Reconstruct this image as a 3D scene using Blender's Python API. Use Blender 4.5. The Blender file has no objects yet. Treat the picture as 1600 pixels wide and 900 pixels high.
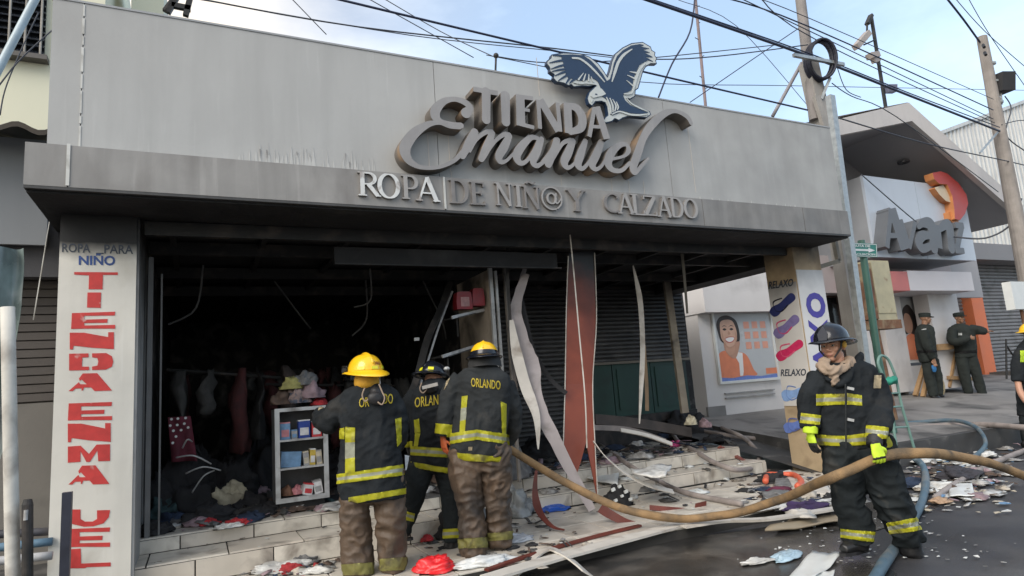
import bpy, math, random
import numpy as np
from mathutils import Vector, Matrix, noise
from mathutils.geometry import tessellate_polygon
from mathutils.bvhtree import BVHTree
random.seed(7)
S = bpy.context.scene
COL = S.collection
PI = math.pi
# ------------------------------------------------------------------ camera
F = 1000.4
CAM = Vector((0.0, -6.0, 1.45))
yaw, pitch, roll = 0.46342, 0.157046, -0.074234
fwd = Vector((math.sin(yaw)*math.cos(pitch), math.cos(yaw)*math.cos(pitch), math.sin(pitch)))
r0 = Vector((math.cos(yaw), -math.sin(yaw), 0)); u0 = r0.cross(fwd)
RT = math.cos(roll)*r0 + math.sin(roll)*u0
UP = -math.sin(roll)*r0 + math.cos(roll)*u0
cd = bpy.data.cameras.new('camera'); cam = bpy.data.objects.new('camera', cd); COL.objects.link(cam)
cd.sensor_width = 36; cd.lens = F/1600*36; cd.clip_end = 2000; cd.clip_start = .05
cam.matrix_world = Matrix(((RT.x, UP.x, -fwd.x, CAM.x), (RT.y, UP.y, -fwd.y, CAM.y), (RT.z, UP.z, -fwd.z, CAM.z), (0, 0, 0, 1)))
S.camera = cam
# ------------------------------------------------------------------ sky, sun, exposure
SUN_EL, SUN_AZ = 38.0, -118.0          # high to the left of the street, behind thin cloud (azimuth from +Y towards +X)
W = bpy.data.worlds.new('World'); S.world = W; W.use_nodes = True
wn, wl = W.node_tree.nodes, W.node_tree.links; wn.clear()
def wnode(t, **k):
    n = wn.new(t)
    for a, b in k.items(): setattr(n, a, b)
    return n
sky = wnode('ShaderNodeTexSky', sky_type='NISHITA', sun_disc=False, sun_elevation=math.radians(SUN_EL), sun_rotation=math.radians(SUN_AZ), air_density=1.2, dust_density=1.2, ozone_density=2.2)
tc = wnode('ShaderNodeTexCoord')
mp = wnode('ShaderNodeMapping'); mp.inputs['Scale'].default_value = (1.0, 1.0, 2.6)
wl.new(tc.outputs['Generated'], mp.inputs['Vector'])
nz = wnode('ShaderNodeTexNoise'); nz.inputs['Scale'].default_value = 2.1; nz.inputs['Detail'].default_value = 7; nz.inputs['Roughness'].default_value = .55
wl.new(mp.outputs[0], nz.inputs['Vector'])
cr = wnode('ShaderNodeValToRGB'); cr.color_ramp.elements[0].position = .40; cr.color_ramp.elements[1].position = .72
cr.color_ramp.elements[0].color = (.35, .35, .35, 1); cr.color_ramp.elements[1].color = (.92, .92, .92, 1)
wl.new(nz.outputs['Fac'], cr.inputs['Fac'])
cx_ = wnode('ShaderNodeSeparateXYZ'); wl.new(tc.outputs['Generated'], cx_.inputs[0])
mr = wnode('ShaderNodeMapRange'); mr.inputs['From Min'].default_value = .02; mr.inputs['From Max'].default_value = .42; wl.new(cx_.outputs['X'], mr.inputs['Value'])
cc = wnode('ShaderNodeMix', data_type='RGBA'); cc.inputs['A'].default_value = (7.4, 6.6, 5.5, 1); cc.inputs['B'].default_value = (4.9, 6.2, 7.7, 1)
wl.new(mr.outputs[0], cc.inputs['Factor'])
mx = wnode('ShaderNodeMix', data_type='RGBA')
wl.new(cc.outputs['Result'], mx.inputs['B'])
wl.new(cr.outputs['Color'], mx.inputs['Factor']); wl.new(sky.outputs[0], mx.inputs['A'])
bg = wnode('ShaderNodeBackground'); bg.inputs['Strength'].default_value = .11
wl.new(mx.outputs['Result'], bg.inputs['Color'])
wo = wnode('ShaderNodeOutputWorld'); wl.new(bg.outputs[0], wo.inputs['Surface'])
sd = bpy.data.lights.new('sun', 'SUN'); so = bpy.data.objects.new('sun', sd); COL.objects.link(so)
sd.energy = 1.5; sd.angle = math.radians(40); sd.color = (1, .95, .88)
az, el = math.radians(SUN_AZ), math.radians(SUN_EL)
sdir = Vector((math.sin(az)*math.cos(el), math.cos(az)*math.cos(el), math.sin(el)))
so.rotation_euler = sdir.to_track_quat('Z', 'Y').to_euler(); so.location = (-10, -6, 12)
S.view_settings.view_transform = 'Standard'; S.view_settings.look = 'None'; S.view_settings.exposure = .92; S.view_settings.gamma = 1
# ------------------------------------------------------------------ measuring helpers (photo pixel -> point on a real plane)
def ray(px, py):
    return (fwd + RT*((px-800)/F) - UP*((py-450)/F))
def at(px, py, X=None, Y=None, Z=None):
    d = ray(px, py)
    t = (X-CAM.x)/d.x if X is not None else (Y-CAM.y)/d.y if Y is not None else (Z-CAM.z)/d.z
    return CAM + d*t
def pix(p):
    v = Vector(p)-CAM; w = v.dot(fwd)
    return 800+F*v.dot(RT)/w, 450-F*v.dot(UP)/w
# ------------------------------------------------------------------ materials
MATS = {}
def mat(name, col, rough=.75, var=.18, scale=6, bump=.15, bscale=60, metal=0, dirt=None, dscale=2.5, dth=(.5, .7), soot=None, streak=0, spec=.5, emit=0, alpha=1, coat=0, dmap=(1, 1, 1)):
    """procedural material: base colour with broad variation, optional dirt patches (colour), vertical streaks and soot (axis, start, end)"""
    if name in MATS: return MATS[name]
    m = bpy.data.materials.new(name); m.use_nodes = True; N = m.node_tree.nodes; L = m.node_tree.links
    b = N['Principled BSDF']; g = N.new('ShaderNodeNewGeometry')
    def noise_(sc, det=5, mp=None, dist=0):
        n = N.new('ShaderNodeTexNoise'); n.inputs['Scale'].default_value = sc; n.inputs['Detail'].default_value = det; n.inputs['Distortion'].default_value = dist
        if mp:
            q = N.new('ShaderNodeMapping'); q.inputs['Scale'].default_value = mp; L.new(g.outputs['Position'], q.inputs[0]); L.new(q.outputs[0], n.inputs['Vector'])
        else: L.new(g.outputs['Position'], n.inputs['Vector'])
        return n
    def ramp(src, a, c):
        r = N.new('ShaderNodeMapRange'); r.inputs['From Min'].default_value = a; r.inputs['From Max'].default_value = c; L.new(src, r.inputs['Value']); return r.outputs[0]
    def mixc(f, A, B):
        x = N.new('ShaderNodeMix'); x.data_type = 'RGBA'
        if isinstance(f, (int, float)): x.inputs['Factor'].default_value = f
        else: L.new(f, x.inputs['Factor'])
        for k, v in (('A', A), ('B', B)):
            if isinstance(v, tuple): x.inputs[k].default_value = (*v, 1)
            else: L.new(v, x.inputs[k])
        return x.outputs['Result']
    def mul(a, c):
        x = N.new('ShaderNodeMath'); x.operation = 'MULTIPLY'; L.new(a, x.inputs[0])
        if isinstance(c, (int, float)): x.inputs[1].default_value = c
        else: L.new(c, x.inputs[1])
        return x.outputs[0]
    n1 = noise_(scale)
    lo = tuple(max(0, c*(1-var)) for c in col); hi = tuple(min(1, c*(1+var)) for c in col)
    c = mixc(ramp(n1.outputs['Fac'], .3, .7), lo, hi)
    if streak:
        n = noise_(7, 4, (1, 1, .09)); c = mixc(mul(ramp(n.outputs['Fac'], .45, .75), streak), c, tuple(x*.45 for x in col))
        n = noise_(16, 3, (1, 1, .06)); c = mixc(mul(ramp(n.outputs['Fac'], .62, .72), streak*.6), c, tuple(min(1, x*1.7) for x in col))
    if dirt:
        n = noise_(dscale, 7, dmap, .4); c = mixc(ramp(n.outputs['Fac'], *dth), c, tuple(dirt))
    if soot:
        for ax, s0, s1, amt in soot:
            sp = N.new('ShaderNodeSeparateXYZ'); L.new(g.outputs['Position'], sp.inputs[0])
            n = noise_(3.2, 6); ad = N.new('ShaderNodeMath'); ad.operation = 'MULTIPLY_ADD'; L.new(n.outputs['Fac'], ad.inputs[0]); ad.inputs[1].default_value = (s1-s0)*.9; L.new(sp.outputs[ax], ad.inputs[2])
            k = (s1-s0)*.45
            c = mixc(mul(ramp(ad.outputs[0], s0+k, s1+k), amt), c, (.012, .012, .013))
    L.new(c, b.inputs['Base Color'])
    b.inputs['Metallic'].default_value = metal; b.inputs['Specular IOR Level'].default_value = spec
    L.new(ramp_rough(N, L, n1.outputs['Fac'], rough), b.inputs['Roughness'])
    if coat: b.inputs['Coat Weight'].default_value = coat; b.inputs['Coat Roughness'].default_value = .12
    if alpha < 1: b.inputs['Alpha'].default_value = alpha
    if bump:
        n = noise_(bscale, 5); bp = N.new('ShaderNodeBump'); bp.inputs['Strength'].default_value = bump; bp.inputs['Distance'].default_value = .01
        L.new(n.outputs['Fac'], bp.inputs['Height']); L.new(bp.outputs[0], b.inputs['Normal'])
    MATS[name] = m; return m
def ramp_rough(N, L, src, r):
    q = N.new('ShaderNodeMapRange'); q.inputs['From Min'].default_value = .25; q.inputs['From Max'].default_value = .75
    q.inputs['To Min'].default_value = max(.03, r-.1); q.inputs['To Max'].default_value = min(1, r+.1); L.new(src, q.inputs['Value']); return q.outputs[0]
# ------------------------------------------------------------------ object bookkeeping
OFF = {}
def tag(o, label=None, cat=None, group=None, kind=None):
    if label: o['label'] = label
    if cat: o['category'] = cat
    if group: o['group'] = group
    if kind: o['kind'] = kind
    return o
def thing(name, label, cat, loc=(0, 0, 0), group=None):
    o = bpy.data.objects.new(name, None); COL.objects.link(o); o.location = loc; o.empty_display_size = .2
    OFF[o.name] = Vector(loc); return tag(o, label, cat, group)
def link(name, me, parent=None, loc=None):
    o = bpy.data.objects.new(name, me); COL.objects.link(o)
    if parent is not None:
        o.parent = parent; OFF[o.name] = OFF[parent.name]
    else:
        OFF[o.name] = Vector(loc) if loc is not None else Vector((0, 0, 0)); o.location = OFF[o.name]
    return o
class MB:
    def __init__(s): s.v = []; s.f = []; s.m = []; s.cur = 0
    def add(s, vs, fs):
        k = len(s.v); s.v += [Vector(p) for p in vs]; s.f += [tuple(i+k for i in f) for f in fs]; s.m += [s.cur]*len(fs); return s
    def box(s, x0, x1, y0, y1, z0, z1):
        return s.add([(x, y, z) for z in (z0, z1) for y in (y0, y1) for x in (x0, x1)], [(0, 2, 3, 1), (4, 5, 7, 6), (0, 1, 5, 4), (2, 6, 7, 3), (0, 4, 6, 2), (1, 3, 7, 5)])
    def obox(s, c, a, b, d):
        c, a, b, d = map(Vector, (c, a, b, d))
        return s.add([c+a*i+b*j+d*k for k in (-1, 1) for j in (-1, 1) for i in (-1, 1)], [(0, 2, 3, 1), (4, 5, 7, 6), (0, 1, 5, 4), (2, 6, 7, 3), (0, 4, 6, 2), (1, 3, 7, 5)])
    def beam(s, p, q, w, h, up=(0, 0, 1)):
        p, q = Vector(p), Vector(q); d = (q-p); L = d.length/2; d.normalize(); a = d.cross(Vector(up))
        if a.length < 1e-3: a = d.cross(Vector((1, 0, 0)))
        a.normalize(); b = a.cross(d)
        return s.obox((p+q)/2, d*L, a*w/2, b*h/2)
    def prism(s, pts, n):
        """closed polygon of 3D points extruded by vector n"""
        pts = [Vector(p) for p in pts]; n = Vector(n); k = len(pts)
        t = tessellate_polygon([pts]); fs = [tuple(f) for f in t]+[tuple(i+k for i in reversed(f)) for f in t]
        fs += [(i, (i+1) % k, (i+1) % k+k, i+k) for i in range(k)]
        return s.add(pts+[p+n for p in pts], fs)
    def rings(s, rs, cap=True, closed=True):
        n = len(rs[0]); k = len(s.v); vs = [p for r in rs for p in r]; fs = []
        for i in range(len(rs)-1):
            for j in range(n if closed else n-1):
                a, b = i*n+j, i*n+(j+1) % n; fs.append((a, b, b+n, a+n))
        if cap: fs += [tuple(range(n))[::-1], tuple(range((len(rs)-1)*n, len(rs)*n))]
        return s.add(vs, fs)
    def tube(s, pts, rad, n=8, cap=True, ax=None, flat=None):
        pts = [Vector(p) for p in pts]
        if not hasattr(rad, '__len__'): rad = [rad]*len(pts)
        rs = []; a = None
        for i, p in enumerate(pts):
            d = (pts[min(i+1, len(pts)-1)]-pts[max(i-1, 0)]).normalized()
            if a is None:
                a = Vector(ax) if ax else (Vector((0, 0, 1)) if abs(d.z) < .9 else Vector((1, 0, 0)))
            a = (a-d*a.dot(d)).normalized(); b = d.cross(a); r = rad[i]; rx, ry = (r if hasattr(r, '__len__') else (r, r if flat is None else r*flat))
            rs.append([p+a*math.cos(2*PI*j/n)*rx+b*math.sin(2*PI*j/n)*ry for j in range(n)])
        return s.rings(rs, cap)
    def ball(s, c, r, n=16, m=10, M=None):
        c = Vector(c); r = (r, r, r) if not hasattr(r, '__len__') else r; rs = []
        for i in range(m+1):
            t = PI*(.02+.96*i/m)
            rs.append([c+((M or Matrix.Identity(3))@Vector((r[0]*math.sin(t)*math.cos(2*PI*j/n), r[1]*math.sin(t)*math.sin(2*PI*j/n), r[2]*math.cos(t)))) for j in range(n)][::-1])
        return s.rings(rs)
    def mesh(s, name, mats, off=Vector((0, 0, 0)), smooth=False):
        me = bpy.data.meshes.new(name); me.from_pydata([tuple(p-off) for p in s.v], [], s.f)
        for m in (mats if isinstance(mats, (list, tuple)) else [mats]): me.materials.append(m)
        if len(me.polygons) == len(s.m): me.polygons.foreach_set('material_index', s.m)
        if smooth: me.polygons.foreach_set('use_smooth', [True]*len(me.polygons))
        me.update(); return me
    def build(s, name, mats, parent=None, loc=None, smooth=False, label=None, cat=None, group=None, kind=None):
        off = OFF[parent.name] if parent is not None else (Vector(loc) if loc is not None else Vector((0, 0, 0)))
        o = link(name, s.mesh(name, mats, off, smooth), parent, loc)
        return tag(o, label, cat, group, kind)
def boxp(name, m, parent, *b, **k): return MB().box(*b).build(name, m, parent, **k)
def catmull(P, k=8):
    P = [Vector(p) if not isinstance(p, Vector) else p for p in P]; out = []
    for i in range(len(P)-1):
        a, b, c, d = P[max(i-1, 0)], P[i], P[i+1], P[min(i+2, len(P)-1)]
        for j in range(k):
            t = j/k; out.append(.5*((2*b)+(c-a)*t+(2*a-5*b+4*c-d)*t*t+(3*b-a-3*c+d)*t**3))
    return out+[P[-1]]
def solid(mb, pts, n):
    return mb.prism(pts, n)
# ---- distance-field outlines (strokes, boxes, polygons) -> clean extruded shapes
def field(shapes, res, pad=None):
    """shapes: ('s',[(x,y,r)..]) tapered stroke, ('l',x0,y0,x1,y1,w) butt ended bar, ('p',[(x,y)..]) polygon; returns contour loops"""
    xs, ys = [], []
    for sh in shapes:
        if sh[0] == 's': xs += [p[0]-p[2] for p in sh[1]]+[p[0]+p[2] for p in sh[1]]; ys += [p[1]-p[2] for p in sh[1]]+[p[1]+p[2] for p in sh[1]]
        elif sh[0] == 'l': w = abs(sh[5]); xs += [sh[1]-w, sh[3]-w, sh[1]+w, sh[3]+w]; ys += [sh[2]-w, sh[4]-w, sh[2]+w, sh[4]+w]
        else: xs += [p[0] for p in sh[1]]; ys += [p[1] for p in sh[1]]
    x0, y0 = min(xs)-3*res, min(ys)-3*res; nx, ny = int((max(xs)-x0)/res)+4, int((max(ys)-y0)/res)+4
    D = np.full((ny, nx), 1e3); GX, GY = np.meshgrid(x0+np.arange(nx)*res, y0+np.arange(ny)*res)
    for sh in shapes:
        if sh[0] == 's':
            P = catmull([Vector(p) for p in sh[1]], 14) if len(sh[1]) > 2 else [Vector(sh[1][0]).lerp(Vector(sh[1][1]), t/14) for t in range(15)]
            for p in P:
                r = p.z; k = r+4*res
                a, b = max(0, int((p.x-k-x0)/res)), min(nx, int((p.x+k-x0)/res)+2); c, d = max(0, int((p.y-k-y0)/res)), min(ny, int((p.y+k-y0)/res)+2)
                if b > a and d > c: D[c:d, a:b] = np.minimum(D[c:d, a:b], np.hypot(GX[c:d, a:b]-p.x, GY[c:d, a:b]-p.y)-r)
        elif sh[0] == 'l':
            ax, ay, bx, by, w = sh[1:]; L = math.hypot(bx-ax, by-ay); ux, uy = (bx-ax)/L, (by-ay)/L
            u = (GX-(ax+bx)/2)*ux+(GY-(ay+by)/2)*uy; v = -(GX-(ax+bx)/2)*uy+(GY-(ay+by)/2)*ux
            D = np.minimum(D, np.maximum(np.abs(u)-L/2, np.abs(v)-w/2))
        else:
            P = sh[1]; ins = np.zeros_like(D, bool); dist = np.full_like(D, 1e9)
            for i in range(len(P)):
                ax, ay = P[i]; bx, by = P[(i+1) % len(P)]
                if ay != by: ins ^= ((ay > GY) != (by > GY)) & (GX < (bx-ax)*(GY-ay)/(by-ay)+ax)
                L2 = (bx-ax)**2+(by-ay)**2 or 1e-12; t = np.clip(((GX-ax)*(bx-ax)+(GY-ay)*(by-ay))/L2, 0, 1)
                dist = np.minimum(dist, np.hypot(GX-ax-t*(bx-ax), GY-ay-t*(by-ay)))
            D = np.minimum(D, np.where(ins, -dist, dist)+(sh[2] if len(sh) > 2 else 0))
    D[D == 0] = 1e-9
    # marching squares
    seg = {}; pt = {}
    ins = D < 0
    cells = np.argwhere((ins[:-1, :-1] != ins[1:, :-1]) | (ins[:-1, :-1] != ins[:-1, 1:]) | (ins[:-1, :-1] != ins[1:, 1:]))
    def P_(i, j, h):
        k = (i, j, h)
        if k not in pt:
            if h: t = D[i, j]/(D[i, j]-D[i, j+1]); pt[k] = (x0+(j+t)*res, y0+i*res)
            else: t = D[i, j]/(D[i, j]-D[i+1, j]); pt[k] = (x0+j*res, y0+(i+t)*res)
        return k
    for i, j in cells:
        i, j = int(i), int(j); c = (ins[i, j], ins[i, j+1], ins[i+1, j+1], ins[i+1, j])
        B, Rr, T, L = ((i, j, 1), (i, j+1, 0), (i+1, j, 1), (i, j, 0))
        code = c[0]*1+c[1]*2+c[2]*4+c[3]*8
        tb = {1: [(B, L)], 2: [(Rr, B)], 3: [(Rr, L)], 4: [(T, Rr)], 5: [(B, L), (T, Rr)], 6: [(T, B)], 7: [(T, L)], 8: [(L, T)], 9: [(B, T)], 10: [(L, T), (Rr, B)], 11: [(Rr, T)], 12: [(L, Rr)], 13: [(B, Rr)], 14: [(L, B)]}
        for a, b in tb.get(int(code), []): P_(*a); P_(*b); seg[a] = b
    loops = []
    while seg:
        a, b = seg.popitem(); lp = [a]
        while b in seg: lp.append(b); b = seg.pop(b)
        q = [pt[k] for k in lp]
        # drop near-collinear points
        r = []
        for k in range(len(q)):
            p0, p1, p2 = r[-1] if r else q[k-1], q[k], q[(k+1) % len(q)]
            cr_ = abs((p1[0]-p0[0])*(p2[1]-p0[1])-(p1[1]-p0[1])*(p2[0]-p0[0]))
            if cr_ > .02*res*math.hypot(p2[0]-p0[0], p2[1]-p0[1]) or math.hypot(p1[0]-p0[0], p1[1]-p0[1]) > 14*res: r.append(p1)
        if len(r) > 3: loops.append(r)
    return loops
def area(l): return sum(l[i-1][0]*l[i][1]-l[i][0]*l[i-1][1] for i in range(len(l)))/2
def inside(p, l):
    r = False
    for i in range(len(l)):
        a, b = l[i-1], l[i]
        if (a[1] > p[1]) != (b[1] > p[1]) and p[0] < (b[0]-a[0])*(p[1]-a[1])/(b[1]-a[1])+a[0]: r = not r
    return r
def extrude_loops(mb, loops, fn, n):
    """fill loops (outer + holes), map 2D->3D by fn, extrude by n"""
    n = Vector(n)
    big = sorted(loops, key=lambda l: -abs(area(l))); sgn = area(big[0]) > 0
    outs = [l for l in big if (area(l) > 0) == sgn]; holes = [l for l in big if (area(l) > 0) != sgn]
    for o in outs:
        hs = [h for h in holes if inside(h[0], o)]; ls = [o]+hs
        P = [p for l in ls for p in l]; tr = tessellate_polygon([[Vector((p[0], p[1], 0)) for p in l] for l in ls]); k = len(P)
        W3 = [fn(*p) for p in P]; fs = [tuple(t) for t in tr]+[tuple(i+k for i in reversed(t)) for t in tr]; b = 0
        for l in ls:
            m = len(l); fs += [(b+i, b+(i+1) % m, b+(i+1) % m+k, b+i+k) for i in range(m)]; b += m
        mb.add(W3+[w+n for w in W3], fs)
    return mb
# ---- text in the built-in font, mapped on a quad (bottom-left, bottom-right, top-right, top-left)
def text_mesh(txt, off=0.0, res=3):
    cu = bpy.data.curves.new('t', 'FONT'); cu.body = txt; cu.size = 1; cu.offset = off; cu.resolution_u = res
    ob = bpy.data.objects.new('t', cu); COL.objects.link(ob); bpy.context.view_layer.update()
    me = bpy.data.meshes.new_from_object(ob); v = np.array([p.co[:2] for p in me.vertices]); f = [tuple(p.vertices) for p in me.polygons]
    bpy.data.objects.remove(ob); bpy.data.curves.remove(cu); bpy.data.meshes.remove(me)
    mn, mxx = v.min(0), v.max(0); return (v-mn)/(mxx-mn), f
def text_on(mb, txt, quad, n, off=0.0, shear=0, proj=None):
    v, f = text_mesh(txt, off); a, b, c, d = [Vector(p) for p in quad]; n = Vector(n)
    W3 = []
    for x, y in v:
        x2 = x+shear*y; p = (a*(1-x2)+b*x2)*(1-y)+(d*(1-x2)+c*x2)*y
        W3.append(proj(p) if proj else p)
    # boundary edges for side walls
    ec = {}
    for t in f:
        for i in range(len(t)):
            e = (t[i-1], t[i]); ec[e] = 1
    k = len(W3); fs = list(f)+[tuple(i+k for i in reversed(t)) for t in f]
    if n.length > 1e-6:
        for (i, j) in ec:
            if (j, i) not in ec: fs.append((i, j, j+k, i+k)[::-1])
    mb.add([w+n for w in W3]+W3, fs); return mb
def crumple(name, c, size, m, seed=0, rot=0, n=26, amp=.35, fr=2.2, parent=None, **k):
    """a heap of creased soft material lying on what is below it"""
    mb = MB(); cx, cy, cz = c; rs = []; ca, sa = math.cos(rot), math.sin(rot); M_ = n//2+3
    for i in range(M_+1):
        t = PI*.62*i/M_+.02; row = []
        for j in range(n):
            a = 2*PI*j/n; p = Vector((math.sin(t)*math.cos(a), math.sin(t)*math.sin(a), math.cos(t)))
            q = p*fr*.55+Vector((seed*7.3, seed*3.1, seed*1.7)); wv = noise.noise_vector(q*1.1)*.55+noise.noise_vector(q*3.1)*.22
            q2 = (p+wv)*fr*.8+Vector((seed*2.3, seed*5.1, 0))
            r = 1+amp*.9*noise.noise(q*1.3)+amp*.42*(.55-2.2*abs(noise.noise(q2)))+amp*.18*(.5-2*abs(noise.noise(q2*2.6)))
            p = p+wv*amp*.75
            x, y, z = p.x*r*size[0], p.y*r*size[1], max(p.z, -.12)*r*size[2]
            row.append(Vector((cx+x*ca-y*sa, cy+x*sa+y*ca, cz+max(z, .004))))
        rs.append(row)
    mb.rings(rs, cap=True)
    return mb.build(name, m, parent, loc=None if parent is not None else (cx, cy, cz), smooth=True, **k)
def sheet(name, corners, m, th=.006, curl=.03, seed=0, n=9, parent=None, smooth=True, sag=0, **k):
    """a thin bent board, paper or cloth with real thickness between four corners"""
    a, b, c, d = [Vector(p) for p in corners]; nn = (b-a).cross(d-a).normalized(); top = []; 
    for i in range(n+1):
        for j in range(n+1):
            u, v = i/n, j/n; p = (a*(1-u)+b*u)*(1-v)+(d*(1-u)+c*u)*v
            h = curl*noise.noise(Vector((u*2.3+seed*3.7, v*2.3+seed, seed)))*2+curl*.5*noise.noise(Vector((u*6+seed, v*6, 3)))-sag*4*u*(1-u)
            top.append(p+nn*h)
    N_ = (n+1)**2; fs = []; I = lambda i, j: i*(n+1)+j
    for i in range(n):
        for j in range(n): fs += [(I(i, j), I(i+1, j), I(i+1, j+1), I(i, j+1)), tuple(x+N_ for x in (I(i, j), I(i, j+1), I(i+1, j+1), I(i+1, j)))]
    ed = [I(i, 0) for i in range(n)]+[I(n, j) for j in range(n)]+[I(i, n) for i in range(n, 0, -1)]+[I(0, j) for j in range(n, 0, -1)]
    fs += [(ed[i], ed[(i+1) % len(ed)], ed[(i+1) % len(ed)]+N_, ed[i]+N_)[::-1] for i in range(len(ed))]
    mb = MB(); mb.add(top+[p-nn*th for p in top], fs)
    return mb.build(name, m, parent, loc=None if parent is not None else tuple((a+c)/2), smooth=smooth, **k)
def strip(name, path, w, m, th=.008, wdir=None, parent=None, jag=0, label=None, cat=None, group=None, seed=1, taper=None):
    """a long bent strip: path points, width along wdir, real thickness; ragged edge when jag"""
    P = catmull(path, 6); n = len(P); mb = MB(); rs = []
    for i, p in enumerate(P):
        d = (P[min(i+1, n-1)]-P[max(i-1, 0)]).normalized(); wd = Vector(wdir) if wdir is not None else RT; wd = (wd-d*wd.dot(d)).normalized(); nn = d.cross(wd)
        t = i/(n-1); ww = (w if not taper else w*np.interp(t, [x[0] for x in taper], [x[1] for x in taper]))/2
        jl = 1-jag*abs(noise.noise(Vector((i*.35, seed, 0))))*1.6; jr = 1-jag*abs(noise.noise(Vector((i*.35, seed+9, 4))))*1.6
        rs.append([p-wd*ww*jl-nn*th/2, p+wd*ww*jr-nn*th/2, p+wd*ww*jr+nn*th/2, p-wd*ww*jl+nn*th/2])
    mb.rings(rs); return mb.build(name, m, parent, loc=None if parent is not None else tuple(P[-1]), label=label, cat=cat, group=group)
# ------------------------------------------------------------------ material set
RED = mat('red_paint', (.55, .045, .04), .6, .15, 12, .1, dirt=(.62, .5, .45), dscale=9, dth=(.66, .8))
asph = mat('wet_asphalt', (.042, .042, .046), .42, .35, 1.2, .5, 90, dirt=(.085, .082, .08), dscale=1.1, dth=(.48, .7))
wetg = mat('wet_gutter', (.03, .029, .028), .2, .5, 1.6, .25, 60, dirt=(.09, .083, .075), dscale=2.2, dth=(.45, .62))
conc = mat('pavement_concrete', (.22, .21, .2), .8, .22, 1.3, .4, 50, dirt=(.07, .068, .066), dscale=1.2, dth=(.5, .68))
kerbm = mat('sooty_kerb', (.05, .05, .05), .7, .3, 3, .3, 40, dirt=(.13, .125, .12), dscale=3, dth=(.58, .7))
tile_w = mat('cream_tile', (.54, .49, .42), .35, .14, 2.4, .05, 30, dirt=(.2, .175, .15), dscale=3.2, dth=(.52, .74))
tile_v = mat('worn_tile', (.58, .54, .47), .35, .18, 3, .05, 30, dirt=(.22, .19, .16), dscale=4.4, dth=(.5, .74))
tile_i = mat('sooty_tile', (.09, .088, .085), .5, .4, 3, .1, 30, dirt=(.02, .02, .02), dscale=2, dth=(.42, .6))
grout = mat('dark_grout', (.035, .033, .03), .9, .3, 8)
fas_u = mat('parapet_cladding', (.41, .412, .402), .6, .07, .8, .12, 26, streak=.2, dirt=(.31, .305, .295), dscale=.7, dth=(.42, .8), soot=[('X', 4.6, 10.5, .42)], dmap=(1, 1, .6))
fas_b = mat('band_cladding', (.27, .262, .25), .55, .12, 2, .12, 30, streak=.35, dirt=(.19, .18, .17), dscale=3, dth=(.45, .7), soot=[('X', 2.5, 10.5, .55)], dmap=(1, 1, .4))
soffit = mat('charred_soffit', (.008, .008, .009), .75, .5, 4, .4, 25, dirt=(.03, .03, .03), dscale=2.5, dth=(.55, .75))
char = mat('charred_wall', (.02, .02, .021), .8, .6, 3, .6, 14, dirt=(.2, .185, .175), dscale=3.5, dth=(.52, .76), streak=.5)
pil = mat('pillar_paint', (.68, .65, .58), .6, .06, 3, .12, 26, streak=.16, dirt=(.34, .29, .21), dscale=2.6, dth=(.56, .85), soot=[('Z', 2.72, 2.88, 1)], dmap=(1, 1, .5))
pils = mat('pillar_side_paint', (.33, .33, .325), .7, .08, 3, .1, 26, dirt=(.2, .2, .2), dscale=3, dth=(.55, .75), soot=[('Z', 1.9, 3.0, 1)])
white_w = mat('white_render', (.62, .6, .59), .7, .06, 1.2, .12, 30, dirt=(.42, .4, .39), dscale=1.2, dth=(.55, .8))
avp = mat('sign_panel_blue_white', (.48, .53, .60), .35, .05, .8, .03, 20, streak=.05)
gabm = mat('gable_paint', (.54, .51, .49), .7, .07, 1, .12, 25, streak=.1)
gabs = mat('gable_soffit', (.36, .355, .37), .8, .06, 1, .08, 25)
cream = mat('cream_wall', (.72, .70, .54), .75, .05, 1, .1, 30, dirt=(.5, .48, .38), dscale=1.2, dth=(.6, .8))
greyp = mat('grey_panel', (.22, .235, .25), .5, .08, 1, .05, 30, streak=.12)
brownb = mat('brown_boards', (.085, .075, .068), .7, .15, 4, .2, 30)
greyl = mat('grey_lower_wall', (.17, .16, .145), .8, .1, 1.5, .2, 30, dirt=(.1, .095, .085), dscale=1.5)
orange = mat('orange_paint', (.62, .17, .07), .6, .08, 2, .08, 30, dirt=(.35, .12, .06), dscale=2, dth=(.6, .8))
shut = mat('grey_shutter', (.17, .17, .175), .5, .1, 2, .05, 30, dirt=(.1, .1, .1))
shutd = mat('burnt_shutter', (.075, .073, .072), .55, .4, 3, .1, 30, dirt=(.13, .125, .12), dscale=3.2, dth=(.56, .7), dmap=(1, 1, 3), soot=[('Z', 2.0, 2.85, .97)])
greend = mat('dark_green_door', (.012, .05, .038), .5, .25, 2, .08, 30, dirt=(.01, .02, .017), dscale=1.6)
corr = mat('white_corrugated_metal', (.55, .56, .55), .45, .06, 2, .05, 30, streak=.5)
galv = mat('galvanised_steel', (.36, .38, .38), .4, .2, 14, .1, 60, metal=.5)
concp = mat('pole_concrete', (.33, .31, .285), .85, .12, 3, .3, 40, streak=.2)
black = mat('black_rubber', (.018, .018, .02), .6, .3, 8, .05)
steeld = mat('burnt_steel', (.011, .011, .011), .6, .4, 6, .2, 30, dirt=(.05, .04, .035), dscale=5)
beige = mat('scorched_beige_board', (.42, .36, .29), .7, .1, 2, .1, 30, dirt=(.05, .045, .04), dscale=1.6, dth=(.48, .66))
pale = mat('pale_trim_strip', (.56, .53, .48), .55, .1, 4, .08, 30, dirt=(.3, .26, .22), dscale=4, dth=(.5, .7))
paleg = mat('grey_lilac_strip', (.38, .34, .34), .6, .12, 3, .1, 30, dirt=(.2, .18, .17), dscale=3)
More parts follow.
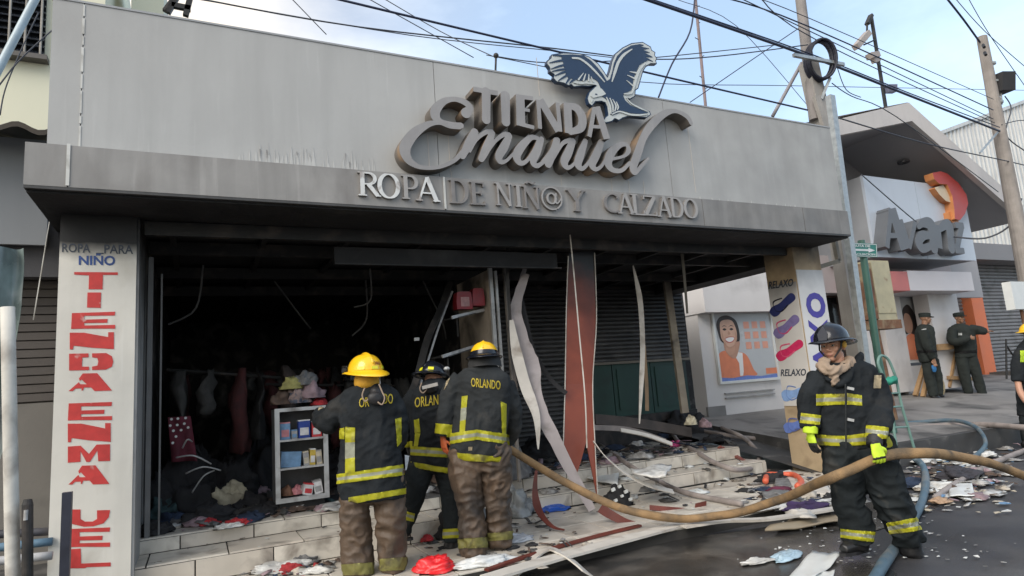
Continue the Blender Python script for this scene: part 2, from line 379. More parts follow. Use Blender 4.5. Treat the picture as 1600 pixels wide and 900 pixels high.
redp = mat('red_brown_cladding', (.27, .065, .035), .5, .14, 2.5, .08, 25, dirt=(.16, .04, .025), dscale=1.6, dth=(.5, .7), soot=[('Z', 2.2, 2.9, 1)])
maroon = mat('maroon_trim', (.13, .028, .018), .5, .25, 5, .1)
alu = mat('white_aluminium', (.48, .49, .49), .45, .1, 5, .06, 30, metal=.2, dirt=(.2, .19, .18), dscale=5, dth=(.5, .72))
glassd = mat('dark_glass', (.02, .022, .025), .08, .1, 3, 0)
navy = mat('navy_paint', (.012, .032, .075), .4, .12, 3, .03)
wpl = mat('white_plastic', (.62, .64, .63), .45, .06, 5, .03, 20)
steelw = mat('white_enamel', (.55, .55, .52), .5, .1, 5, .05, 30, dirt=(.3, .29, .26), dscale=5)
blueink = mat('blue_ink', (.03, .07, .23), .55, .15, 9, 0)
darkink = mat('dark_ink', (.04, .05, .07), .6, .2, 9, 0)
wood = mat('raw_timber', (.35, .22, .11), .75, .2, 8, .2, 30)
rust = mat('rusty_steel', (.16, .08, .045), .85, .35, 6, .4, 30, dirt=(.3, .24, .15), dscale=4)
# ------------------------------------------------------------------ ground
def struct(name, mb, m, **k): return mb.build(name, m, kind='structure', **k)
def gridmesh(x0, x1, y0, y1, nx, ny, zf):
    mb = MB(); vs = []; fs = []
    for i in range(ny+1):
        for j in range(nx+1):
            x = x0+(x1-x0)*j/nx; y = y0+(y1-y0)*i/ny; vs.append((x, y, zf(x, y)))
    for i in range(ny):
        for j in range(nx): a = i*(nx+1)+j; fs.append((a, a+1, a+nx+2, a+nx+1))
    return mb.add(vs, fs)
g = MB(); g.add([(-900, -900, -.03), (900, -900, -.03), (900, 900, -.03), (-900, 900, -.03)], [(0, 1, 2, 3)])
struct('ground', g, asph)
struct('road', gridmesh(-14, 60, -14, .9, 120, 40, lambda x, y: -.004+.004*noise.noise(Vector((x*.9, y*.9, 0)))), asph)
# wet gutter film by the platform edge
def blob(pts, z, k=6):
    mb = MB(); P = catmull([Vector((x, y, z)) for x, y in pts]+[Vector((*pts[0], z))], k)[:-1]
    c = sum(P, Vector())/len(P); mb.add([c]+P, [(0, i+1, (i+1) % len(P)+1) for i in range(len(P))]); return mb
struct('puddle', blob([(1.0, -1.9), (2.2, -1.25), (3.6, -1.1), (5, -1.35), (6.6, -1.3), (6.4, -1.9), (4.8, -2.2), (4.2, -3.0), (2.6, -3.0), (1.6, -2.7)], .004), wetg)
pvz = lambda x, y: .3+.115*(y-.1)
rightpave = gridmesh(7.95, 60, .1, 9, 60, 12, lambda x, y: pvz(x, y)+.01*noise.noise(Vector((x, y, 2))))
struct('pavement', rightpave, conc)
k = MB(); k.box(7.95, 60, -.05, .098, -.05, .30); struct('kerb', k, kerbm)
# sloped dark apron between the shop steps and the neighbour's wall
a_ = MB(); a_.add([(7.2, -.3, .02), (7.94, -.3, .02), (7.94, .1, .31), (7.94, 3.5, .69), (7.2, 3.5, .66), (7.2, .6, .2)], [(0, 1, 2, 3, 4, 5)])
struct('apron', a_, kerbm)
# ------------------------------------------------------------------ tiled platform and steps, every tile a piece
plat = struct('tiled_platform', MB().box(-3.2, 6.5, -1.15, 3.4, -.02, .086).box(6.5, 7.28, -.7, 3.4, -.02, .0855), grout)
XS = 2.4
stp = struct('shop_steps', MB().box(-.9, XS, .1, 7.2, .08, .276).box(-.9, XS, .6, 7.2, .27, .406).box(XS+.001, 6.9, .55, 3.4, .08, .246).box(XS+.001, 6.9, 1.0, 3.4, .24, .406), grout)
tcache = {}
def tile(par, x0, x1, y0, y1, z0, z1, m):
    key = (round(x1-x0, 3), round(y1-y0, 3), round(z1-z0, 3), m.name)
    if key not in tcache:
        mb = MB(); a, b, c = (x1-x0)/2, (y1-y0)/2, (z1-z0)/2; e = .003
        ax = 0 if a < min(b, c) else 1 if b < c else 2
        # a slab with a small chamfer towards the visible side
        if ax == 1: mb.rings([[Vector((sx*a, b, sz*c)) for sx, sz in ((-1, -1), (1, -1), (1, 1), (-1, 1))], [Vector((sx*a, -b+e, sz*c)) for sx, sz in ((-1, -1), (1, -1), (1, 1), (-1, 1))], [Vector((sx*(a-e), -b, sz*(c-e))) for sx, sz in ((-1, -1), (1, -1), (1, 1), (-1, 1))]])
        else: mb.rings([[Vector((sx*a, sy*b, -c)) for sx, sy in ((-1, -1), (-1, 1), (1, 1), (1, -1))][::-1], [Vector((sx*a, sy*b, c-e)) for sx, sy in ((-1, -1), (-1, 1), (1, 1), (1, -1))][::-1], [Vector((sx*(a-e), sy*(b-e), c)) for sx, sy in ((-1, -1), (-1, 1), (1, 1), (1, -1))][::-1]])
        tcache[key] = mb.mesh('tile', m)
    o = bpy.data.objects.new('tile', tcache[key]); COL.objects.link(o); o.parent = par
    o.location = ((x0+x1)/2+random.uniform(-.001, .001), (y0+y1)/2, (z0+z1)/2+random.uniform(-.0012, .0012)); o.rotation_euler = (random.uniform(-.003, .003), random.uniform(-.002, .002), 0)
    return o
gp = .010
nt = 0
for r in range(3):                      # lower platform
    y0 = -1.15+r*.4167
    x = -.3-(.2 if r % 2 else 0)*0
    xe = 7.25 if r == 2 else 6.9 if r == 1 else 6.48
    while x < xe-.05:
        x1 = min(x+.42, xe)
        tile(plat, x, x1-gp, y0, y0+.4167-gp, .087, .1, random.choice([tile_w, tile_v])); x += .42; nt += 1
def run(par, x0, x1, w, y0, y1, z0, z1, off, ms):
    global nt
    x = x0-off
    while x < x1-.02:
        a, b = max(x, x0), min(x+w, x1)
        if b-a > .03: tile(par, a, b-gp, y0, y1, z0, z1, random.choice(ms)); nt += 1
        x += w
B_ = [tile_w, tile_v]
x = XS+.01
while x < 7.1: tile(plat, x, min(x+.42, 7.25)-gp, .1, .49, .087, .1, random.choice(B_)); x += .42
run(stp, -.9, XS, .6, .088, .1, .105, .272, .3, B_)            # riser 1
run(stp, -.9, XS, .6, .1, .593, .276, .29, .05, B_)
run(stp, -.9, XS, .6, .588, .6, .294, .402, .42, B_)
run(stp, -.9, XS, .6, .6, 1.15, .406, .42, .15, [tile_v, tile_w, tile_i])
for yy in range(5): run(stp, -.9, XS, .6, 1.157+yy*.56, 1.71+yy*.56, .406, .42, .3*(yy % 2), [tile_i])
for (ya, yb, z) in ((.55, 1.0, .246), (1.0, 1.42, .406)):
    run(stp, XS+.001, 6.9, .6, ya-.012, ya, z-(.14 if z < .3 else .142), z-.004, random.random()*.5, B_)
    run(stp, XS+.001, 6.9, .6, ya, yb-gp-.012*(yb < 1.1), z, z+.014, random.random()*.5, B_)
for yy in range(3): run(stp, XS+.001, 6.9, .6, 1.427+yy*.56, 1.98+yy*.56, .406, .42, .3*(yy % 2), [tile_i, tile_v])
# ------------------------------------------------------------------ the burnt shop
shop = thing('store_building', 'grey fronted burnt out clothes shop with black smoke stained interior', 'shop', (3.3, 0, 0))
# left pillar, right pillar
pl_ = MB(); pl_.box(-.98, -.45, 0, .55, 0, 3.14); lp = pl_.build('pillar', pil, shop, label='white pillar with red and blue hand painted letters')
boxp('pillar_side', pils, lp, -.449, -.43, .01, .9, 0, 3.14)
ps = mat('poster_pillar', (.62, .6, .57), .5, .05, 4, .03, 20, soot=[('Z', 2.35, 2.75, .8)])
pb = mat('tan_plaster', (.42, .32, .2), .8, .12, 4, .3, 30, dirt=(.25, .18, .11), dscale=3, soot=[('Z', 2.7, 3.2, 1)])
rp = MB().box(7.33, 7.86, 0, .5, 0, 3.14).build('pillar', pb, shop, label='tan pillar covered with flip-flop posters')
# poster sheets on the right pillar (left side face and street face)
boxp('poster', ps, rp, 7.318, 7.3285, .01, .49, .95, 2.62)
boxp('poster', mat('poster_front', (.64, .63, .62), .5, .04, 4, .03, 20, soot=[('Z', 2.5, 3.0, .6)]), rp, 7.335, 7.855, -.012, -.002, .6, 2.78)
# parapet: four cladding panels; band: five panels
fx = [-1.0, .0-.33, 2.24, 4.95, 7.8]
fx[1] = at(127, 130, Y=-.5).x; fx[2] = at(682, 200, Y=-.5).x; fx[3] = at(1045, 250, Y=-.5).x
for i in range(4):
    boxp('parapet_panel', fas_u, shop, fx[i]+(.006 if i else 0), fx[i+1], -.5, -.46, 3.462, 4.68)
boxp('parapet_backing', fas_u, shop, -.995, 7.795, -.459, -.1, 3.462, 4.672)
boxp('parapet_cap', mat('cap_metal', (.3, .31, .32), .5, .1, 3), shop, -1.01, 7.81, -.507, -.09, 4.673, 4.69)
bxs = [-1.11, at(106, 250, Y=-.6).x, at(694, 300, Y=-.6).x, at(1097, 320, Y=-.6).x, at(1254, 330, Y=-.6).x, 7.75]
for i in range(5):
    boxp('fascia_panel', fas_b, shop, bxs[i]+(.008 if i else 0), bxs[i+1], -.6, -.56, 3.14, 3.46)
boxp('fascia_backing', mat('fascia_side', (.2, .19, .18), .7), shop, -1.105, 7.745, -.559, 0, 3.145, 3.458)
# pale joint covers: left seam and the one after ROPA
for (x, w, z0, z1, y) in ((bxs[1]+.003, .022, 3.15, 3.47, -.603), (bxs[2]+.003, .02, 3.15, 3.46, -.603)):
    boxp('joint_cover', steelw, shop, x-w/2, x+w/2, y-.004, y+.002, z0, z1)
jc = MB(); z = 3.48
while z < 4.66:
    h = random.uniform(.08, .26); w = random.uniform(.006, .014); jc.box(fx[1]-w+.004, fx[1]+w*.6+.004, -.5045, -.499, z, min(z+h-.02, 4.66)); z += h
jc.build('joint_sealant', steelw, shop)
# soffit, charred roof deck, joists
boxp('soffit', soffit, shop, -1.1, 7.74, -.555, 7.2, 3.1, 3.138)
boxp('soffit_edge', mat('burnt_edge', (.05, .05, .05), .6, .3, 4, .1, streak=.4), shop, -1.108, 7.748, -.598, -.53, 3.118, 3.1395)
for i in range(11):
    x = -.2+i*.78
    MB().beam((x, .25, 3.06), (x+.05*math.sin(i*3), 7, 3.05-.03*(i % 3)), .05, .07).build('joist', steeld, shop)
for y, z in ((.1, 3.03), (.75, 3.01), (1.9, 3.0), (3.0, 2.98)):
    MB().beam((-.4, y, z), (7.3, y, z+.03), .06, .12).build('beam', steeld, shop)
MB().box(1.2, 3.7, .2, .26, 2.78, 2.95).build('roller_box', soffit, shop)
MB().box(1.2, 3.75, .19, .205, 2.775, 2.787).build('roller_box_trim', steeld, shop)
# burnt ceiling slats near the middle: pale broken battens
cb = MB()
for i in range(16):
    p = at(850+random.uniform(-35, 40), 372+i*4.2, Y=2.4+.05*i); L = random.uniform(.15, .6)
    cb.beam(p-Vector((L, .1, 0)), p+Vector((L, .1*random.uniform(-1, 1), random.uniform(-.02, .02))), .02, .03)
cb.build('ceiling_battens', mat('burnt_batten', (.16, .165, .18), .6, .5, 5, .2), shop, kind='stuff')
# walls
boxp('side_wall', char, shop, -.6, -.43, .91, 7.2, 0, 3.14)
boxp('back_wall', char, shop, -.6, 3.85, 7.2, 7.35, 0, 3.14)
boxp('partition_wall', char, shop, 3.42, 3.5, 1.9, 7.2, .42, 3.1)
# door track beside the left pillar
MB().box(-.40, -.36, .62, .68, .42, 2.9).build('door_track', mat('grey_track', (.13, .13, .13), .5, .2, 5), shop)
MB().box(-.30, -.285, .66, .68, .42, 2.75).build('door_track', mat('grey_track', (.13, .13, .13)), shop)
# back of the right hand bay: burnt roller shutter over dark green doors on a sill
bay = MB()
z = 1.78
while z < 2.98:
    bay.rings([[Vector((x, 2.98+dy, z+dz)) for dy, dz in ((0, 0), (-.022, .02), (-.022, .045), (0, .066), (.02, .066), (.02, 0))] for x in (3.52, 7.9)]); z += .07
bay.build('shutter_slat', shutd, shop, kind='stuff')
bay = MB(); z = .5
while z < 1.76:
    bay.rings([[Vector((x, 2.99+dy, z+dz)) for dy, dz in ((0, 0), (-.022, .02), (-.022, .045), (0, .066), (.02, .066), (.02, 0))] for x in (3.52, 5.4)]); z += .07
bay.build('shutter_slat', shutd, shop, kind='stuff')
x = 5.45
for w in (.8, .8, .8):
    MB().box(x, x+w-.015, 2.99, 3.03, .88, 1.76).box(x+.08, x+w-.095, 2.975, 2.99, .98, 1.66).build('door', greend, shop, label='dark green metal door leaf'); x += w
boxp('door_sill', steeld, shop, 5.42, 7.9, 2.9, 3.02, .42, .88)
boxp('door_head', mat('sooty_beige', (.2, .18, .15), .7, .2, 3), shop, 5.42, 7.9, 2.93, 2.985, 1.745, 1.785)
boxp('bay_wall', char, shop, 3.5, 8.0, 3.04, 3.2, .3, 3.1)
MB().beam(at(1070, 645, Y=2.0), at(1040, 430, Y=2.0), .13, .05, (0, 1, 0)).build('door_casing', mat('scorched_casing', (.36, .31, .24), .7, .15, 5, .2, dirt=(.08, .07, .06), dscale=3, soot=[('Z', 2.3, 3.0, 1)]), shop)
boxp('eave_beam', soffit, shop, 7.3, 7.74, .5, 3.3, 2.92, 3.1)
# painted letters on the left pillar (flat paint on its face)
PY = -.0015
def P0(px, py): return at(px, py, Y=PY)
def paint(mb, pts): mb.prism([P0(*p) for p in pts], (0, -.0015, 0))
def cell(x0, x1, y0, y1, pl): return [(x0+(x1-x0)*u, y0+(y1-y0)*v) for u, v in pl]
Lt = {
 'T': [[(0, 0), (1, .02), (1, .17), (.66, .17), (.65, 1), (.33, 1), (.34, .2), (0, .15)]],
 'I': [[(.03, 0), (1, 0), (.97, 1), (0, .98)]],
 'E': [[(.02, .08), (.3, .06), (.3, .98), (0, 1)], [(.3, .06), (1, 0), (.99, .22), (.3, .24)], [(.3, .46), (.83, .42), (.82, .64), (.3, .66)], [(.3, .8), (1, .76), (1, .98), (.3, .98)]],
 'N': [[(.0, .03), (.32, .03), (.87, .28), (.87, 0), (1, 0), (1, .98), (.5, .9), (.09, .78), (.07, 1), (0, 1)]],
 'D': [[(.0, .06), (.44, .04), (.44, .26), (.30, .27), (.29, .78), (.45, .78), (.45, .97), (0, 1)], [(.52, .04), (.84, .02), (.97, .2), (1, .5), (.97, .78), (.83, .95), (.52, .97), (.52, .78), (.64, .72), (.66, .5), (.64, .3), (.52, .26)]],
 'A': [[(.33, .02), (.66, 0), (1, .97), (.6, 1), (.52, .8), (.36, .8), (.33, .97), (.3, .97), (.3, .85), (.16, .86), (.1, 1), (0, 1), (.24, .5), (.27, .62), (.42, .62), (.3, .36), (.26, .44), (.24, .3)]],
 'M': [[(0, .13), (.3, .08), (.5, .52), (.68, .02), (1, 0), (1, .9), (.72, .92), (.7, .34), (.52, .96), (.44, .96), (.3, .38), (.3, .95), (0, 1)]],
 'U': [[(0, 0), (.32, 0), (.32, .55), (.42, .7), (.6, .7), (.7, .55), (.7, .05), (1, .03), (.97, .45), (.85, .8), (.62, .97), (.4, 1), (.14, .85), (0, .6)]],
 'L': [[(0, .05), (.3, 0), (.31, .76), (1, .7), (1, .9), (.45, .94), (.4, .99), (0, 1)]]}
for ch, x0, x1, y0, y1 in (('T', 116, 184, 425, 452), ('I', 136, 158, 457, 481), ('E', 111, 180, 487, 514), ('N', 109, 178, 519, 546), ('D', 108, 177, 551, 579), ('A', 107, 175, 583, 611), ('E', 106, 175, 628, 657), ('N', 106, 173, 661, 691), ('M', 106, 172, 694, 723), ('A', 107, 171, 727, 757), ('U', 104, 172, 796, 823), ('E', 104, 172, 824, 855), ('L', 106, 173, 857, 888)):
    let = MB()
    for pl in Lt[ch]: paint(let, cell(x0, x1, y0, y1, pl))
    let.build('painted_letter', RED, lp)
bl = MB()
def tq(px0, px1, yb, yt, yb2=None, yt2=None, Y=PY): return [at(px0, yb, Y=Y), at(px1, yb2 or yb, Y=Y), at(px1, yt2 or yt, Y=Y), at(px0, yt, Y=Y)]
text_on(bl, 'ROPA', tq(97, 141, 394, 380, 395, 381), (0, -.0015, 0), .012)
bl.build('painted_word', darkink, lp); bl = MB()
text_on(bl, 'PARA', tq(163, 208, 396, 382, 397, 383), (0, -.0015, 0), .012)
bl.build('painted_word', darkink, lp); bl = MB()
text_on(bl, '_', tq(150, 162, 397, 395), (0, -.0015, 0)); bl.build('painted_dash', darkink, lp)
bl = MB(); text_on(bl, 'NIÑO', tq(123, 180, 414, 396, 415, 396), (0, -.0015, 0), .03); bl.build('painted_word', blueink, lp)
# RELAXO posters: small words and flip-flops on the side face, big word up the street face
SX = 7.316
def side(px, py): return at(px, py, X=SX)
rx = MB()
for (x0, x1, y0, y1) in ((1201, 1239, 452, 440), (1220, 1259, 588, 577)):
    text_on(rx, 'RELAXO', [side(x0, y0), side(x1, y0-5 if y0 < 500 else y0-1), side(x1+1, y1-5 if y0 < 500 else y1-1), side(x0+1, y1)], (-.002, 0, 0), .02, .0)
rx.build('poster_print', darkink, rp)
def flip(cx, cy, L, ang, wd, col, strap, nm):
    """flat print of a flip-flop: sole outline, lighter rim and a strap"""
    ca, sa = math.cos(ang), math.sin(ang); tr = lambda u, v: side(cx+(u*ca-v*sa)*L*.5, cy-(u*sa+v*ca)*L*.5)
    sole = [(-1, .0), (-.93, -.30), (-.6, -.42), (-.1, -.28), (.4, -.36), (.85, -.34), (1, 0), (.85, .3), (.4, .3), (-.1, .26), (-.6, .42), (-.93, .3)]
    P = catmull([Vector((u, v*wd, 0)) for u, v in sole+[sole[0]]], 4)[:-1]
    mb = MB(); mb.prism([tr(p.x, p.y) for p in P], (-.0015, 0, 0)); mb.cur = 1
    for sg in (1, -1):
        q = catmull([Vector((-.62, 0, 0)), Vector((-.35, sg*.5*wd+.12, 0)), Vector((.25, sg*.36*wd+.05, 0))], 6)
        o = [p+Vector((0, .045, 0)) for p in q]+[p-Vector((0, .045, 0)) for p in reversed(q)]
        mb.prism([tr(p.x, p.y)+Vector((-.0016, 0, 0)) for p in o], (-.0012, 0, 0))
    mb.build('poster_print', [mat('print_'+nm, col, .5, .12, 20, 0), mat('print_strap_'+nm, strap, .5, .1, 20, 0)], rp)
flip(1223, 476, 48, .72, .8, (.035, .045, .16), (.012, .012, .03), 'navy')
flip(1229, 510, 48, .72, .85, (.22, .18, .38), (.6, .07, .18), 'lilac')
flip(1234, 547, 48, .6, .8, (.6, .03, .12), (.7, .12, .22), 'crimson')
flip(1241, 615, 40, .25, 1.1, (.24, .38, .66), (.12, .22, .5), 'sky')
flip(1244, 664, 40, .35, 1.0, (.13, .2, .5), (.1, .14, .38), 'blue')
fr = MB()
def front(px, py): return at(px, py, Y=-.0135)
big = mat('print_violet', (.06, .045, .30), .5, .12, 10, 0)
# letters run upwards: rotated word RELAXO, drawn as rotated quads
def rot_text(mb, ch, x0, x1, yb, yt, lean): text_on(mb, ch, [front(x1+lean, yb), front(x1, yt), front(x0, yt), front(x0+lean, yb)], (0, -.002, 0), .05)
for ch, yb, yt in (('O', 497, 457), ('X', 538, 499), ('A', 578, 540), ('L', 612, 582), ('E', 650, 616), ('R', 688, 654)): rot_text(fr, ch, 1257+(yt-457)*.13, 1287+(yt-457)*.13, yb, yt, (yb-yt)*.13)
fr.build('poster_print', big, rp)
# ------------------------------------------------------------------ main sign: eagle, TIENDA, script word, lower letters
sgm = mat('sign_letter_grey', (.27, .262, .26), .55, .1, 4, .12, 40, streak=.2)
sgs = mat('sign_letter_side', (.13, .115, .1), .6, .25, 5, .15, 30, dirt=(.3, .2, .12), dscale=4, dth=(.55, .75))
YF = -.5
def crop_fn(ox, oy, sc, Y):
    return lambda x, y: at(ox+x/sc, oy+y/sc, Y=Y)
# work in a flat metric frame on the facade so thickness and outlines are true
def xz(ox, oy, sc, x, y, Y): p = at(ox+x/sc, oy+y/sc, Y=Y); return (p.x, p.z)
def strokes(ox, oy, sc, Y, S_):
    out = []
    for s in S_:
        if s[0] == 's':
            pts = []
            for (x, y, w) in s[1]:
                a = xz(ox, oy, sc, x, y, Y); b = xz(ox, oy, sc, x+10, y, Y); pts.append((a[0], a[1], w*math.hypot(b[0]-a[0], b[1]-a[1])/10*.95))
            out.append(('s', pts))
        elif s[0] == 'l':
            a = xz(ox, oy, sc, s[1], s[2], Y); b = xz(ox, oy, sc, s[3], s[4], Y); c = xz(ox, oy, sc, s[1]+10, s[2], Y)
            out.append(('l', *a, *b, s[5]*math.hypot(c[0]-a[0], c[1]-a[1])/10))
        else: out.append(('p', [xz(ox, oy, sc, x, y, Y) for x, y in s[1]], *s[2:]))
    return out
def plate(loops, Yfront, th, name, mats, parent, **k):
    mb = MB(); extrude_loops(mb, loops, lambda x, z: Vector((x, Yfront, z)), (0, th, 0))
    # faces not facing the street get the side material
    for i, f in enumerate(mb.f):
        a, b, c = mb.v[f[0]], mb.v[f[1]], mb.v[f[2]]; nn = (b-a).cross(c-a).normalized()
        mb.m[i] = 0 if abs(nn.y) > .9 else 1
    return mb.build(name, mats, parent, **k)
script = thing('shop_sign', 'big grey three dimensional script word Emanuel on the parapet', 'sign', (3.3, -.5, 3.8))
SD = .16; YS = YF-SD
A = (610, 130, 5.625)
E_ = [('s', [(665, 262, 45), (700, 215, 30), (650, 165, 28), (560, 140, 22), (470, 160, 30), (400, 230, 44), (400, 300, 40), (450, 335, 20), (540, 355, 16), (620, 372, 26)]),
      ('s', [(610, 392, 14), (520, 375, 22), (430, 348, 18), (330, 362, 28), (210, 440, 45), (130, 560, 52), (150, 660, 40), (230, 725, 24), (340, 745, 17), (450, 730, 17), (560, 680, 18), (640, 600, 22)])]
m_ = [('s', [(635, 640, 28), (690, 530, 38), (740, 430, 34)]), ('s', [(700, 600, 10), (760, 490, 16), (840, 430, 20), (890, 430, 24)]), ('s', [(895, 440, 26), (850, 560, 38), (800, 665, 28)]),
      ('s', [(860, 600, 10), (930, 500, 16), (1000, 450, 20), (1040, 455, 24)]), ('s', [(1045, 465, 26), (1000, 560, 38), (955, 640, 34), (970, 690, 22), (1020, 680, 14), (1080, 620, 12)])]
a_s = [('s', [(1290, 480, 18), (1230, 480, 24), (1150, 560, 36), (1110, 640, 36), (1140, 700, 24), (1200, 680, 16), (1270, 580, 16), (1310, 500, 22)]), ('s', [(1330, 490, 22), (1290, 600, 34), (1255, 690, 28), (1290, 725, 20), (1350, 690, 14)])]
B2 = (840, 130, 5.625)
n_s = [('s', [(50, 690, 18), (120, 590, 14), (160, 500, 22)]), ('s', [(175, 500, 24), (140, 600, 34), (95, 710, 32)]), ('s', [(150, 650, 10), (220, 530, 16), (290, 500, 20)]), ('s', [(310, 510, 26), (270, 610, 36), (235, 690, 34), (260, 740, 20), (310, 720, 13), (370, 640, 12)]),
       ('s', [(420, 510, 22), (380, 620, 34), (355, 710, 32), (390, 750, 18), (440, 710, 14), (520, 590, 14)]), ('s', [(560, 520, 26), (520, 620, 34), (480, 710, 32), (510, 755, 18), (560, 730, 13), (610, 650, 12)]),
       ('s', [(660, 665, 12), (760, 640, 12), (800, 590, 20), (780, 540, 16), (720, 545, 22), (650, 610, 34), (620, 700, 34), (660, 760, 22), (740, 765, 16), (810, 700, 13)]),
       ('s', [(1350, 350, 16), (1310, 290, 18), (1210, 245, 15), (1110, 270, 26), (1000, 370, 32), (930, 480, 30), (880, 620, 34), (840, 740, 32), (860, 785, 18), (920, 720, 14), (975, 660, 9)])]
lp1 = field(strokes(*A, YS, E_+m_+a_s)+strokes(*B2, YS, n_s), .007)
plate(lp1, YS, SD, 'script_lettering', [sgm, sgs], script)
# bright rim line round the letters: a slightly larger thin backplate
tien = thing('shop_sign', 'raised grey block letters TIENDA above the script word', 'sign', (3.3, -.5, 4.2))
SD2 = .2; YT = YF-SD2
T_ = {'T': (A, [('l', 728, 50, 945, 88, 42), ('s', [(842, 75, 40), (842, 320, 38)])]),
 'I': (A, [('s', [(1010, 110, 42), (1015, 340, 38)])]),
 'E': (A, [('l', 1140, 100, 1148, 375, 74), ('l', 1140, 118, 1255, 134, 34), ('l', 1140, 226, 1225, 240, 26), ('l', 1140, 358, 1265, 390, 32)])}
U_ = {'N': [('l', 5, 145, 22, 400, 34), ('l', 22, 145, 185, 420, 62), ('l', 175, 170, 200, 425, 34)],
 'D': [('l', 262, 175, 275, 440, 66), ('s', [(275, 200, 22), (345, 220, 34), (392, 300, 38), (380, 390, 34), (290, 430, 22)])],
 'A': [('l', 500, 215, 455, 470, 34), ('l', 520, 205, 610, 490, 58), ('l', 480, 380, 575, 385, 26)]}
for ch, (cr_, sh) in T_.items(): plate(field(strokes(*cr_, YT, sh), .005), YT, SD2, 'letter', [sgm, sgs], tien)
for ch, sh in U_.items(): plate(field(strokes(*B2, YT, sh), .005), YT, SD2, 'letter', [sgm, sgs], tien)
# eagle
eag = thing('eagle_emblem', 'navy and white eagle with spread wings standing above the parapet edge', 'emblem', (4.5, -.55, 4.5))
C3 = (840, 50, 6.0); YE = -.66
outer = [(130, 210), (240, 192), (400, 200), (490, 232), (570, 295), (625, 370), (655, 420), (680, 350), (698, 270), (730, 198), (795, 145), (880, 103), (985, 92), (1015, 110), (1062, 138), (1070, 168), (1105, 190), (1100, 218), (1120, 250), (1110, 272), (1120, 300), (1060, 300), (1018, 325), (990, 370), (970, 440), (945, 530), (920, 545), (915, 605), (870, 632), (835, 622), (870, 655), (945, 700), (1050, 742), (1065, 775), (1025, 805), (960, 800), (900, 795), (845, 795), (800, 808), (765, 832), (725, 815), (700, 840), (640, 855), (612, 835), (635, 795), (660, 775), (650, 700), (635, 665), (600, 652), (545, 655), (512, 698), (480, 672), (465, 620), (485, 560), (525, 520), (545, 502), (480, 512), (420, 508), (340, 518), (318, 496), (290, 506), (248, 482), (180, 470), (145, 432), (155, 400), (115, 370), (115, 338), (85, 298), (88, 268), (125, 238)]
whl = mat('emblem_white', (.5, .53, .52), .5, .06, 4)
plate(field(strokes(*C3, YE, [('p', outer)]), .004), YE, .05, 'back_plate', [navy, navy], eag)
plate(field(strokes(*C3, YE-.006, [('p', outer, .011)]), .004), YE-.006, .006, 'white_layer', [whl, whl], eag)
body = [(240, 212), (330, 210), (430, 218), (505, 270), (565, 335), (615, 398), (650, 458), (680, 440), (702, 370), (718, 290), (748, 222), (800, 170), (880, 125), (960, 112), (1000, 122), (960, 135), (1050, 152), (985, 165), (1055, 192), (1000, 192), (1085, 235), (1010, 232), (1090, 278), (1040, 262), (1000, 282), (955, 310), (930, 365), (900, 430), (890, 500), (880, 545), (845, 562), (808, 575), (803, 600), (822, 640), (870, 685), (960, 725), (1040, 758), (960, 768), (880, 762), (800, 738), (760, 760), (700, 780), (680, 768), (700, 735), (690, 680), (640, 625), (600, 598), (640, 585), (612, 560), (592, 520), (570, 470), (535, 440), (500, 430), (440, 455), (385, 455), (345, 440), (290, 430), (262, 395), (275, 370), (250, 330), (240, 280), (225, 240)]
st = [('p', body)]+[('s', [(x0, y0, 9), ((x0+x1)/2, (y0+y1)/2-3, 8), (x1, y1, 3)]) for x0, y0, x1, y1 in ((255, 225, 145, 218), (255, 262, 112, 288), (262, 305, 128, 345), (272, 345, 138, 368), (280, 365, 165, 408), (295, 395, 195, 455), (315, 415, 265, 485), (350, 440, 300, 480))]
plate(field(strokes(*C3, YE-.012, st), .004), YE-.012, .006, 'navy_layer', [navy, navy], eag)
hi = [('s', [(330, 243, 8), (400, 252, 9), (480, 308, 10), (560, 388, 9), (628, 466, 4)]), ('s', [(700, 462, 4), (728, 370, 11), (760, 280, 11), (810, 212, 10), (886, 160, 4)]),
      ('s', [(1010, 292, 5), (962, 345, 10), (930, 420, 10), (905, 515, 8), (880, 572, 6), (815, 580, 5)]), ('s', [(868, 372, 3), (940, 385, 8)]), ('s', [(845, 405, 3), (920, 440, 8)]), ('s', [(838, 455, 3), (905, 512, 7)]),
      ('s', [(430, 385, 3), (385, 445, 7)]), ('s', [(452, 392, 3), (432, 452, 7)]), ('s', [(482, 398, 3), (480, 455, 7)]), ('s', [(503, 420, 3), (522, 462, 6)]), ('s', [(340, 470, 5), (400, 480, 7), (460, 478, 6), (550, 490, 5)]),
      ('p', [(560, 528), (600, 530), (642, 580), (602, 600), (560, 608), (522, 618), (500, 598), (518, 568)]), ('p', [(498, 622), (524, 628), (506, 664)]),
      ('s', [(648, 612, 4), (680, 690, 8), (690, 765, 4)]), ('s', [(680, 620, 4), (705, 690, 8), (708, 750, 4)]), ('s', [(706, 632, 3), (735, 690, 7), (725, 742, 4)]), ('s', [(740, 655, 3), (757, 700, 6), (748, 730, 3)]),
      ('s', [(700, 770, 4), (770, 745, 6), (860, 772, 7), (950, 778, 7), (1035, 768, 4)]), ('s', [(830, 612, 3), (880, 668, 6), (960, 712, 6), (1040, 745, 3)])]
plate(field(strokes(*C3, YE-.017, hi), .004), YE-.017, .0055, 'white_detail', [whl, whl], eag)
plate(field(strokes(*C3, YE-.02, [('s', [(545, 582, 5), (556, 584, 5)])]), .003), YE-.02, .0035, 'eye', [navy, navy], eag)
for px, py in ((930, 100), (900, 170)):
    p = at(px, py, Y=-.6); MB().beam((p.x, -.61, min(p.z, 4.6)), (p.x, -.45, min(p.z, 4.6)), .04, .04).build('bracket', steeld, eag)
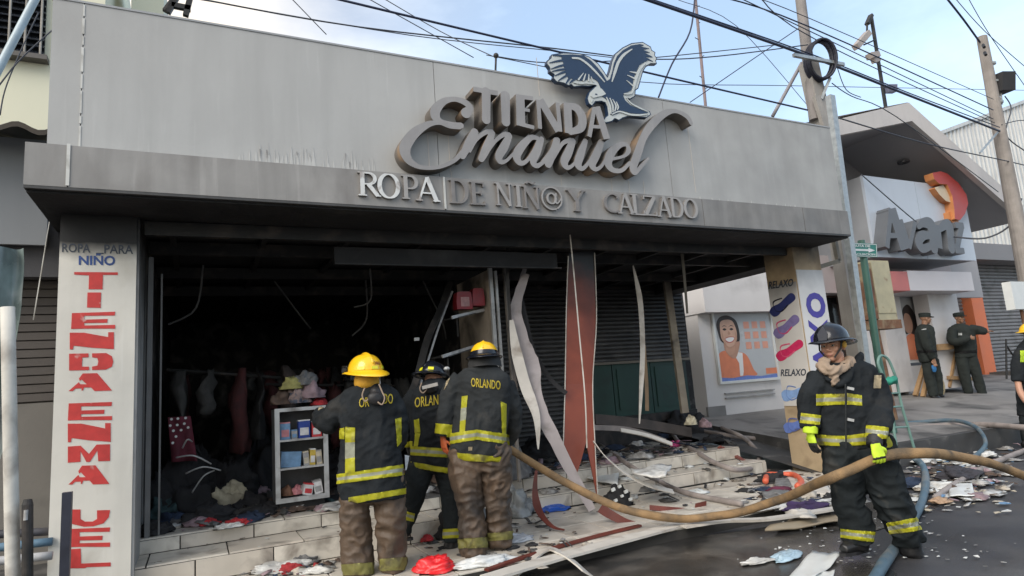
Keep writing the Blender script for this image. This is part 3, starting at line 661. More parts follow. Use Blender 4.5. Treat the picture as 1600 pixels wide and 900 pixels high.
# lower serif letters
low = thing('shop_sign', 'thin serif letters ROPA DE NIÑ@ Y CALZADO along the lower band, first word brightest', 'sign', (3.3, -.6, 3.3))
lw = mat('letter_white', (.62, .63, .62), .45, .08, 8, .05, dirt=(.33, .3, .28), dscale=7, dth=(.56, .66))
lg = mat('letter_smoked', (.3, .29, .28), .5, .12, 8, .08)
ld = mat('letter_sooty', (.19, .18, .175), .6, .2, 8, .1)
TK, TN = .15, .055
def arc(cx, cy, rx, ry, a0, a1, tk, tn):
    n = 12; out = []
    for i in range(n+1):
        a = math.radians(a0+(a1-a0)*i/n); out.append((cx+rx*math.cos(a), cy+ry*math.sin(a), (tn+(tk-tn)*abs(math.cos(a)))/2))
    return ('s', out)
def ser(x, y, w=.3): return ('l', x-w/2, y, x+w/2, y, .05)
G = {'R': (.82, [('l', .2, 0, .2, 1, TK), ser(.2, .025), ser(.2, .975), ('l', .2, .965, .4, .965, .06), arc(.4, .735, .24, .235, 90, -90, TK, TN), ('l', .2, .5, .4, .5, .06), ('l', .4, .5, .72, .03, .14), ser(.75, .025, .18)]),
 'O': (.92, [arc(.46, .5, .36, .47, 0, 360, .17, .06)]),
 'P': (.72, [('l', .2, 0, .2, 1, TK), ser(.2, .025), ser(.2, .975), ('l', .2, .965, .38, .965, .06), arc(.38, .71, .24, .26, 90, -90, TK, TN), ('l', .2, .45, .38, .45, .06)]),
 'A': (.86, [('l', .12, 0, .42, 1, .07), ('l', .42, 1, .74, 0, .15), ('l', .24, .33, .64, .33, .06), ser(.13, .025, .24), ser(.74, .025, .26)]),
 'D': (.88, [('l', .2, 0, .2, 1, TK), ser(.2, .025), ser(.2, .975), ('l', .2, .965, .4, .965, .06), ('l', .2, .035, .4, .035, .06), arc(.4, .5, .36, .465, 90, -90, TK, TN)]),
 'E': (.72, [('l', .2, 0, .2, 1, TK), ser(.2, .025), ser(.2, .975), ('l', .2, .965, .6, .965, .06), ('l', .2, .035, .64, .035, .06), ('l', .2, .52, .5, .52, .06), ('l', .6, .8, .6, 1, .05), ('l', .64, 0, .64, .2, .05), ('l', .5, .43, .5, .61, .05)]),
 'N': (.95, [('l', .18, 0, .18, 1, .07), ('l', .16, 1, .76, 0, .14), ('l', .76, 0, .76, 1, .07), ser(.18, .025, .24), ser(.14, .975, .2), ser(.76, .975, .26)]),
 'I': (.4, [('l', .2, 0, .2, 1, TK), ser(.2, .025), ser(.2, .975)]),
 'Y': (.84, [('l', .42, 0, .42, .5, TK), ('l', .42, .48, .12, 1, .14), ('l', .42, .48, .72, 1, .07), ser(.42, .025), ser(.12, .975, .26), ser(.72, .975, .22)]),
 'C': (.8, [arc(.46, .5, .36, .47, 60, 300, .16, .06), ('l', .66, .75, .66, .97, .05)]),
 'L': (.68, [('l', .2, 0, .2, 1, TK), ser(.2, .025), ser(.2, .975), ('l', .2, .035, .62, .035, .06), ('l', .62, 0, .62, .24, .05)]),
 'Z': (.76, [('l', .12, .965, .64, .965, .06), ('l', .12, .035, .66, .035, .06), ('l', .62, .96, .16, .04, .15), ('l', .12, .8, .12, 1, .05), ('l', .66, 0, .66, .2, .05)]),
 '@': (1.05, [arc(.52, .45, .47, .52, -60, 290, .07, .06), arc(.5, .45, .2, .24, 0, 360, .1, .06), ('s', [(.72, .68, .04), (.68, .35, .045), (.76, .24, .03), (.92, .4, .03), (.97, .5, .03)])])}
G['Ñ'] = (.95, G['N'][1]+[('s', [(.25, 1.13, .03), (.38, 1.19, .04), (.55, 1.12, .04), (.68, 1.18, .03)])])
# glyph, left px, right px, baseline px (left), cap px (left), material
YL = -.6; LD = .03
for ch, x0, x1, yb, yt, m in (('R', 558, 595, 306, 269, lw), ('O', 590, 627, 310, 271, lw), ('P', 627, 656, 311, 274, lg), ('A', 650, 688, 314, 277, lw), ('D', 702, 735, 318, 281, ld), ('E', 734, 762, 320, 284, ld),
     ('N', 774, 804, 321, 286, lg), ('I', 805, 818, 323, 289, lg), ('Ñ', 817, 848, 326, 291, ld), ('@', 847, 881, 325, 292, lg), ('Y', 888, 919, 330, 297, ld), ('C', 944, 972, 332, 302, ld), ('A', 966, 993, 334, 302, lg), ('L', 987, 1010, 336, 304, lg), ('Z', 1005, 1030, 337, 306, lg), ('A', 1028, 1052, 339, 307, lg), ('D', 1048, 1071, 340, 309, lg), ('O', 1070, 1093, 341, 311, lg)):
    w, sh = G[ch]; b = at((x0+x1)/2, yb, Y=YL-LD); t = at((x0+x1)/2, yt, Y=YL-LD); xa, xb = at(x0, yb, Y=YL-LD).x, at(x1, yb, Y=YL-LD).x
    h = t.z-b.z; sx = (xb-xa)/w
    def tr(s):
        if s[0] == 's': return ('s', [(xa+x*sx, b.z+y*h, r*min(sx, h)*1.0) for x, y, r in s[1]])
        return ('l', xa+s[1]*sx, b.z+s[2]*h, xa+s[3]*sx, b.z+s[4]*h, s[5]*(sx if abs(s[1]-s[3]) < abs(s[2]-s[4]) else h))
    plate(field([tr(s) for s in sh], .0035), YL-LD, LD, 'letter', [m, ld], low)
# ------------------------------------------------------------------ neighbour on the right: pale office building with poster windows
def quad(pts, Y, th=.01): 
    return [at(px, py, Y=Y) for px, py in pts]
av = thing('office_building', 'pale office building with gabled canopy and picture windows right of the burnt shop', 'building', (11, 3.5, .6))
YW = 3.4
boxp('wall', white_w, av, 8.62, 11.9, YW, 7.5, .5, 2.62)
boxp('wall', white_w, av, 8.60, 11.9, YW-.25, 7.5, 2.62, 3.75)
boxp('plinth', mat('grey_plinth', (.2, .195, .19), .8, .15, 3, .2), av, 8.56, 9.0, YW-.05, YW, .5, .86)
def pic_window(parent, quadpx, Y, lab, paint_fn, fw=.05):
    """picture window: frame, pane with flat print"""
    q = [at(px, py, Y=Y) for px, py in quadpx]   # tl,tr,br,bl
    x0 = (q[0].x+q[3].x)/2; x1 = (q[1].x+q[2].x)/2; z1 = (q[0].z+q[1].z)/2; z0 = (q[2].z+q[3].z)/2
    w = boxp('window', mat('poster_ground', (.42, .44, .46), .25, .06, 2, 0), parent, x0, x1, Y-.01, Y+.03, z0, z1, label=lab)
    for b in ((x0-fw, x0, z0-fw, z1+fw), (x1, x1+fw, z0-fw, z1+fw), (x0, x1, z1, z1+fw), (x0, x1, z0-fw, z0)):
        boxp('frame', wpl, w, b[0], b[1], Y-.035, Y+.02, b[2], b[3])
    paint_fn(w, x0, x1, z0, z1, Y-.012)
    return w
skin_pr = mat('print_skin', (.42, .24, .17), .4, .12, 6, 0); skin_lt = mat('print_skin_light', (.55, .35, .26), .4, .1, 6, 0)
hair_pr = mat('print_hair', (.03, .022, .02), .4, .3, 9, 0); or_pr = mat('print_orange', (.62, .2, .1), .4, .1, 6, 0); wh_pr = mat('print_white', (.7, .7, .7), .4, .05, 6, 0)
bl_pr = mat('print_blue', (.2, .3, .42), .4, .1, 6, 0)
def pr(parent, fn, pts, lift, m, smooth=True):
    P = catmull([Vector((u, v, 0)) for u, v in pts+[pts[0]]], 5)[:-1] if smooth else [Vector((u, v, 0)) for u, v in pts]
    mb = MB(); mb.prism([fn(p.x, p.y)+Vector((0, -lift, 0)) for p in P], (0, .001, 0)); mb.build('print', m, parent)
def woman(w, x0, x1, z0, z1, Y):
    fn = lambda u, v: Vector((x0+(x1-x0)*u, Y, z0+(z1-z0)*v))
    pr(w, fn, [(.02, .1), (.0, .3), (.12, .36), (.3, .34), (.48, .3), (.58, .12), (.6, .04), (.02, .04)], 0, or_pr)
    pr(w, fn, [(.2, .36), (.42, .32), (.40, .1), (.38, .05), (.33, .05), (.34, .2), (.28, .3)], .0022, wh_pr, False)
    pr(w, fn, [(.12, .5), (.38, .48), (.36, .36), (.28, .26), (.18, .3), (.12, .38)], .0035, skin_pr)
    pr(w, fn, [(.04, .58), (.03, .68), (.1, .76), (.24, .78), (.37, .72), (.41, .6), (.4, .48), (.34, .46), (.1, .46)], .0048, hair_pr)
    pr(w, fn, [(.08, .6), (.1, .7), (.2, .73), (.31, .71), (.36, .6), (.35, .5), (.3, .43), (.22, .4), (.15, .43), (.09, .5)], .006, skin_lt)
    pr(w, fn, [(.15, .5), (.22, .515), (.3, .51), (.28, .475), (.22, .46), (.17, .475)], .0072, wh_pr)
    for e in (.155, .275): pr(w, fn, [(e-.035, .612), (e, .628), (e+.035, .612), (e, .598)], .0072, hair_pr); pr(w, fn, [(e-.045, .64), (e, .662), (e+.045, .645), (e, .652)], .0074, hair_pr)
    shd = mat('print_skin_mid', (.46, .27, .19), .4, .1, 6, 0)
    pr(w, fn, [(.09, .5), (.105, .6), (.125, .52), (.16, .43), (.13, .44)], .0066, shd); pr(w, fn, [(.34, .6), (.355, .5), (.3, .43), (.325, .52)], .0066, shd); pr(w, fn, [(.14, .4), (.22, .375), (.3, .41), (.28, .33), (.2, .3), (.15, .33)], .0042, shd)
    pr(w, fn, [(.14, .505), (.22, .525), (.31, .515), (.285, .465), (.22, .448), (.16, .465)], .0069, mat('print_lip', (.4, .1, .09), .4, .1, 6, 0))
    pr(w, fn, [(.2, .56), (.22, .59), (.25, .56), (.22, .545)], .0072, skin_pr)
    for i in range(3):
        for j in range(3):
            u, v = .5+i*.15, .70-j*.125
            pr(w, fn, [(u, v), (u+.1, v), (u+.1, v-.085), (u, v-.085)], .0012, mat('print_salmon', (.62, .3, .22), .4, .08, 6, 0), False)
    pr(w, fn, [(.8, .12), (1, .12), (1, .05), (.8, .05)], .0012, or_pr, False)
    pr(w, fn, [(0.01, .0), (.99, .0), (.99, .045), (.7, .03), (.45, .05), (.2, .03), (.01, .045)], .0085, bl_pr, False)
pic_window(av, [(1113, 465), (1199, 465), (1213, 588), (1124, 598)], YW-.03, 'window poster of a smiling woman in orange with nine small squares', woman)
for y in (612, 619):
    p = at(1170, y, Y=YW-.06); boxp('ledge', mat('ledge_grey', (.3, .3, .3), .6), av, 9.05, 10.35, YW-.05, YW, p.z-.012, p.z+.012)
# middle part: doorway, white piers, band, right window, white column
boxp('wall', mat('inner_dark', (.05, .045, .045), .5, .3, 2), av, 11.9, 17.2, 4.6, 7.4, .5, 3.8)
boxp('wall', mat('pinkish_render', (.45, .40, .40), .7, .06, 1), av, 11.9, 17.3, 3.5, 4.59, 3.05, 3.9)
def px_box(name, m, x0, x1, y0, y1, Y, d, parent, ybase=None, **k):
    a, b = at(x0, (y0+y1)/2, Y=Y), at(x1, (y0+y1)/2, Y=Y); t, q = at((x0+x1)/2, y0, Y=Y), at((x0+x1)/2, y1, Y=Y)
    return boxp(name, m, parent, a.x, b.x, Y, Y+d, q.z, t.z, **k)
dr = px_box('door', mat('brown_frame', (.1, .055, .04), .5, .2, 5), 1292, 1345, 455, 640, 3.9, .05, av)
px_box('door_glass', glassd, 1300, 1318, 465, 620, 3.89, .005, dr)
px_box('pier', white_w, 1345, 1368, 455, 655, 3.3, .3, av)
px_box('pier', white_w, 1386, 1417, 455, 614, 3.3, .3, av)
def woman2(w, x0, x1, z0, z1, Y):
    fn = lambda u, v: Vector((x0+(x1-x0)*u, Y, z0+(z1-z0)*v))
    pr(w, fn, [(.0, .02), (.02, .35), (.3, .42), (.62, .36), (.75, .1), (.7, .02)], 0, or_pr)
    pr(w, fn, [(.0, .6), (.05, .78), (.25, .86), (.42, .72), (.55, .48), (.6, .34), (.4, .36), (.2, .42), (.02, .42)], .0012, hair_pr)
    pr(w, fn, [(.02, .6), (.1, .72), (.24, .7), (.3, .56), (.24, .44), (.12, .42), (.03, .48)], .0024, skin_pr)
    pr(w, fn, [(.6, .55), (.9, .62), (.92, .82), (.62, .78)], .0012, or_pr, False)
pic_window(av, [(1405, 462), (1452, 462), (1466, 560), (1418, 566)], 3.45, 'window poster of a long haired woman in orange behind the officers', woman2, .04)
boxp('ledge_wall', white_w, av, at(1417, 590, Y=3.4).x, at(1470, 590, Y=3.4).x, 3.42, 3.7, .6, at(1430, 570, Y=3.42).z-.02)
px_box('column', white_w, 1460, 1506, 440, 607, 3.0, .35, av)
px_box('canopy_band', mat('band_white', (.55, .53, .55), .5, .05, 2, .03), 1420, 1520, 424, 454, 2.5, .9, av)
px_box('canopy_band', mat('band_red_reflection', (.45, .14, .13), .5, .15, 2, .03), 1384, 1419.5, 424, 454, 2.503, .9, av, label='end of the pale canopy band with a red brown reflection painted on')  # red-brown reflection put into the colour of this band end
# gable canopy: front face, soffit
YG = 1.9
og = [(1296, 200), (1310, 186), (1420, 160), (1600, 322), (1594, 338), (1425, 189), (1313, 211)]
gb = MB().prism([at(px, py, Y=YG) for px, py in og], (0, .12, 0)).build('gable_fascia', gabm, av)
sf = MB(); ap, rr, ll = at(1425, 189, Y=YG+.12), at(1600, 344, Y=YG+.12), at(1313, 211, Y=YG+.12); ll2 = Vector((ll.x-1.8, ll.y, ll.z-.3))
bk = Vector((0, 2.6, 0))
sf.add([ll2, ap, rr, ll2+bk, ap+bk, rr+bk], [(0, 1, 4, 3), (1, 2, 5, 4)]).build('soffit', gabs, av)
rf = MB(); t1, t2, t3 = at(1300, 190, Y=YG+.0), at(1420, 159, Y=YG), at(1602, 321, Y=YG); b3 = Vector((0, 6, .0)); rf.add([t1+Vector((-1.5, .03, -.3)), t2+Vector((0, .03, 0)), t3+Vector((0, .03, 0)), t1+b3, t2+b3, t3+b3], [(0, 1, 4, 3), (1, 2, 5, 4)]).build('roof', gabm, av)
dl = at(1412, 255, Y=2.9); MB().tube([dl, dl+Vector((0, 0, .04))], .13, 16).build('downlight', mat('lamp_off', (.08, .08, .09), .3), av)
# tympanum wall behind the sign, up to the soffit
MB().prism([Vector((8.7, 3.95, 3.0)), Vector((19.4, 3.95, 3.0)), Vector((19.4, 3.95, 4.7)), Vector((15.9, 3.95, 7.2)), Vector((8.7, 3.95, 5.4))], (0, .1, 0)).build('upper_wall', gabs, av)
# sign panel with letters (own thing)
sp = thing('shop_sign', 'pale blue panel with big grey letters Avanz and red orange emblem on the neighbour', 'sign', (14, 2.4, 4.5))
YA = 2.4
ax0, ax1, az0, az1 = (at(1343, 270, Y=YA).x+at(1372, 400, Y=YA).x)/2, (at(1506, 300, Y=YA).x+at(1526, 411, Y=YA).x)/2, at(1440, 404, Y=YA).z, at(1430, 284, Y=YA).z
sx = at(1440, 350, Y=YA).x
boxp('panel', avp, sp, ax0, sx-.006, YA, YA+.06, az0, az1); boxp('panel', avp, sp, sx+.006, ax1, YA, YA+.06, az0, az1)
boxp('panel_return', mat('sign_return', (.3, .31, .33), .6, .1, 2), sp, ax0, ax1, YA+.061, 3.94, az0+.01, az1-.01)
avl = mat('sign_letter_charcoal', (.13, .14, .155), .5, .1, 3, .05)
D4 = (1340, 250, 5.0); DA = .28; YB = YA-DA
for sh in ([('l', 262, 380, 232, 685, 30), ('l', 268, 378, 368, 700, 62), ('l', 240, 590, 330, 590, 26)],
           [('l', 330, 465, 400, 690, 44), ('l', 452, 480, 405, 690, 26)],
           [('s', [(478, 520, 14), (510, 492, 22), (565, 500, 34), (590, 560, 36), (600, 690, 28)]), ('s', [(575, 590, 16), (510, 590, 26), (478, 640, 28), (510, 690, 24), (575, 670, 18)])],
           [('l', 620, 510, 640, 690, 50), ('s', [(640, 540, 16), (690, 505, 26), (720, 530, 30), (735, 690, 26)])],
           [('l', 765, 508, 830, 512, 28), ('l', 815, 515, 775, 700, 34), ('l', 765, 706, 835, 710, 28)]):
    YB += .006; DA -= .006; plate(field(strokes(*D4, YB, sh), .02), YB, DA, 'letter', [avl, avl], sp)
emr = mat('emblem_red', (.42, .06, .05), .45, .1, 2, .03); eml = mat('emblem_cream', (.6, .5, .36), .5, .1, 2); emo = mat('emblem_orange', (.55, .22, .08), .5, .12, 2)
plate(field(strokes(*D4, YA-.2, [('p', [(585, 100), (650, 88), (700, 105), (790, 180), (850, 270), (865, 340), (840, 420), (800, 470), (760, 460), (755, 380), (740, 280), (700, 190), (640, 185), (600, 150)])]), .02), YA-.2, .2, 'emblem', [emr, emo], sp)
plate(field(strokes(*D4, YA-.14, [('p', [(600, 215), (670, 195), (700, 240), (750, 340), (690, 320), (640, 270)])]), .02), YA-.14, .14, 'emblem', [eml, emo], sp)
plate(field(strokes(*D4, YA-.12, [('p', [(710, 405), (765, 410), (800, 510), (770, 515), (720, 460)])]), .02), YA-.12, .12, 'emblem', [emo, emo], sp)
# ------------------------------------------------------------------ far right shop: orange columns, shutters, corrugated cladding
fs_ = thing('shuttered_shop', 'closed shop with orange columns, grey roller shutters and pale corrugated upper wall', 'building', (22, 5, .8))
YR = 5.0
def pcol(name, m, x0t, x0b, w0, w1, yt, yb, Y, d, parent, **k):
    a = at((x0t+x0b)/2, (yt+yb)/2, Y=Y).x; b = at((x0t+x0b)/2+(w0+w1)/2, (yt+yb)/2, Y=Y).x
    return boxp(name, m, parent, a, b, Y, Y+d, .5, at((x0t+x0b)/2, yt, Y=Y).z, **k)
pcol('column', orange, 1513, 1534, 18, 18, 405, 592, YR, .5, fs_)
pcol('column', orange, 1497, 1507, 14, 14, 405, 500, YR+.6, .3, fs_)
for (xa, xb, Y, zt) in ((20.0, 21.2, 5.3, 4.4), (21.9, 27.5, 5.3, 4.6)):
    mb = MB(); z = .85
    while z < zt:
        mb.rings([[Vector((x, Y+dy, z+dz)) for dy, dz in ((0, 0), (-.03, .03), (-.03, .07), (0, .105), (.02, .105), (.02, 0))] for x in (xa, xb)]); z += .11
    mb.build('shutter_slat', shut, fs_, kind='stuff')
boxp('lintel', mat('lintel_grey', (.2, .2, .21), .7, .1, 1), fs_, 19.0, 28, 4.6, 5.6, 4.25, 4.75)
boxp('wall', gabs, fs_, 19.0, 28, 5.6, 9, .5, 4.7)
for (x0, x1, z0, z1, Y, st_) in ((19.6, 27, 4.75, 5.75, 4.7, .22), ):
    x = x0
    while x < x1:
        MB().rings([[Vector((x+dx, Y+dy, z)) for dx, dy in ((0, 0), (.03, -.05), (.10, -.05), (.13, 0), (.215, 0), (.215, .02), (0, .02))] for z in (z0, z1)]).build('corrugated_panel', corr, fs_); x += st_
boxp('cap_rail', corr, fs_, 19.5, 27, 4.6, 4.8, 5.76, 6.0)
st2 = mat('dark_step', (.09, .085, .08), .8, .2, 3); boxp('doorstep', st2, fs_, 21.0, 27, 4.4, 5.3, .6, .92)
hb = thing('warehouse_building', 'tall pale corrugated metal building rising behind the gabled canopy', 'building', (34, 12, 0))
YH = 12.0
h0, h1 = at(1480, 205, Y=YH), at(1600, 160, Y=YH); sl = (h1.z-h0.z)/(h1.x-h0.x)
boxp('wall', corr, hb, h0.x-6, h0.x+40, YH+.05, YH+8, 0, h0.z-3.2)
i = 0; x = h0.x-1.5
while x < h0.x+14:
    zt = h0.z+sl*(x-h0.x)
    MB().rings([[Vector((x+dx, YH+dy, z+(sl*dx if z > 5 else 0))) for dx, dy in ((0, 0), (.06, -.09), (.2, -.09), (.26, 0), (.36, 0), (.36, .03), (0, .03))] for z in (4, zt)]).build('corrugated_panel', corr, hb); x += .375
MB().beam((h0.x-1.6, YH-.1, h0.z-1.6*sl+.05), (h0.x+14, YH-.1, h0.z+14*sl+.05), .12, .18).build('roof_edge', corr, hb)
# ------------------------------------------------------------------ left neighbours
cb_ = thing('cream_building', 'cream painted building with barred louvre window at the left edge', 'building', (-3, 1.5, 3))
YC = 1.5
boxp('wall', cream, cb_, -7, -.9, YC, 8, 3.2, 7.5)
lw0, lw1, lz0, lz1 = at(-70, 40, Y=YC).x, at(72, 40, Y=YC).x, at(35, 86, Y=YC).z, 6.4
wn_ = boxp('window', glassd, cb_, lw0, lw1, YC-.02, YC+.02, lz0, lz1)
z = lz0
while z < lz1:
    MB().obox(((lw0+lw1)/2, YC-.04, z+.03), ((lw1-lw0)/2, 0, 0), (0, .035, .03), (0, .002, -.003)).build('louvre', mat('louvre_glass', (.04, .045, .055), .25, .2, 5), wn_); z += .075
for i in range(9):
    x = lw1-.02-i*.13; MB().tube([(x, YC-.1, lz0-.02), (x, YC-.1, lz1)], .011, 6).build('bar', mat('bar_paint', (.3, .28, .25), .6, .2, 9), wn_)
boxp('sill', mat('sill_dark', (.12, .11, .1), .7), wn_, lw0-.05, lw1+.04, YC-.12, YC, lz0-.07, lz0-.02)
ln_ = thing('lean_to_shop', 'dark boarded lean-to with grey sign panel and rusted corrugated roof at the left', 'building', (-2, .9, 0))
YL2 = .9
gx1 = at(75, 320, Y=.5).x
boxp('sign_panel', greyp, ln_, -5, gx1, .5, .54, at(40, 382, Y=.5).z, at(30, 216, Y=.5).z)
cr_ = MB(); pts = []; n = 90
rowz = at(30, 212, Y=.4).z
for yy, zz in ((.1, rowz-.02), (1.45, rowz+.35)):
    pts.append([Vector((-5+i*.044, yy, zz+.03*math.cos(i*.9))) for i in range(n+1)])
mbc = MB(); mbc.rings([[*pts[0]], [*pts[1]]], cap=False, closed=False); mbc.rings([[p-Vector((0, 0, .012)) for p in pts[0]], [p-Vector((0, 0, .012)) for p in pts[1]]], cap=False, closed=False)
mbc.rings([[p for p in pts[0]], [p-Vector((0, 0, .045)) for p in pts[0]]], cap=False, closed=False)
mbc.build('roof', mat('old_corrugated', (.05, .042, .035), .8, .3, 6, .2), ln_)
boxp('dark_fascia', mat('fascia_dark_paint', (.05, .05, .055), .7), ln_, -5, -.99, .6, .7, 2.7, 3.7)  # fascia board in one even dark colour
zb0, zb1 = at(60, 628, Y=YL2).z, at(60, 400, Y=YL2).z
nb = 17
for i in range(nb):
    z = zb0+(zb1-zb0)*i/nb; boxp('board', brownb, ln_, -4, -.99, YL2-.02+.004*(i % 2), YL2+.02, z+.006, z+(zb1-zb0)/nb-.006)
boxp('wall', brownb, ln_, -4, -.985, YL2+.021, YL2+.1, 0, 3.2)
boxp('lower_wall', greyl, ln_, -4, -.99, YL2-.03, YL2+.02, .05, zb0-.01)
# ------------------------------------------------------------------ tarp and posts in the left foreground
def single(name, mb, m, label, cat, loc, smooth=False, group=None): return mb.build(name, m, None, loc=loc, smooth=smooth, label=label, cat=cat, group=group)
tm = mat('clear_grey_tarp', (.16, .2, .19), .3, .35, 5, .3, 14, dirt=(.34, .36, .35), dscale=4, dth=(.52, .66), dmap=(1, 1, .35))
tp = []; YT2 = -.75
mb = MB(); rs = []
for i in range(19):
    t = i/18; row = []
    for j in range(15):
        u = j/14; px = -60+(95-30*t*t)*u+6*noise.noise(Vector((u*3, t*5, 1))); py = 386+t*330
        p = at(px, py, Y=YT2); p.y += .07*math.sin(u*9+t*2)+.06*noise.noise(Vector((u*6, t*4, 0))); row.append(p)
    rs.append(row)
mb.rings(rs, cap=False, closed=False); mb.rings([[p+Vector((0, .006, 0)) for p in r] for r in rs], cap=False, closed=False)
single('tarpaulin', mb, tm, 'crumpled greenish plastic tarpaulin hanging at the left edge', 'tarpaulin', tuple(rs[-1][7]), True)
def pole(name, p, q, r, m, label, cat, group=None, n=14, r2=None):
    p, q = Vector(p), Vector(q); P = [p.lerp(q, i/6) for i in range(7)]; rr = [r+((r2 or r)-r)*i/6 for i in range(7)]
    return single(name, MB().tube(P, rr, n), m, label, cat, tuple(p), True, group)
a, b = at(28, 940, Y=-.9), at(12, 480, Y=-.9)
pole('post', (a.x, a.y, 0), b, .04, mat('whitewashed_timber', (.55, .53, .48), .75, .1, 6, .2, 30, dirt=(.3, .28, .25), dscale=5), 'crooked whitewashed wooden post under the tarpaulin', 'post')
a, b = at(48, 930, Y=-.95), at(43, 788, Y=-.95)
t = thing('bollard', 'short dark metal pipe post standing left of the lettered pillar', 'post', (a.x, a.y, 0))
MB().tube([(a.x, a.y, 0), b, b+Vector((0, 0, .03))], [.03, .03, .022], 16).build('pipe', steeld, t); MB().tube([b+Vector((.0, -.03, -.03)), b+Vector((0, -.034, -.09))], .012, 10).build('bolt', alu, t)
a, b = at(99, 960, Y=-.5), at(97, 770, Y=-.5)
MB()
mb = MB().box(a.x-.028, a.x+.028, -.53, -.47, 0, b.z); single('post', mb, mat('chipped_navy_steel', (.03, .033, .05), .5, .3, 6, .1, 30, dirt=(.35, .34, .32), dscale=4, dth=(.62, .7)), 'dark square steel post in front of the lettered pillar', 'post', (a.x, -.5, 0))
for i, (y0, y1, col, lb) in enumerate(((838, 830, (.05, .05, .06), 'dark'), (862, 846, (.1, .18, .25), 'blue grey'), (882, 868, (.4, .4, .4), 'pale'))):
    a, b = at(-60, y0, Y=.1+i*-.12), at(82, y1, Y=.1+i*-.12)
    pole('pipe', a, b, .03, mat('pipe_'+lb.split()[0], col, .5, .2, 6), lb+' pipe lying across the pavement left of the pillar, '+['topmost', 'middle', 'lowest'][i]+' of three', 'pipe')
boxp('left_step', kerbm, None, -5, -.99, -.05, .86, -.02, .3)
bpy.data.objects['left_step']['kind'] = 'structure'
a, b, = at(-40, 180, Y=0.9), at(75, -40, Y=0.9)
pole('conduit_pole', a, b, .035, mat('pale_blue_plastic', (.38, .47, .52), .4, .15, 5), 'pale blue plastic pipe slanting up across the barred window', 'pipe')
a, b = at(85, 300, Y=.3), at(52, 500, Y=.3)
pole('wire', a, b, .004, steelw, 'thin pale wire dangling in front of the brown boards', 'wire')
# ------------------------------------------------------------------ poles and overhead things
up = thing('utility_pole', 'concrete utility pole with a black cable coil above the right end of the parapet', 'utility pole', (9, .3, 0))
YU = .35
a, b, c = at(1290, 215, Y=YU), at(1263, 100, Y=YU), at(1246, -40, Y=YU)
MB().beam((a.x-.05, YU, 0), (a.x-.03, YU, 0+a.z), .24, .2, (0, 1, 0)).beam((a.x-.03, YU, a.z), b, .24, .2, (0, 1, 0)).build('shaft', concp, up)
MB().tube([b-(c-b)*.6, b, c], [.09, .085, .075], 14).build('upper_shaft', mat('weathered_pole', (.24, .22, .21), .8, .2, 5, .2), up)
cx, cy = 1282, 94
O = at(cx, cy, Y=YU-.2); R1, R2 = 21/F*(O-CAM).dot(fwd), 31/F*(O-CAM).dot(fwd)
for k in range(5):
    rr = random.uniform(.93, 1.02); P = [O+RT*math.cos(t)*R1*rr+UP*math.sin(t)*R2*rr+Vector((0, -.05+.025*k, 0)) for t in [2*PI*i/28 for i in range(29)]]
    MB().tube(P, .022, 8).build('cable_loop', mat('cable_black', (.012, .013, .025), .45, .3, 9), up)
MB().beam(at(1240, 86, Y=YU-.28), at(1318, 101, Y=YU-.28), .05, .05).build('bracket', galv, up)
MB().beam(at(1297, 122, Y=YU-.2), at(1283, 155, Y=YU-.1), .05, .04).build('bracket', galv, up)
MB().beam(at(1275, 150, Y=YU-.14), at(1290, 200, Y=YU-.14), .13, .06, (0, 1, 0)).build('splice_plate', concp, up)
a, b = at(1297, 150, Y=-.1), at(1345, 560, Y=-.1)
hp = thing('steel_post', 'galvanised steel post rising past the right end of the canopy', 'post', (b.x, b.y, 0))
MB().beam((b.x+.02, -.1, .05), a, .105, .09, (0, 1, 0)).build('shaft', galv, hp)
fr_ = thing('burnt_bracket_frame', 'scorched steel frame hanging between the canopy corner and the steel post', 'frame', tuple(at(1285, 395, Y=.1)))
fp = [at(x, y, Y=.12) for x, y in ((1262, 372), (1270, 420), (1310, 408), (1302, 368))]
for i in range(4): MB().beam(fp[i], fp[(i+1) % 4], .06, .06).build('rail', mat('scorched_frame', (.2, .18, .14), .6, .35, 6, .2, dirt=(.04, .035, .03), dscale=4), fr_)
# second utility pole at the right
u2 = thing('utility_pole', 'weathered utility pole with a black transformer box near the right edge', 'utility pole', (13, 1.0, .3))
a, b = at(1606, 440, Y=1.0), at(1534, 58, Y=1.0)
MB().tube([(a.x+.1, 1.0, .2), a, b], [.17, .16, .1], 16).build('shaft', mat('weathered_timber_pole', (.26, .235, .215), .85, .2, 4, .3, streak=.4), u2)
c = at(1564, 131, Y=.9); mb = MB(); r_ = .16
mb.obox(c, RT*.14, Vector((0, .16, 0)), UP*.2).build('transformer_box', black, u2)
MB().tube([c-UP*.2, c-UP*.45+RT*.02], .02, 8).build('conduit', galv, u2)
for yy in (100, 128, 160): 
    q = at(1545+(yy-100)*.19, yy, Y=1.0); MB().tube([q-UP*.02, q+UP*.02], .135, 14).build('strap', galv, u2)
for yy in (70, 82): MB().tube([at(1536+(yy-70)*.2, yy, Y=.86), at(1538+(yy-70)*.2, yy+4, Y=.8)], .03, 8).build('insulator', black, u2)
MB().beam(at(1560, 205, Y=.95), at(1531, 239, Y=.95), .03, .03).build('brace', galv, u2)
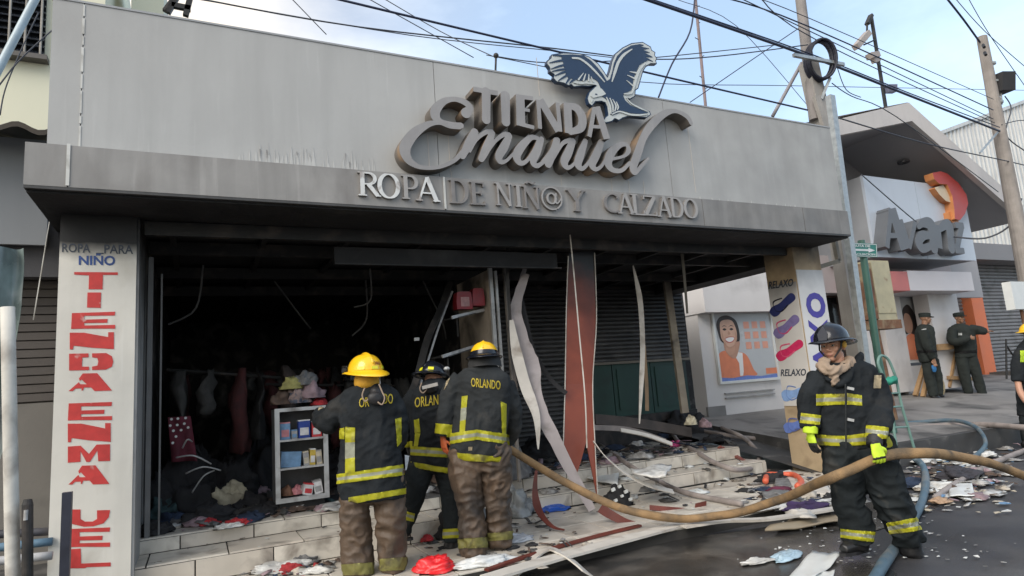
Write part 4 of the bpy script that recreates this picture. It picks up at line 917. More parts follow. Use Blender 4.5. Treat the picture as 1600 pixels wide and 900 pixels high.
# floodlight bracket on the neighbour's roof
fl = thing('floodlight_mast', 'thin dark mast with floodlights standing on the gabled roof', 'floodlight', tuple(at(1387, 165, Y=2.2)))
a, b, c = at(1387, 166, Y=2.2), at(1361, 24, Y=2.2), at(1355, 38, Y=2.2)
MB().beam(a-UP*.3, b, .055, .055, (0, 1, 0)).build('mast', steeld, fl); MB().beam(b, c, .1, .07).build('arm', steeld, fl); MB().beam(c, at(1354, 62, Y=2.2), .03, .03, (0, 1, 0)).build('arm', steeld, fl)
fm = mat('lamp_housing', (.32, .28, .25), .5, .15, 5)
for (x0, y0, x1, y1, w) in ((1337, 74, 1356, 52, .14), (1358, 88, 1370, 86, .16), (1364, 95, 1372, 92, .1)): MB().beam(at(x0, y0, Y=2.15), at(x1, y1, Y=2.15), w, .12).build('lamp', fm, fl)
MB().beam(at(1350, 70, Y=2.2), at(1368, 62, Y=2.2), .03, .03).build('arm', steeld, fl)
MB().obox(at(1392, 139, Y=2.15), RT*.09, Vector((0, .06, 0)), UP*.08).build('junction_box', mat('box_slate', (.1, .11, .16), .5), fl)
a, b = at(1102, 175, Y=2.5), at(1084, -30, Y=2.5)
an = thing('antenna_mast', 'thin antenna mast with short rungs rising behind the parapet', 'antenna', (a.x, 2.5, 4.5))
MB().tube([a-Vector((0, 0, .5)), b], .028, 8).build('mast', mat('mast_red_grey', (.2, .15, .15), .6, .3, 5), an)
for y, s in ((12, 8), (38, 6), (62, -7), (90, 7), (122, -6), (140, 7)):
    q = at(1085+y*.105, y, Y=2.5); MB().tube([q, q+RT*s*.01+UP*.04], .008, 6).build('rung', steeld, an)
a = at(774, 103, Y=-.3); b = at(775, 87, Y=-.3)
kn = thing('roof_fitting', 'small dark ball topped spike on the parapet edge', 'fitting', tuple(a)); MB().tube([a-UP*.1, b], .012, 8).build('spike', steeld, kn); MB().ball(b, .03, 10, 8).build('ball', steeld, kn, smooth=True)
a, b = at(1207, 182, Y=.8), at(1253, 98, Y=.45)
pole('brace_rod', a, b, .028, mat('rod_grey', (.25, .24, .26), .6), 'slanting grey brace rod left of the concrete pole', 'rod')
gd = thing('roof_debris', 'dark broken metal frame standing on the roof behind the parapet', 'debris', tuple(at(275, 10, Y=.6)))
for (x0, y0, x1, y1) in ((262, 20, 285, -20), (290, 25, 300, -15), (268, 8, 298, 14), (258, 18, 270, 2)): MB().beam(at(x0, y0, Y=.6), at(x1, y1, Y=.6), .05, .05).build('bar', steeld, gd)
wv = MB().box(at(205, 5, Y=2.2).x, at(256, 5, Y=2.2).x, 2.2, 4, 4.5, 7); single('cream_annex', wv, cream, 'cream wall corner visible over the top of the parapet', 'building', (at(230, 5, Y=2.2).x, 2.2, 4.5))
# wires
wn1 = mat('cable_navy', (.015, .02, .05), .5, .2, 9); wn2 = mat('cable_grey', (.05, .055, .07), .6, .2, 9)
def wire(pts, r, label, m=wn1, sag=0):
    P = [at(x, y, Y=Y) for x, y, Y in pts]
    if len(P) == 2:
        a, b = P; P = [a.lerp(b, i/14)-Vector((0, 0, sag*4*(i/14)*(1-i/14))) for i in range(15)]
    else: P = catmull(P, 5)
    return single('overhead_wire', MB().tube(P, r, 6), m, label, 'wire', tuple(P[0]), True)
wire([(500, -8, .1), (860, 78, .15), (1262, 172, .2)], .014, 'thick navy cable from the top of the frame behind the eagle to the concrete pole')
wire([(995, -6, -.5), (1265, 88, .1), (1420, 149, .5), (1562, 205, .9)], .022, 'thickest bundled cable crossing the pole through the black coil')
wire([(1004, -6, -.5), (1263, 83, .1), (1422, 146, .5), (1562, 199, .9)], .01, 'thin cable strung just above the thickest bundled cable')
wire([(290, -6, .3), (560, 42, .3), (860, 75, .3), (1010, 92, .3), (1120, 88, .3), (1262, 70, .2)], .009, 'slack thin wire dipping across the sky and rising to the concrete pole', wn2)
wire([(300, -3, .3), (640, 55, .3), (870, 80, .3), (1000, 95, .3)], .006, 'fine wire running just under the slack thin wire', wn2)
wire([(1086, -6, .5), (1078, 50, .5), (1050, 100, .5), (1029, 152, .5)], .013, 'dark drop cable curving down to the parapet right of the eagle')
wire([(1125, -6, 0), (1265, 42, .2), (1552, 172, .9)], .011, 'upper black line from the coil pole to the transformer pole')
wire([(1150, -6, 0), (1268, 50, .2), (1552, 186, .9)], .008, 'second line below the upper black line to the transformer pole', wn2)
wire([(1185, -6, 0), (1275, 62, .2), (1554, 192, .9)], .008, 'third line below the upper black line to the transformer pole', wn2)
wire([(1168, -8, .5), (1268, 30, .2), (1552, 155, .9)], .007, 'highest thin line above the floodlight mast', wn2)
wire([(760, 86, 1.5), (1000, 128, 1.5), (1240, 134, 1.5), (1600, 141, 1.5)], .007, 'nearly level thin wire behind the transformer pole', wn2)
wire([(1475, -8, .9), (1505, 30, .95), (1531, 66, 1.0)], .02, 'thick twisted drop cable entering the top of the transformer pole')
wire([(1488, -8, 1.6), (1540, 50, 1.6), (1620, 120, 1.6)], .009, 'thin wire passing right of the transformer pole top', wn2)
wire([(1510, -8, 1.8), (1550, 60, 1.8), (1625, 168, 1.8)], .009, 'steep thin wire crossing beside the transformer pole', wn2)
wire([(1306, 183, .2), (1450, 225, .4), (1575, 252, .9), (1640, 268, 1)], .012, 'dark cable sagging across the front of the gable', wn2)
wire([(1300, 130, .2), (1330, 150, .4), (1400, 182, .6), (1560, 300, .9)], .008, 'slack wire from the coil down over the gable roof', wn2)
wire([(1308, 105, .2), (1322, 140, .3), (1345, 152, .4)], .007, 'short loose wire below the black coil', wn2)
wire([(450, -8, .6), (510, 54, .6)], .006, 'fine wire dropping behind the parapet far left of the eagle', wn2)
wire([(565, -8, .6), (740, 90, .6)], .006, 'fine diagonal wire ending behind the parapet, left of a pair', wn2)
wire([(590, -8, .6), (690, 50, .4), (770, 88, -.2)], .006, 'fine diagonal wire running to the ball topped spike', wn2)
wire([(774, 88, -.3), (860, 98, .2), (1000, 92, .3), (1215, 70, .4)], .007, 'thin wire from the ball topped spike passing behind the eagle', wn2)
wire([(1060, 0, 2), (1150, 40, 2), (1262, 165, 2)], .006, 'fine wire curving behind the antenna mast down to the pole', wn2)
wire([(1260, 36, .4), (1180, 90, 1), (1078, 160, 1.5)], .008, 'guy wire slanting from the pole down to the left', wn1)
wire([(1345, 272, 2.3), (1400, 320, 2.2), (1432, 347, 2.2)], .012, 'dark loose cord slanting across the pale blue sign panel', wn2)
wire([(1490, 370, 2.1), (1540, 372, 1.6), (1580, 350, 1.2), (1596, 310, 1.0)], .018, 'black cable looping from the sign letters to the transformer pole', wn2)
wire([(1570, 150, .9), (1580, 170, .9), (1572, 210, .9), (1600, 235, .9)], .012, 'tangled cable hanging under the transformer box', wn2)
wire([(1565, 195, .9), (1600, 188, .9), (1640, 200, .9)], .01, 'short cable leaving the transformer pole to the right', wn2)
wire([(-10, 145, .9), (25, 100, .9), (58, 68, .9), (90, 40, .9)], .007, 'thin wire looping across the cream wall under the window', wn2)
wire([(0, 180, 1.0), (8, 140, 1), (30, 85, 1.0), (60, 20, 1.0)], .006, 'second thin wire hanging down the cream wall', wn2)
# ------------------------------------------------------------------ street sign, electrical panel, white box, sign box
gs = thing('street_sign', 'small green evacuation route sign with white arrow on a green post', 'sign', tuple(at(1360, 560, Y=.6)))
YGS = .6
a = at(1372, 560, Y=YGS); b = at(1350, 404, Y=YGS); gp_ = mat('green_post_paint', (.05, .13, .1), .5, .15, 6)
MB().tube([(a.x+.08, YGS, .36), a, b+Vector((0, 0, .3))], .055, 12).build('post', gp_, gs)
q = [at(x, y, Y=YGS-.06) for x, y in ((1324, 401), (1371, 402), (1370, 381), (1324, 379))]
sg = MB(); sg.prism(q, (0, .02, 0)); sgo = sg.build('sign_board', mat('sign_green', (.01, .16, .12), .4, .05, 5), gs)
ins_ = lambda u, v, d=.0: (q[0]*(1-u)+q[1]*u)*(1-v)+(q[3]*(1-u)+q[2]*u)*v+Vector((0, -.002-d, 0))
mb = MB()
for pl in ([(.02, .04), (.98, .04), (.98, .08), (.02, .08)], [(.02, .92), (.98, .92), (.98, .96), (.02, .96)], [(.02, .08), (.035, .08), (.035, .92), (.02, .92)], [(.965, .08), (.98, .08), (.98, .92), (.965, .92)],
           [(.1, .43), (.7, .43), (.7, .33), (.92, .5), (.7, .67), (.7, .57), (.1, .57)]): mb.prism([ins_(u, v) for u, v in pl], (0, -.003, 0))
text_on(mb, 'RUTA DE', [ins_(.2, .72), ins_(.76, .72), ins_(.76, .88), ins_(.2, .88)], (0, -.003, 0), .02)
text_on(mb, 'EVACUACION', [ins_(.08, .13), ins_(.92, .13), ins_(.92, .27), ins_(.08, .27)], (0, -.003, 0), .02)
mb.build('sign_print', wpl, sgo, kind='stuff')
ep = thing('electrical_cabinet', 'rust streaked cream electrical cabinet on a rusty post behind the green sign', 'cabinet', tuple(at(1390, 560, Y=1.3)))
em = mat('rusty_cream_metal', (.42, .38, .25), .6, .12, 5, .15, 30, dirt=(.17, .07, .03), dscale=3.2, dth=(.56, .68))
c0, c1 = at(1372, 500, Y=1.3), at(1403, 408, Y=1.3); c2 = at(1362, 460, Y=1.3)
cbx = boxp('box', em, ep, c2.x+.07, c2.x+.62, 1.3, 1.6, c0.z, c1.z); boxp('door', em, cbx, c2.x+.1, c2.x+.59, 1.285, 1.298, c0.z+.12, c1.z-.03)
boxp('side_box', rust, ep, c2.x-.06, c2.x+.068, 1.28, 1.55, c0.z+.02, c1.z-.05); boxp('base_strip', rust, ep, c2.x-.08, c2.x+.66, 1.27, 1.62, c0.z-.16, c0.z-.003)
q2 = at(1381, 560, Y=1.32); MB().tube([(q2.x+.1, 1.4, .4), (q2.x-.02, 1.4, c0.z-.1)], .08, 12).build('post', rust, ep)
sbx = thing('sign_box', 'white lightbox sign on a thin post at the right edge of the frame', 'sign', tuple(at(1600, 560, Y=.4)))
q = at(1583, 462, Y=.4); t, u = at(1595, 440, Y=.4).z, at(1595, 483, Y=.4).z
boxp('panel', wpl, sbx, q.x, q.x+1.0, .4, .55, u, t); MB().tube([(q.x+.35, .48, .3), (q.x+.35, .48, u-.005)], .03, 8).build('post', rust, sbx)
# sawhorse and sack by the officers
sh_ = thing('sawhorse', 'raw timber sawhorse standing between the two officers', 'sawhorse', (15, 2.9, .6))
def P3(x, y, Y): return at(x, y, Y=Y)
for (x0, y0, x1, y1, Y) in ((1430, 618, 1452, 545, 3.05), (1442, 620, 1458, 548, 2.95), (1482, 605, 1492, 548, 3.0), (1470, 600, 1487, 548, 3.1), (1512, 600, 1497, 548, 2.9)): MB().beam(P3(x0, y0, Y), P3(x1, y1, Y), .09, .06).build('leg', wood, sh_)
MB().beam(P3(1462, 543, 2.9), P3(1500, 540, 2.9), .1, .14).build('top_rail', wood, sh_); MB().beam(P3(1482, 590, 2.95), P3(1522, 592, 2.95), .08, .08).build('cross_rail', wood, sh_)
p = P3(1470, 617, 2.75); mb = MB(); mb.ball((p.x, p.y, p.z+.2), (.13, .1, .24), 14, 10); single('sack', mb, mat('sack_cloth', (.42, .34, .2), .85, .15, 6, .3), 'tan cloth sack standing beside the left officer', 'sack', tuple(p), True)
p = at(1594, 600, Y=3.8)
rl = thing('hand_rail', 'thin bent metal rail in front of the grey shutter', 'rail', tuple(at(1588, 600, Y=4)))
MB().tube(catmull([at(1572, 540, Y=4), at(1576, 545, Y=4), at(1590, 570, Y=4), at(1591, 605, Y=4)], 4), .025, 8).build('rail', steeld, rl); MB().tube([at(1572, 530, Y=4), at(1573, 600, Y=4)], .025, 8).build('rail_post', steeld, rl)
# green hand truck
ht = thing('hand_truck', 'green tubular hand truck with a green cloth tied to its handle', 'hand truck', tuple(at(1425, 702, Y=-.6)))
YT3 = -.7; gm = mat('faded_green_tube', (.14, .25, .22), .5, .15, 8)
MB().tube(catmull([at(1402, 712, Y=YT3), at(1392, 640, Y=YT3), at(1380, 590, Y=YT3), at(1372, 568, Y=YT3), at(1376, 556, Y=YT3), at(1388, 562, Y=YT3), at(1400, 590, Y=YT3)], 5), .017, 8).build('frame_tube', gm, ht)
MB().tube(catmull([at(1400, 590, Y=YT3), at(1408, 630, Y=YT3), at(1418, 665, Y=YT3), at(1430, 706, Y=YT3)], 5), .017, 8).build('frame_tube', gm, ht)
for y, x0, x1 in ((615, 1388, 1404), (636, 1392, 1410), (668, 1397, 1420)): MB().tube([at(x0, y, Y=YT3), at(x1, y-1, Y=YT3)], .012, 8).build('cross_bar', gm, ht)
gc = at(1393, 595, Y=YT3-.02); mb = MB(); mb.ball(gc, (.12, .05, .06), 14, 8)
for v in range(len(mb.v)): mb.v[v] += Vector((0, 0, .04*noise.noise(mb.v[v]*14)))+RT*.05*noise.noise(mb.v[v]*9)
mb.build('tied_cloth', mat('teal_cloth', (.02, .22, .15), .7, .2, 14), ht, smooth=True)
# ------------------------------------------------------------------ people
import bmesh
NH = Vector((fwd.x, fwd.y, 0)).normalized()
coatm = mat('turnout_coat', (.017, .020, .023), .85, .3, 5, .5, 45, dirt=(.035, .035, .034), dscale=4, dth=(.58, .75), spec=.12)
coatg = mat('turnout_coat_grey', (.026, .029, .031), .85, .25, 5, .5, 45, dirt=(.05, .05, .048), dscale=4, dth=(.55, .72), spec=.15)
pantb = mat('brown_turnout_pants', (.085, .056, .036), .62, .2, 5, .5, 35, dirt=(.04, .03, .023), dscale=3.2, dth=(.48, .64))
pantk = mat('black_turnout_pants', (.018, .022, .024), .8, .3, 5, .5, 40, dirt=(.05, .05, .047), dscale=5, dth=(.58, .72), spec=.12)
yel = mat('reflective_yellow', (.62, .60, .035), .45, .1, 9, .1, 70, dirt=(.3, .27, .08), dscale=7, dth=(.56, .72))
slv = mat('reflective_silver', (.48, .5, .40), .35, .1, 9, .1, 70, dirt=(.25, .24, .18), dscale=7, dth=(.56, .72))
ydirty = mat('grimy_yellow_band', (.33, .31, .1), .6, .2, 9, .1, 70, dirt=(.14, .12, .06), dscale=9, dth=(.5, .66))
hely = mat('helmet_yellow', (.85, .50, .015), .3, .06, 6, .02, 30, coat=.4, dirt=(.5, .28, .02), dscale=9, dth=(.62, .76))
helk = mat('helmet_black', (.010, .012, .018), .22, .3, 6, .02, 30, spec=.35, coat=.25, dirt=(.04, .04, .042), dscale=9, dth=(.58, .75))
gloveh = mat('glove_lime', (.55, .75, .04), .6, .12, 20, .1, 60); glovek = mat('glove_black', (.02, .02, .022), .6, .3, 9, .2, 60); gloveo = mat('glove_orange', (.45, .1, .03), .6, .2, 9, .2)
skin = mat('skin_light', (.46, .25, .17), .5, .1, 14, .1, 90); skin2 = mat('skin_tan', (.28, .15, .09), .5, .1, 14, .1, 90)
hoodm = mat('beige_hood', (.30, .225, .165), .8, .12, 9, .4, 60); boot = mat('boot_black', (.014, .014, .015), .35, .3, 9, .1)
leather = mat('dusty_boot', (.09, .07, .055), .6, .3, 9, .2); unif = mat('dark_olive_uniform', (.028, .033, .031), .85, .2, 6, .3, 50, spec=.15)
lettery = mat('letter_yellow', (.68, .55, .05), .5, .12, 12, .05, dirt=(.3, .25, .05), dscale=12, dth=(.6, .75))
patchm = mat('patch_cream', (.5, .42, .28), .7, .2, 30, .1); hairm = mat('hair_dark', (.012, .01, .009), .6, .3, 30, .3)
def remesh(mb, vox, it=4, fac=.5):
    me = mb.mesh('tmp', coatm); ob = bpy.data.objects.new('tmp', me); COL.objects.link(ob)
    r = ob.modifiers.new('r', 'REMESH'); r.mode = 'VOXEL'; r.voxel_size = vox
    if it: s = ob.modifiers.new('s', 'SMOOTH'); s.iterations = it; s.factor = fac
    dg = bpy.context.evaluated_depsgraph_get(); m2 = bpy.data.meshes.new_from_object(ob.evaluated_get(dg), depsgraph=dg)
    bpy.data.objects.remove(ob); bpy.data.meshes.remove(me)
    return m2
class Fig:
    def __init__(s, name, label, px, py, Z, group=None, B=None):
        s.B = B or at(px, py, Z=Z); s.root = thing(name, label, 'person', tuple(s.B), group)
        s.sc = (s.B-CAM).dot(fwd)/F
    def q(s, px, py, d=0):
        r = ray(px, py); t = (s.B+NH*d-CAM).dot(NH)/r.dot(NH); return CAM+r*t
    def torso(s, mb, rings, n=22, ex=2.4):
        rs = []
        for (xl, yl, xr, yr, dh, do) in rings:
            a, b = s.q(xl, yl, do), s.q(xr, yr, do); c = (a+b)/2; h = (b-a)/2; row = []
            for j in range(n):
                t = 2*PI*j/n; cx, sx_ = math.cos(t), math.sin(t); cx = math.copysign(abs(cx)**(2/ex), cx); sx_ = math.copysign(abs(sx_)**(2/ex), sx_)
                row.append(c+h*cx+NH*dh*sx_)
            rs.append(row)
        # interpolate rings for smoothness
        out = []
        for j in range(n):
            out.append(catmull([r[j] for r in rs], 4))
        mb.rings([[out[j][i] for j in range(n)] for i in range(len(out[0]))][::-1])
    def limb(s, mb, pts, n=14):
        P = [s.q(x, y, d) for x, y, d, r in pts]; R_ = [r*s.sc for *_, r in pts]
        Q = catmull(P, 5); rr = catmull([Vector((r, 0, 0)) for r in R_], 5)
        mb.tube(Q, [max(.01, v.x) for v in rr], n)
    def garment(s, name, mb, m, vox=.011, fold=.008, fr=7, seed=0, it=4, vs=.55, label=None, cz=1):
        me = remesh(mb, vox, it)
        me.update(); nor = [v.normal.copy() for v in me.vertices]
        for v, nn in zip(me.vertices, nor):
            p = v.co; q = Vector((p.x*fr, p.y*fr, p.z*fr*vs))+Vector((seed*5.1, seed*2.3, seed))
            wob = noise.noise_vector(q*.5)*.7
            h = (1-abs(noise.noise(q+wob))*3.6)*.6+(1-abs(noise.noise(Vector((q.x*1.6, q.y*1.6, q.z*4.2))+wob*2)*3.2))*.45*cz+noise.noise(q*5)*.15
            v.co = p+nn*fold*h-s.root.location
        me.materials.clear(); me.materials.append(m); me.polygons.foreach_set('use_smooth', [True]*len(me.polygons)); me.update()
        o = link(name, me, s.root); 
        if label: o['label'] = label
        s.last = o; s.bvh = BVHTree.FromPolygons([v.co+s.root.location for v in me.vertices], [tuple(p.vertices) for p in me.polygons]); return o
    def band(s, quad, mats=None, name='reflective_band', front=False, off=.005, garment=None, parent=None):
        """a strip sewn on the garment: px quad (bl, br, tr, tl) cut out of the garment surface and lifted"""
        g_ = garment or s.last; bm = bmesh.new(); bm.from_mesh(g_.data); O = s.root.location
        bm.normal_update()
        if front:
            dl_ = [f for f in bm.faces if f.normal.dot(f.calc_center_median()+O-CAM) > 0]; bmesh.ops.delete(bm, geom=dl_, context='FACES')
        R4 = [ray(*p) for p in quad]
        cen = sum(R4, Vector())
        for i in range(4):
            nn = R4[i].cross(R4[(i+1) % 4]).normalized()
            if nn.dot(cen) < 0: nn = -nn
            bmesh.ops.bisect_plane(bm, geom=bm.verts[:]+bm.edges[:]+bm.faces[:], plane_co=CAM-O, plane_no=-nn, clear_outer=True)
        mats = mats or [yel, slv, yel]
        if len(mats) == 3:
            for f_ in (.33, .67):
                a, b = R4[0].lerp(R4[3], f_), R4[1].lerp(R4[2], f_); nn = a.cross(b).normalized()
                bmesh.ops.bisect_plane(bm, geom=bm.verts[:]+bm.edges[:]+bm.faces[:], plane_co=CAM-O, plane_no=nn)
            lines = [R4[0].lerp(R4[3], f_).cross(R4[1].lerp(R4[2], f_)).normalized() for f_ in (.33, .67)]
            sg_ = [1 if n_.dot(R4[3]) > 0 else -1 for n_ in lines]
        bm.normal_update()
        if not bm.faces: bm.free(); return
        seen = {}; isl = []
        for f in bm.faces:
            if f in seen: continue
            st_ = [f]; seen[f] = 1; cur = []
            while st_:
                g2 = st_.pop(); cur.append(g2)
                for e in g2.edges:
                    for h2 in e.link_faces:
                        if h2 not in seen: seen[h2] = 1; st_.append(h2)
            isl.append(cur)
        isl.sort(key=lambda c: -sum(f.calc_area() for f in c))
        if front and len(isl) > 1: bmesh.ops.delete(bm, geom=[f for c in isl[1:] for f in c], context='FACES')
        for v in bm.verts: v.co += v.normal*off
        for f in bm.faces:
            f.smooth = True
            if len(mats) == 3:
                c = f.calc_center_median()+O-CAM; f.material_index = 1 if (c.dot(lines[0])*sg_[0] > 0 and c.dot(lines[1])*sg_[1] < 0) else 0
            else: f.material_index = 0
        ex = bmesh.ops.extrude_face_region(bm, geom=bm.faces[:]); 
        for v in [e for e in ex['geom'] if isinstance(e, bmesh.types.BMVert)]: v.co -= v.normal*0 
        me = bpy.data.meshes.new(name); bm.to_mesh(me); bm.free()
        for m in (mats[:2] if len(mats) == 3 else mats): me.materials.append(m)
        o = link(name, me, parent or g_); return o
    def text(s, txt, quad, m, off=.012, name='lettering', shear=0):
        def proj(p):
            d = (p-CAM).normalized(); h = s.bvh.ray_cast(CAM, d)
            return (h[0] if h[0] else p)-d*.007
        mb = MB(); text_on(mb, txt, [s.q(x, y) for x, y in quad], (0, 0, 0), off, shear, proj)
        return mb.build(name, m, s.last)
def frame_(f, up=(0, 0, 1), tilt=0, side=0):
    """3x3 matrix with columns right, forward, up; tilt pitches the nose down"""
    f = Vector(f).normalized(); u = Vector(up); r = f.cross(u).normalized(); u = r.cross(f)
    M = Matrix((r, f, u)).transposed()
    return Matrix.Rotation(-tilt, 3, r) @ Matrix.Rotation(side, 3, f) @ M
def helmet(parent, c, M, m, s=1, brimm=None, rear=.07, name='helmet', crest=True, label=None):
    mb = MB(); n = 32; rs = []; W_, L_, H = .125*s, .150*s, .135*s; c = Vector(c)
    for i in range(11):
        t = i/10*PI/2*.985; row = []
        for j in range(n):
            a = 2*PI*j/n; x, y = W_*math.cos(t)**.8*math.cos(a), L_*math.cos(t)**.8*math.sin(a); z = H*math.sin(t)
            z += .012*s*max(0, 1-abs(x)/(.02*s))*(math.sin(t)**.5) if crest else 0
            row.append(c+M@Vector((x, y, z)))
        rs.append(row)
    mb.rings(rs); o = mb.build(name, m, parent, smooth=True, label=label)
    mb = MB(); rs = []
    for (k, dz) in ((1.0, .012), (1.18, .004), (1.3, -.006), (1.31, -.012), (1.2, -.010), (.97, -.004)):
        row = []
        for j in range(n):
            a = 2*PI*j/n; ex = (rear*s*max(0, -math.sin(a))**2*(k-.95)/.35); fx_ = .02*s*max(0, math.sin(a))**2*(k-.95)/.35
            x, y = W_*k*math.cos(a), L_*(1+(k-1)*.8)*math.sin(a)-ex+fx_; z = dz*s-.028*s*max(0, -math.sin(a))*(k-1)/.3+.008*s*abs(math.cos(a))*(k-1)/.3
            row.append(c+M@Vector((x, y, z)))
        rs.append(row)
    rs.append(rs[0]); mb.rings(rs, cap=False); mb.build('brim', brimm or m, o, smooth=True)
    if crest:
        P = [c+M@Vector((0, L_*math.cos(a)*1.0, H*math.sin(a)+.006*s)) for a in [PI*(.12+.76*i/12) for i in range(13)]]
        MB().tube(P, .008*s, 8).build('crest', m, o, smooth=True)
    return o
def hand(parent, w, d, pn, L=.19, curl=.5, m=None, side=1, name='hand', spread=.12, tips=False):
    """hand from wrist w pointing along d, palm facing pn; five fingers in one continuous surface"""
    d = Vector(d).normalized(); pn = Vector(pn); pn = (pn-d*pn.dot(d)).normalized(); r = d.cross(pn)*side; w = Vector(w); mb = MB(); k = L/.19
    pal = []
    for t, hw, th in ((-.02, .028, .024), (.02, .034, .022), (.06, .042, .019), (.095, .041, .016)):
        c = w+d*t*k; pal.append([c+r*math.cos(a)*hw*k+pn*math.sin(a)*th*k for a in [2*PI*i/14 for i in range(14)]])
    mb.rings(pal)
    for i, (off, ln, rad) in enumerate(((-.031, .062, .0088), (-.0105, .078, .0098), (.0105, .084, .0100), (.031, .076, .0098))):
        p = w+d*.088*k+r*off*k; dr_ = (d+r*off*spread*14).normalized(); P = [p-d*.02*k, p]; ang = 0
        for sg_, f_ in enumerate((.42, .32, .26)):
            ang += curl*(.75 if sg_ == 0 else .95)*(1+.08*(3-i)); dd = dr_*math.cos(ang)+pn*math.sin(ang); p = p+dd*ln*f_*k; P.append(p)
        mb.tube(catmull(P, 3), [rad*k*(1.08-.3*j/(len(catmull(P, 3))-1)) for j in range(len(catmull(P, 3)))], 9)
    p = w+d*.028*k+r*.030*k; P = [p-r*.012*k, p+(r*.6+d*.5+pn*.25).normalized()*.032*k]; P.append(P[-1]+(r*.25+d*.8+pn*(.3+curl*.6)).normalized()*.030*k); P.append(P[-1]+(d*.7-r*.1+pn*(.4+curl)).normalized()*.026*k)
    mb.tube(catmull(P, 3), [.0125*k*(1.05-.3*j/9) for j in range(10)], 9)
    me = remesh(mb, .0042, 2); off_ = OFF[parent.name]
    for v in me.vertices: v.co -= off_
    mats = m if isinstance(m, (list, tuple)) else [m]; me.materials.clear(); [me.materials.append(x) for x in mats]
    if len(mats) > 1:
        bk = -pn
        for f in me.polygons:
            c = f.center+off_-w; t = c.dot(d)/k
            if tips: f.material_index = 1 if t > .07 or f.normal.dot(pn) > .3 else 0; continue
            f.material_index = 1 if (f.normal.dot(bk) < -.1 or (.085 < t < .1) or t < .0) else 0
    me.polygons.foreach_set('use_smooth', [True]*len(me.polygons)); me.update()
    return link(name, me, parent)
def head(parent, c, M, h=.235, m=None, name='head'):
    """face looking along M's forward axis; c is the centre of the head"""
    k = h/.235; mb = MB(); T = lambda x, y, z: Vector(c)+M@Vector((x*k, y*k, z*k))
    mb.ball(T(0, -.012, .03), (.076*k, .095*k, .088*k), 20, 14, M); mb.ball(T(0, .02, -.035), (.06*k, .068*k, .075*k), 18, 12, M); mb.ball(T(0, .055, -.088), (.028*k, .026*k, .024*k), 12, 8, M)
    for s_ in (-1, 1):
        mb.ball(T(s_*.036, .06, -.02), (.027*k, .024*k, .026*k), 12, 8, M); mb.ball(T(s_*.03, .078, .022), (.026*k, .014*k, .009*k), 12, 8, M); mb.ball(T(s_*.077, -.005, -.008), (.011*k, .02*k, .032*k), 10, 8, M)
        mb.ball(T(s_*.011, .092, -.032), (.011*k, .012*k, .009*k), 8, 6, M)
    mb.tube([T(0, .08, .015), T(0, .096, -.012), T(0, .106, -.03)], [.009*k, .011*k, .013*k], 10)
    mb.ball(T(0, .083, -.058), (.024*k, .012*k, .006*k), 12, 8, M); mb.ball(T(0, .081, -.068), (.021*k, .013*k, .007*k), 12, 8, M)
    mb.tube([T(0, -.02, -.05), T(0, -.03, -.15)], [.055*k, .055*k], 14)
    me = remesh(mb, .0052, 2); O = OFF[parent.name]
    for v in me.vertices: v.co -= O
    me.materials.clear(); me.materials.append(m or skin); me.polygons.foreach_set('use_smooth', [True]*len(me.polygons)); me.update(); o = link(name, me, parent)
    for s_ in (-1, 1):
        MB().ball(T(s_*.030, .073, .005), (.0125*k, .0125*k, .0095*k), 12, 8, M).build('eye', mat('eye_white', (.35, .33, .3), .25, .05, 9, 0), o, smooth=True)
        MB().ball(T(s_*.030-.002, .0825, .005), (.006*k, .004*k, .006*k), 8, 6, M).build('iris', hairm, o, smooth=True)
        MB().tube([T(s_*.015, .09, .027), T(s_*.032, .088, .032), T(s_*.048, .074, .027)], .0034*k, 6).build('eyebrow', hairm, o, smooth=True)
    MB().tube([T(-.022, .088, -.0632), T(0, .096, -.0625), T(.022, .088, -.0632)], [.003*k, .0052*k, .003*k], 8).build('lips', mat('lip', (.3, .11, .09), .5, .1, 30, 0), o, smooth=True)
    return o
def bootm(f, pts, toe, m, r0_=11, name='boot'):
    """boot: shaft along pts then a foot towards toe (px, py, d)"""
    mb = MB(); f.limb(mb, pts); a = f.q(*pts[-1][:3]); b = f.q(*toe); g = a.copy(); g.z = b.z
    dd = (b-g); mb.tube([g-dd*.35+Vector((0, 0, .045)), g+Vector((0, 0, .055)), g+dd*.5+Vector((0, 0, .045)), b+Vector((0, 0, .03))], [.044, .055, .052, .036], 14)
    f.garment(name, mb, m, .010, .003, 12, 3, 2)
    sl = MB(); dn = dd.normalized(); rr_ = dn.cross(Vector((0, 0, 1))); z = b.z-.012
    out = [g-dn*.07*1.0-rr_*.035, g-dn*.085, g-dn*.07+rr_*.035, g+dd*.5+rr_*.052, b+dn*.01+rr_*.03, b+dn*.04, b+dn*.01-rr_*.03, g+dd*.5-rr_*.052]
    sl.prism([Vector((p.x, p.y, z)) for p in out][::-1], (0, 0, .022)); sl.build('sole', black, f.last)
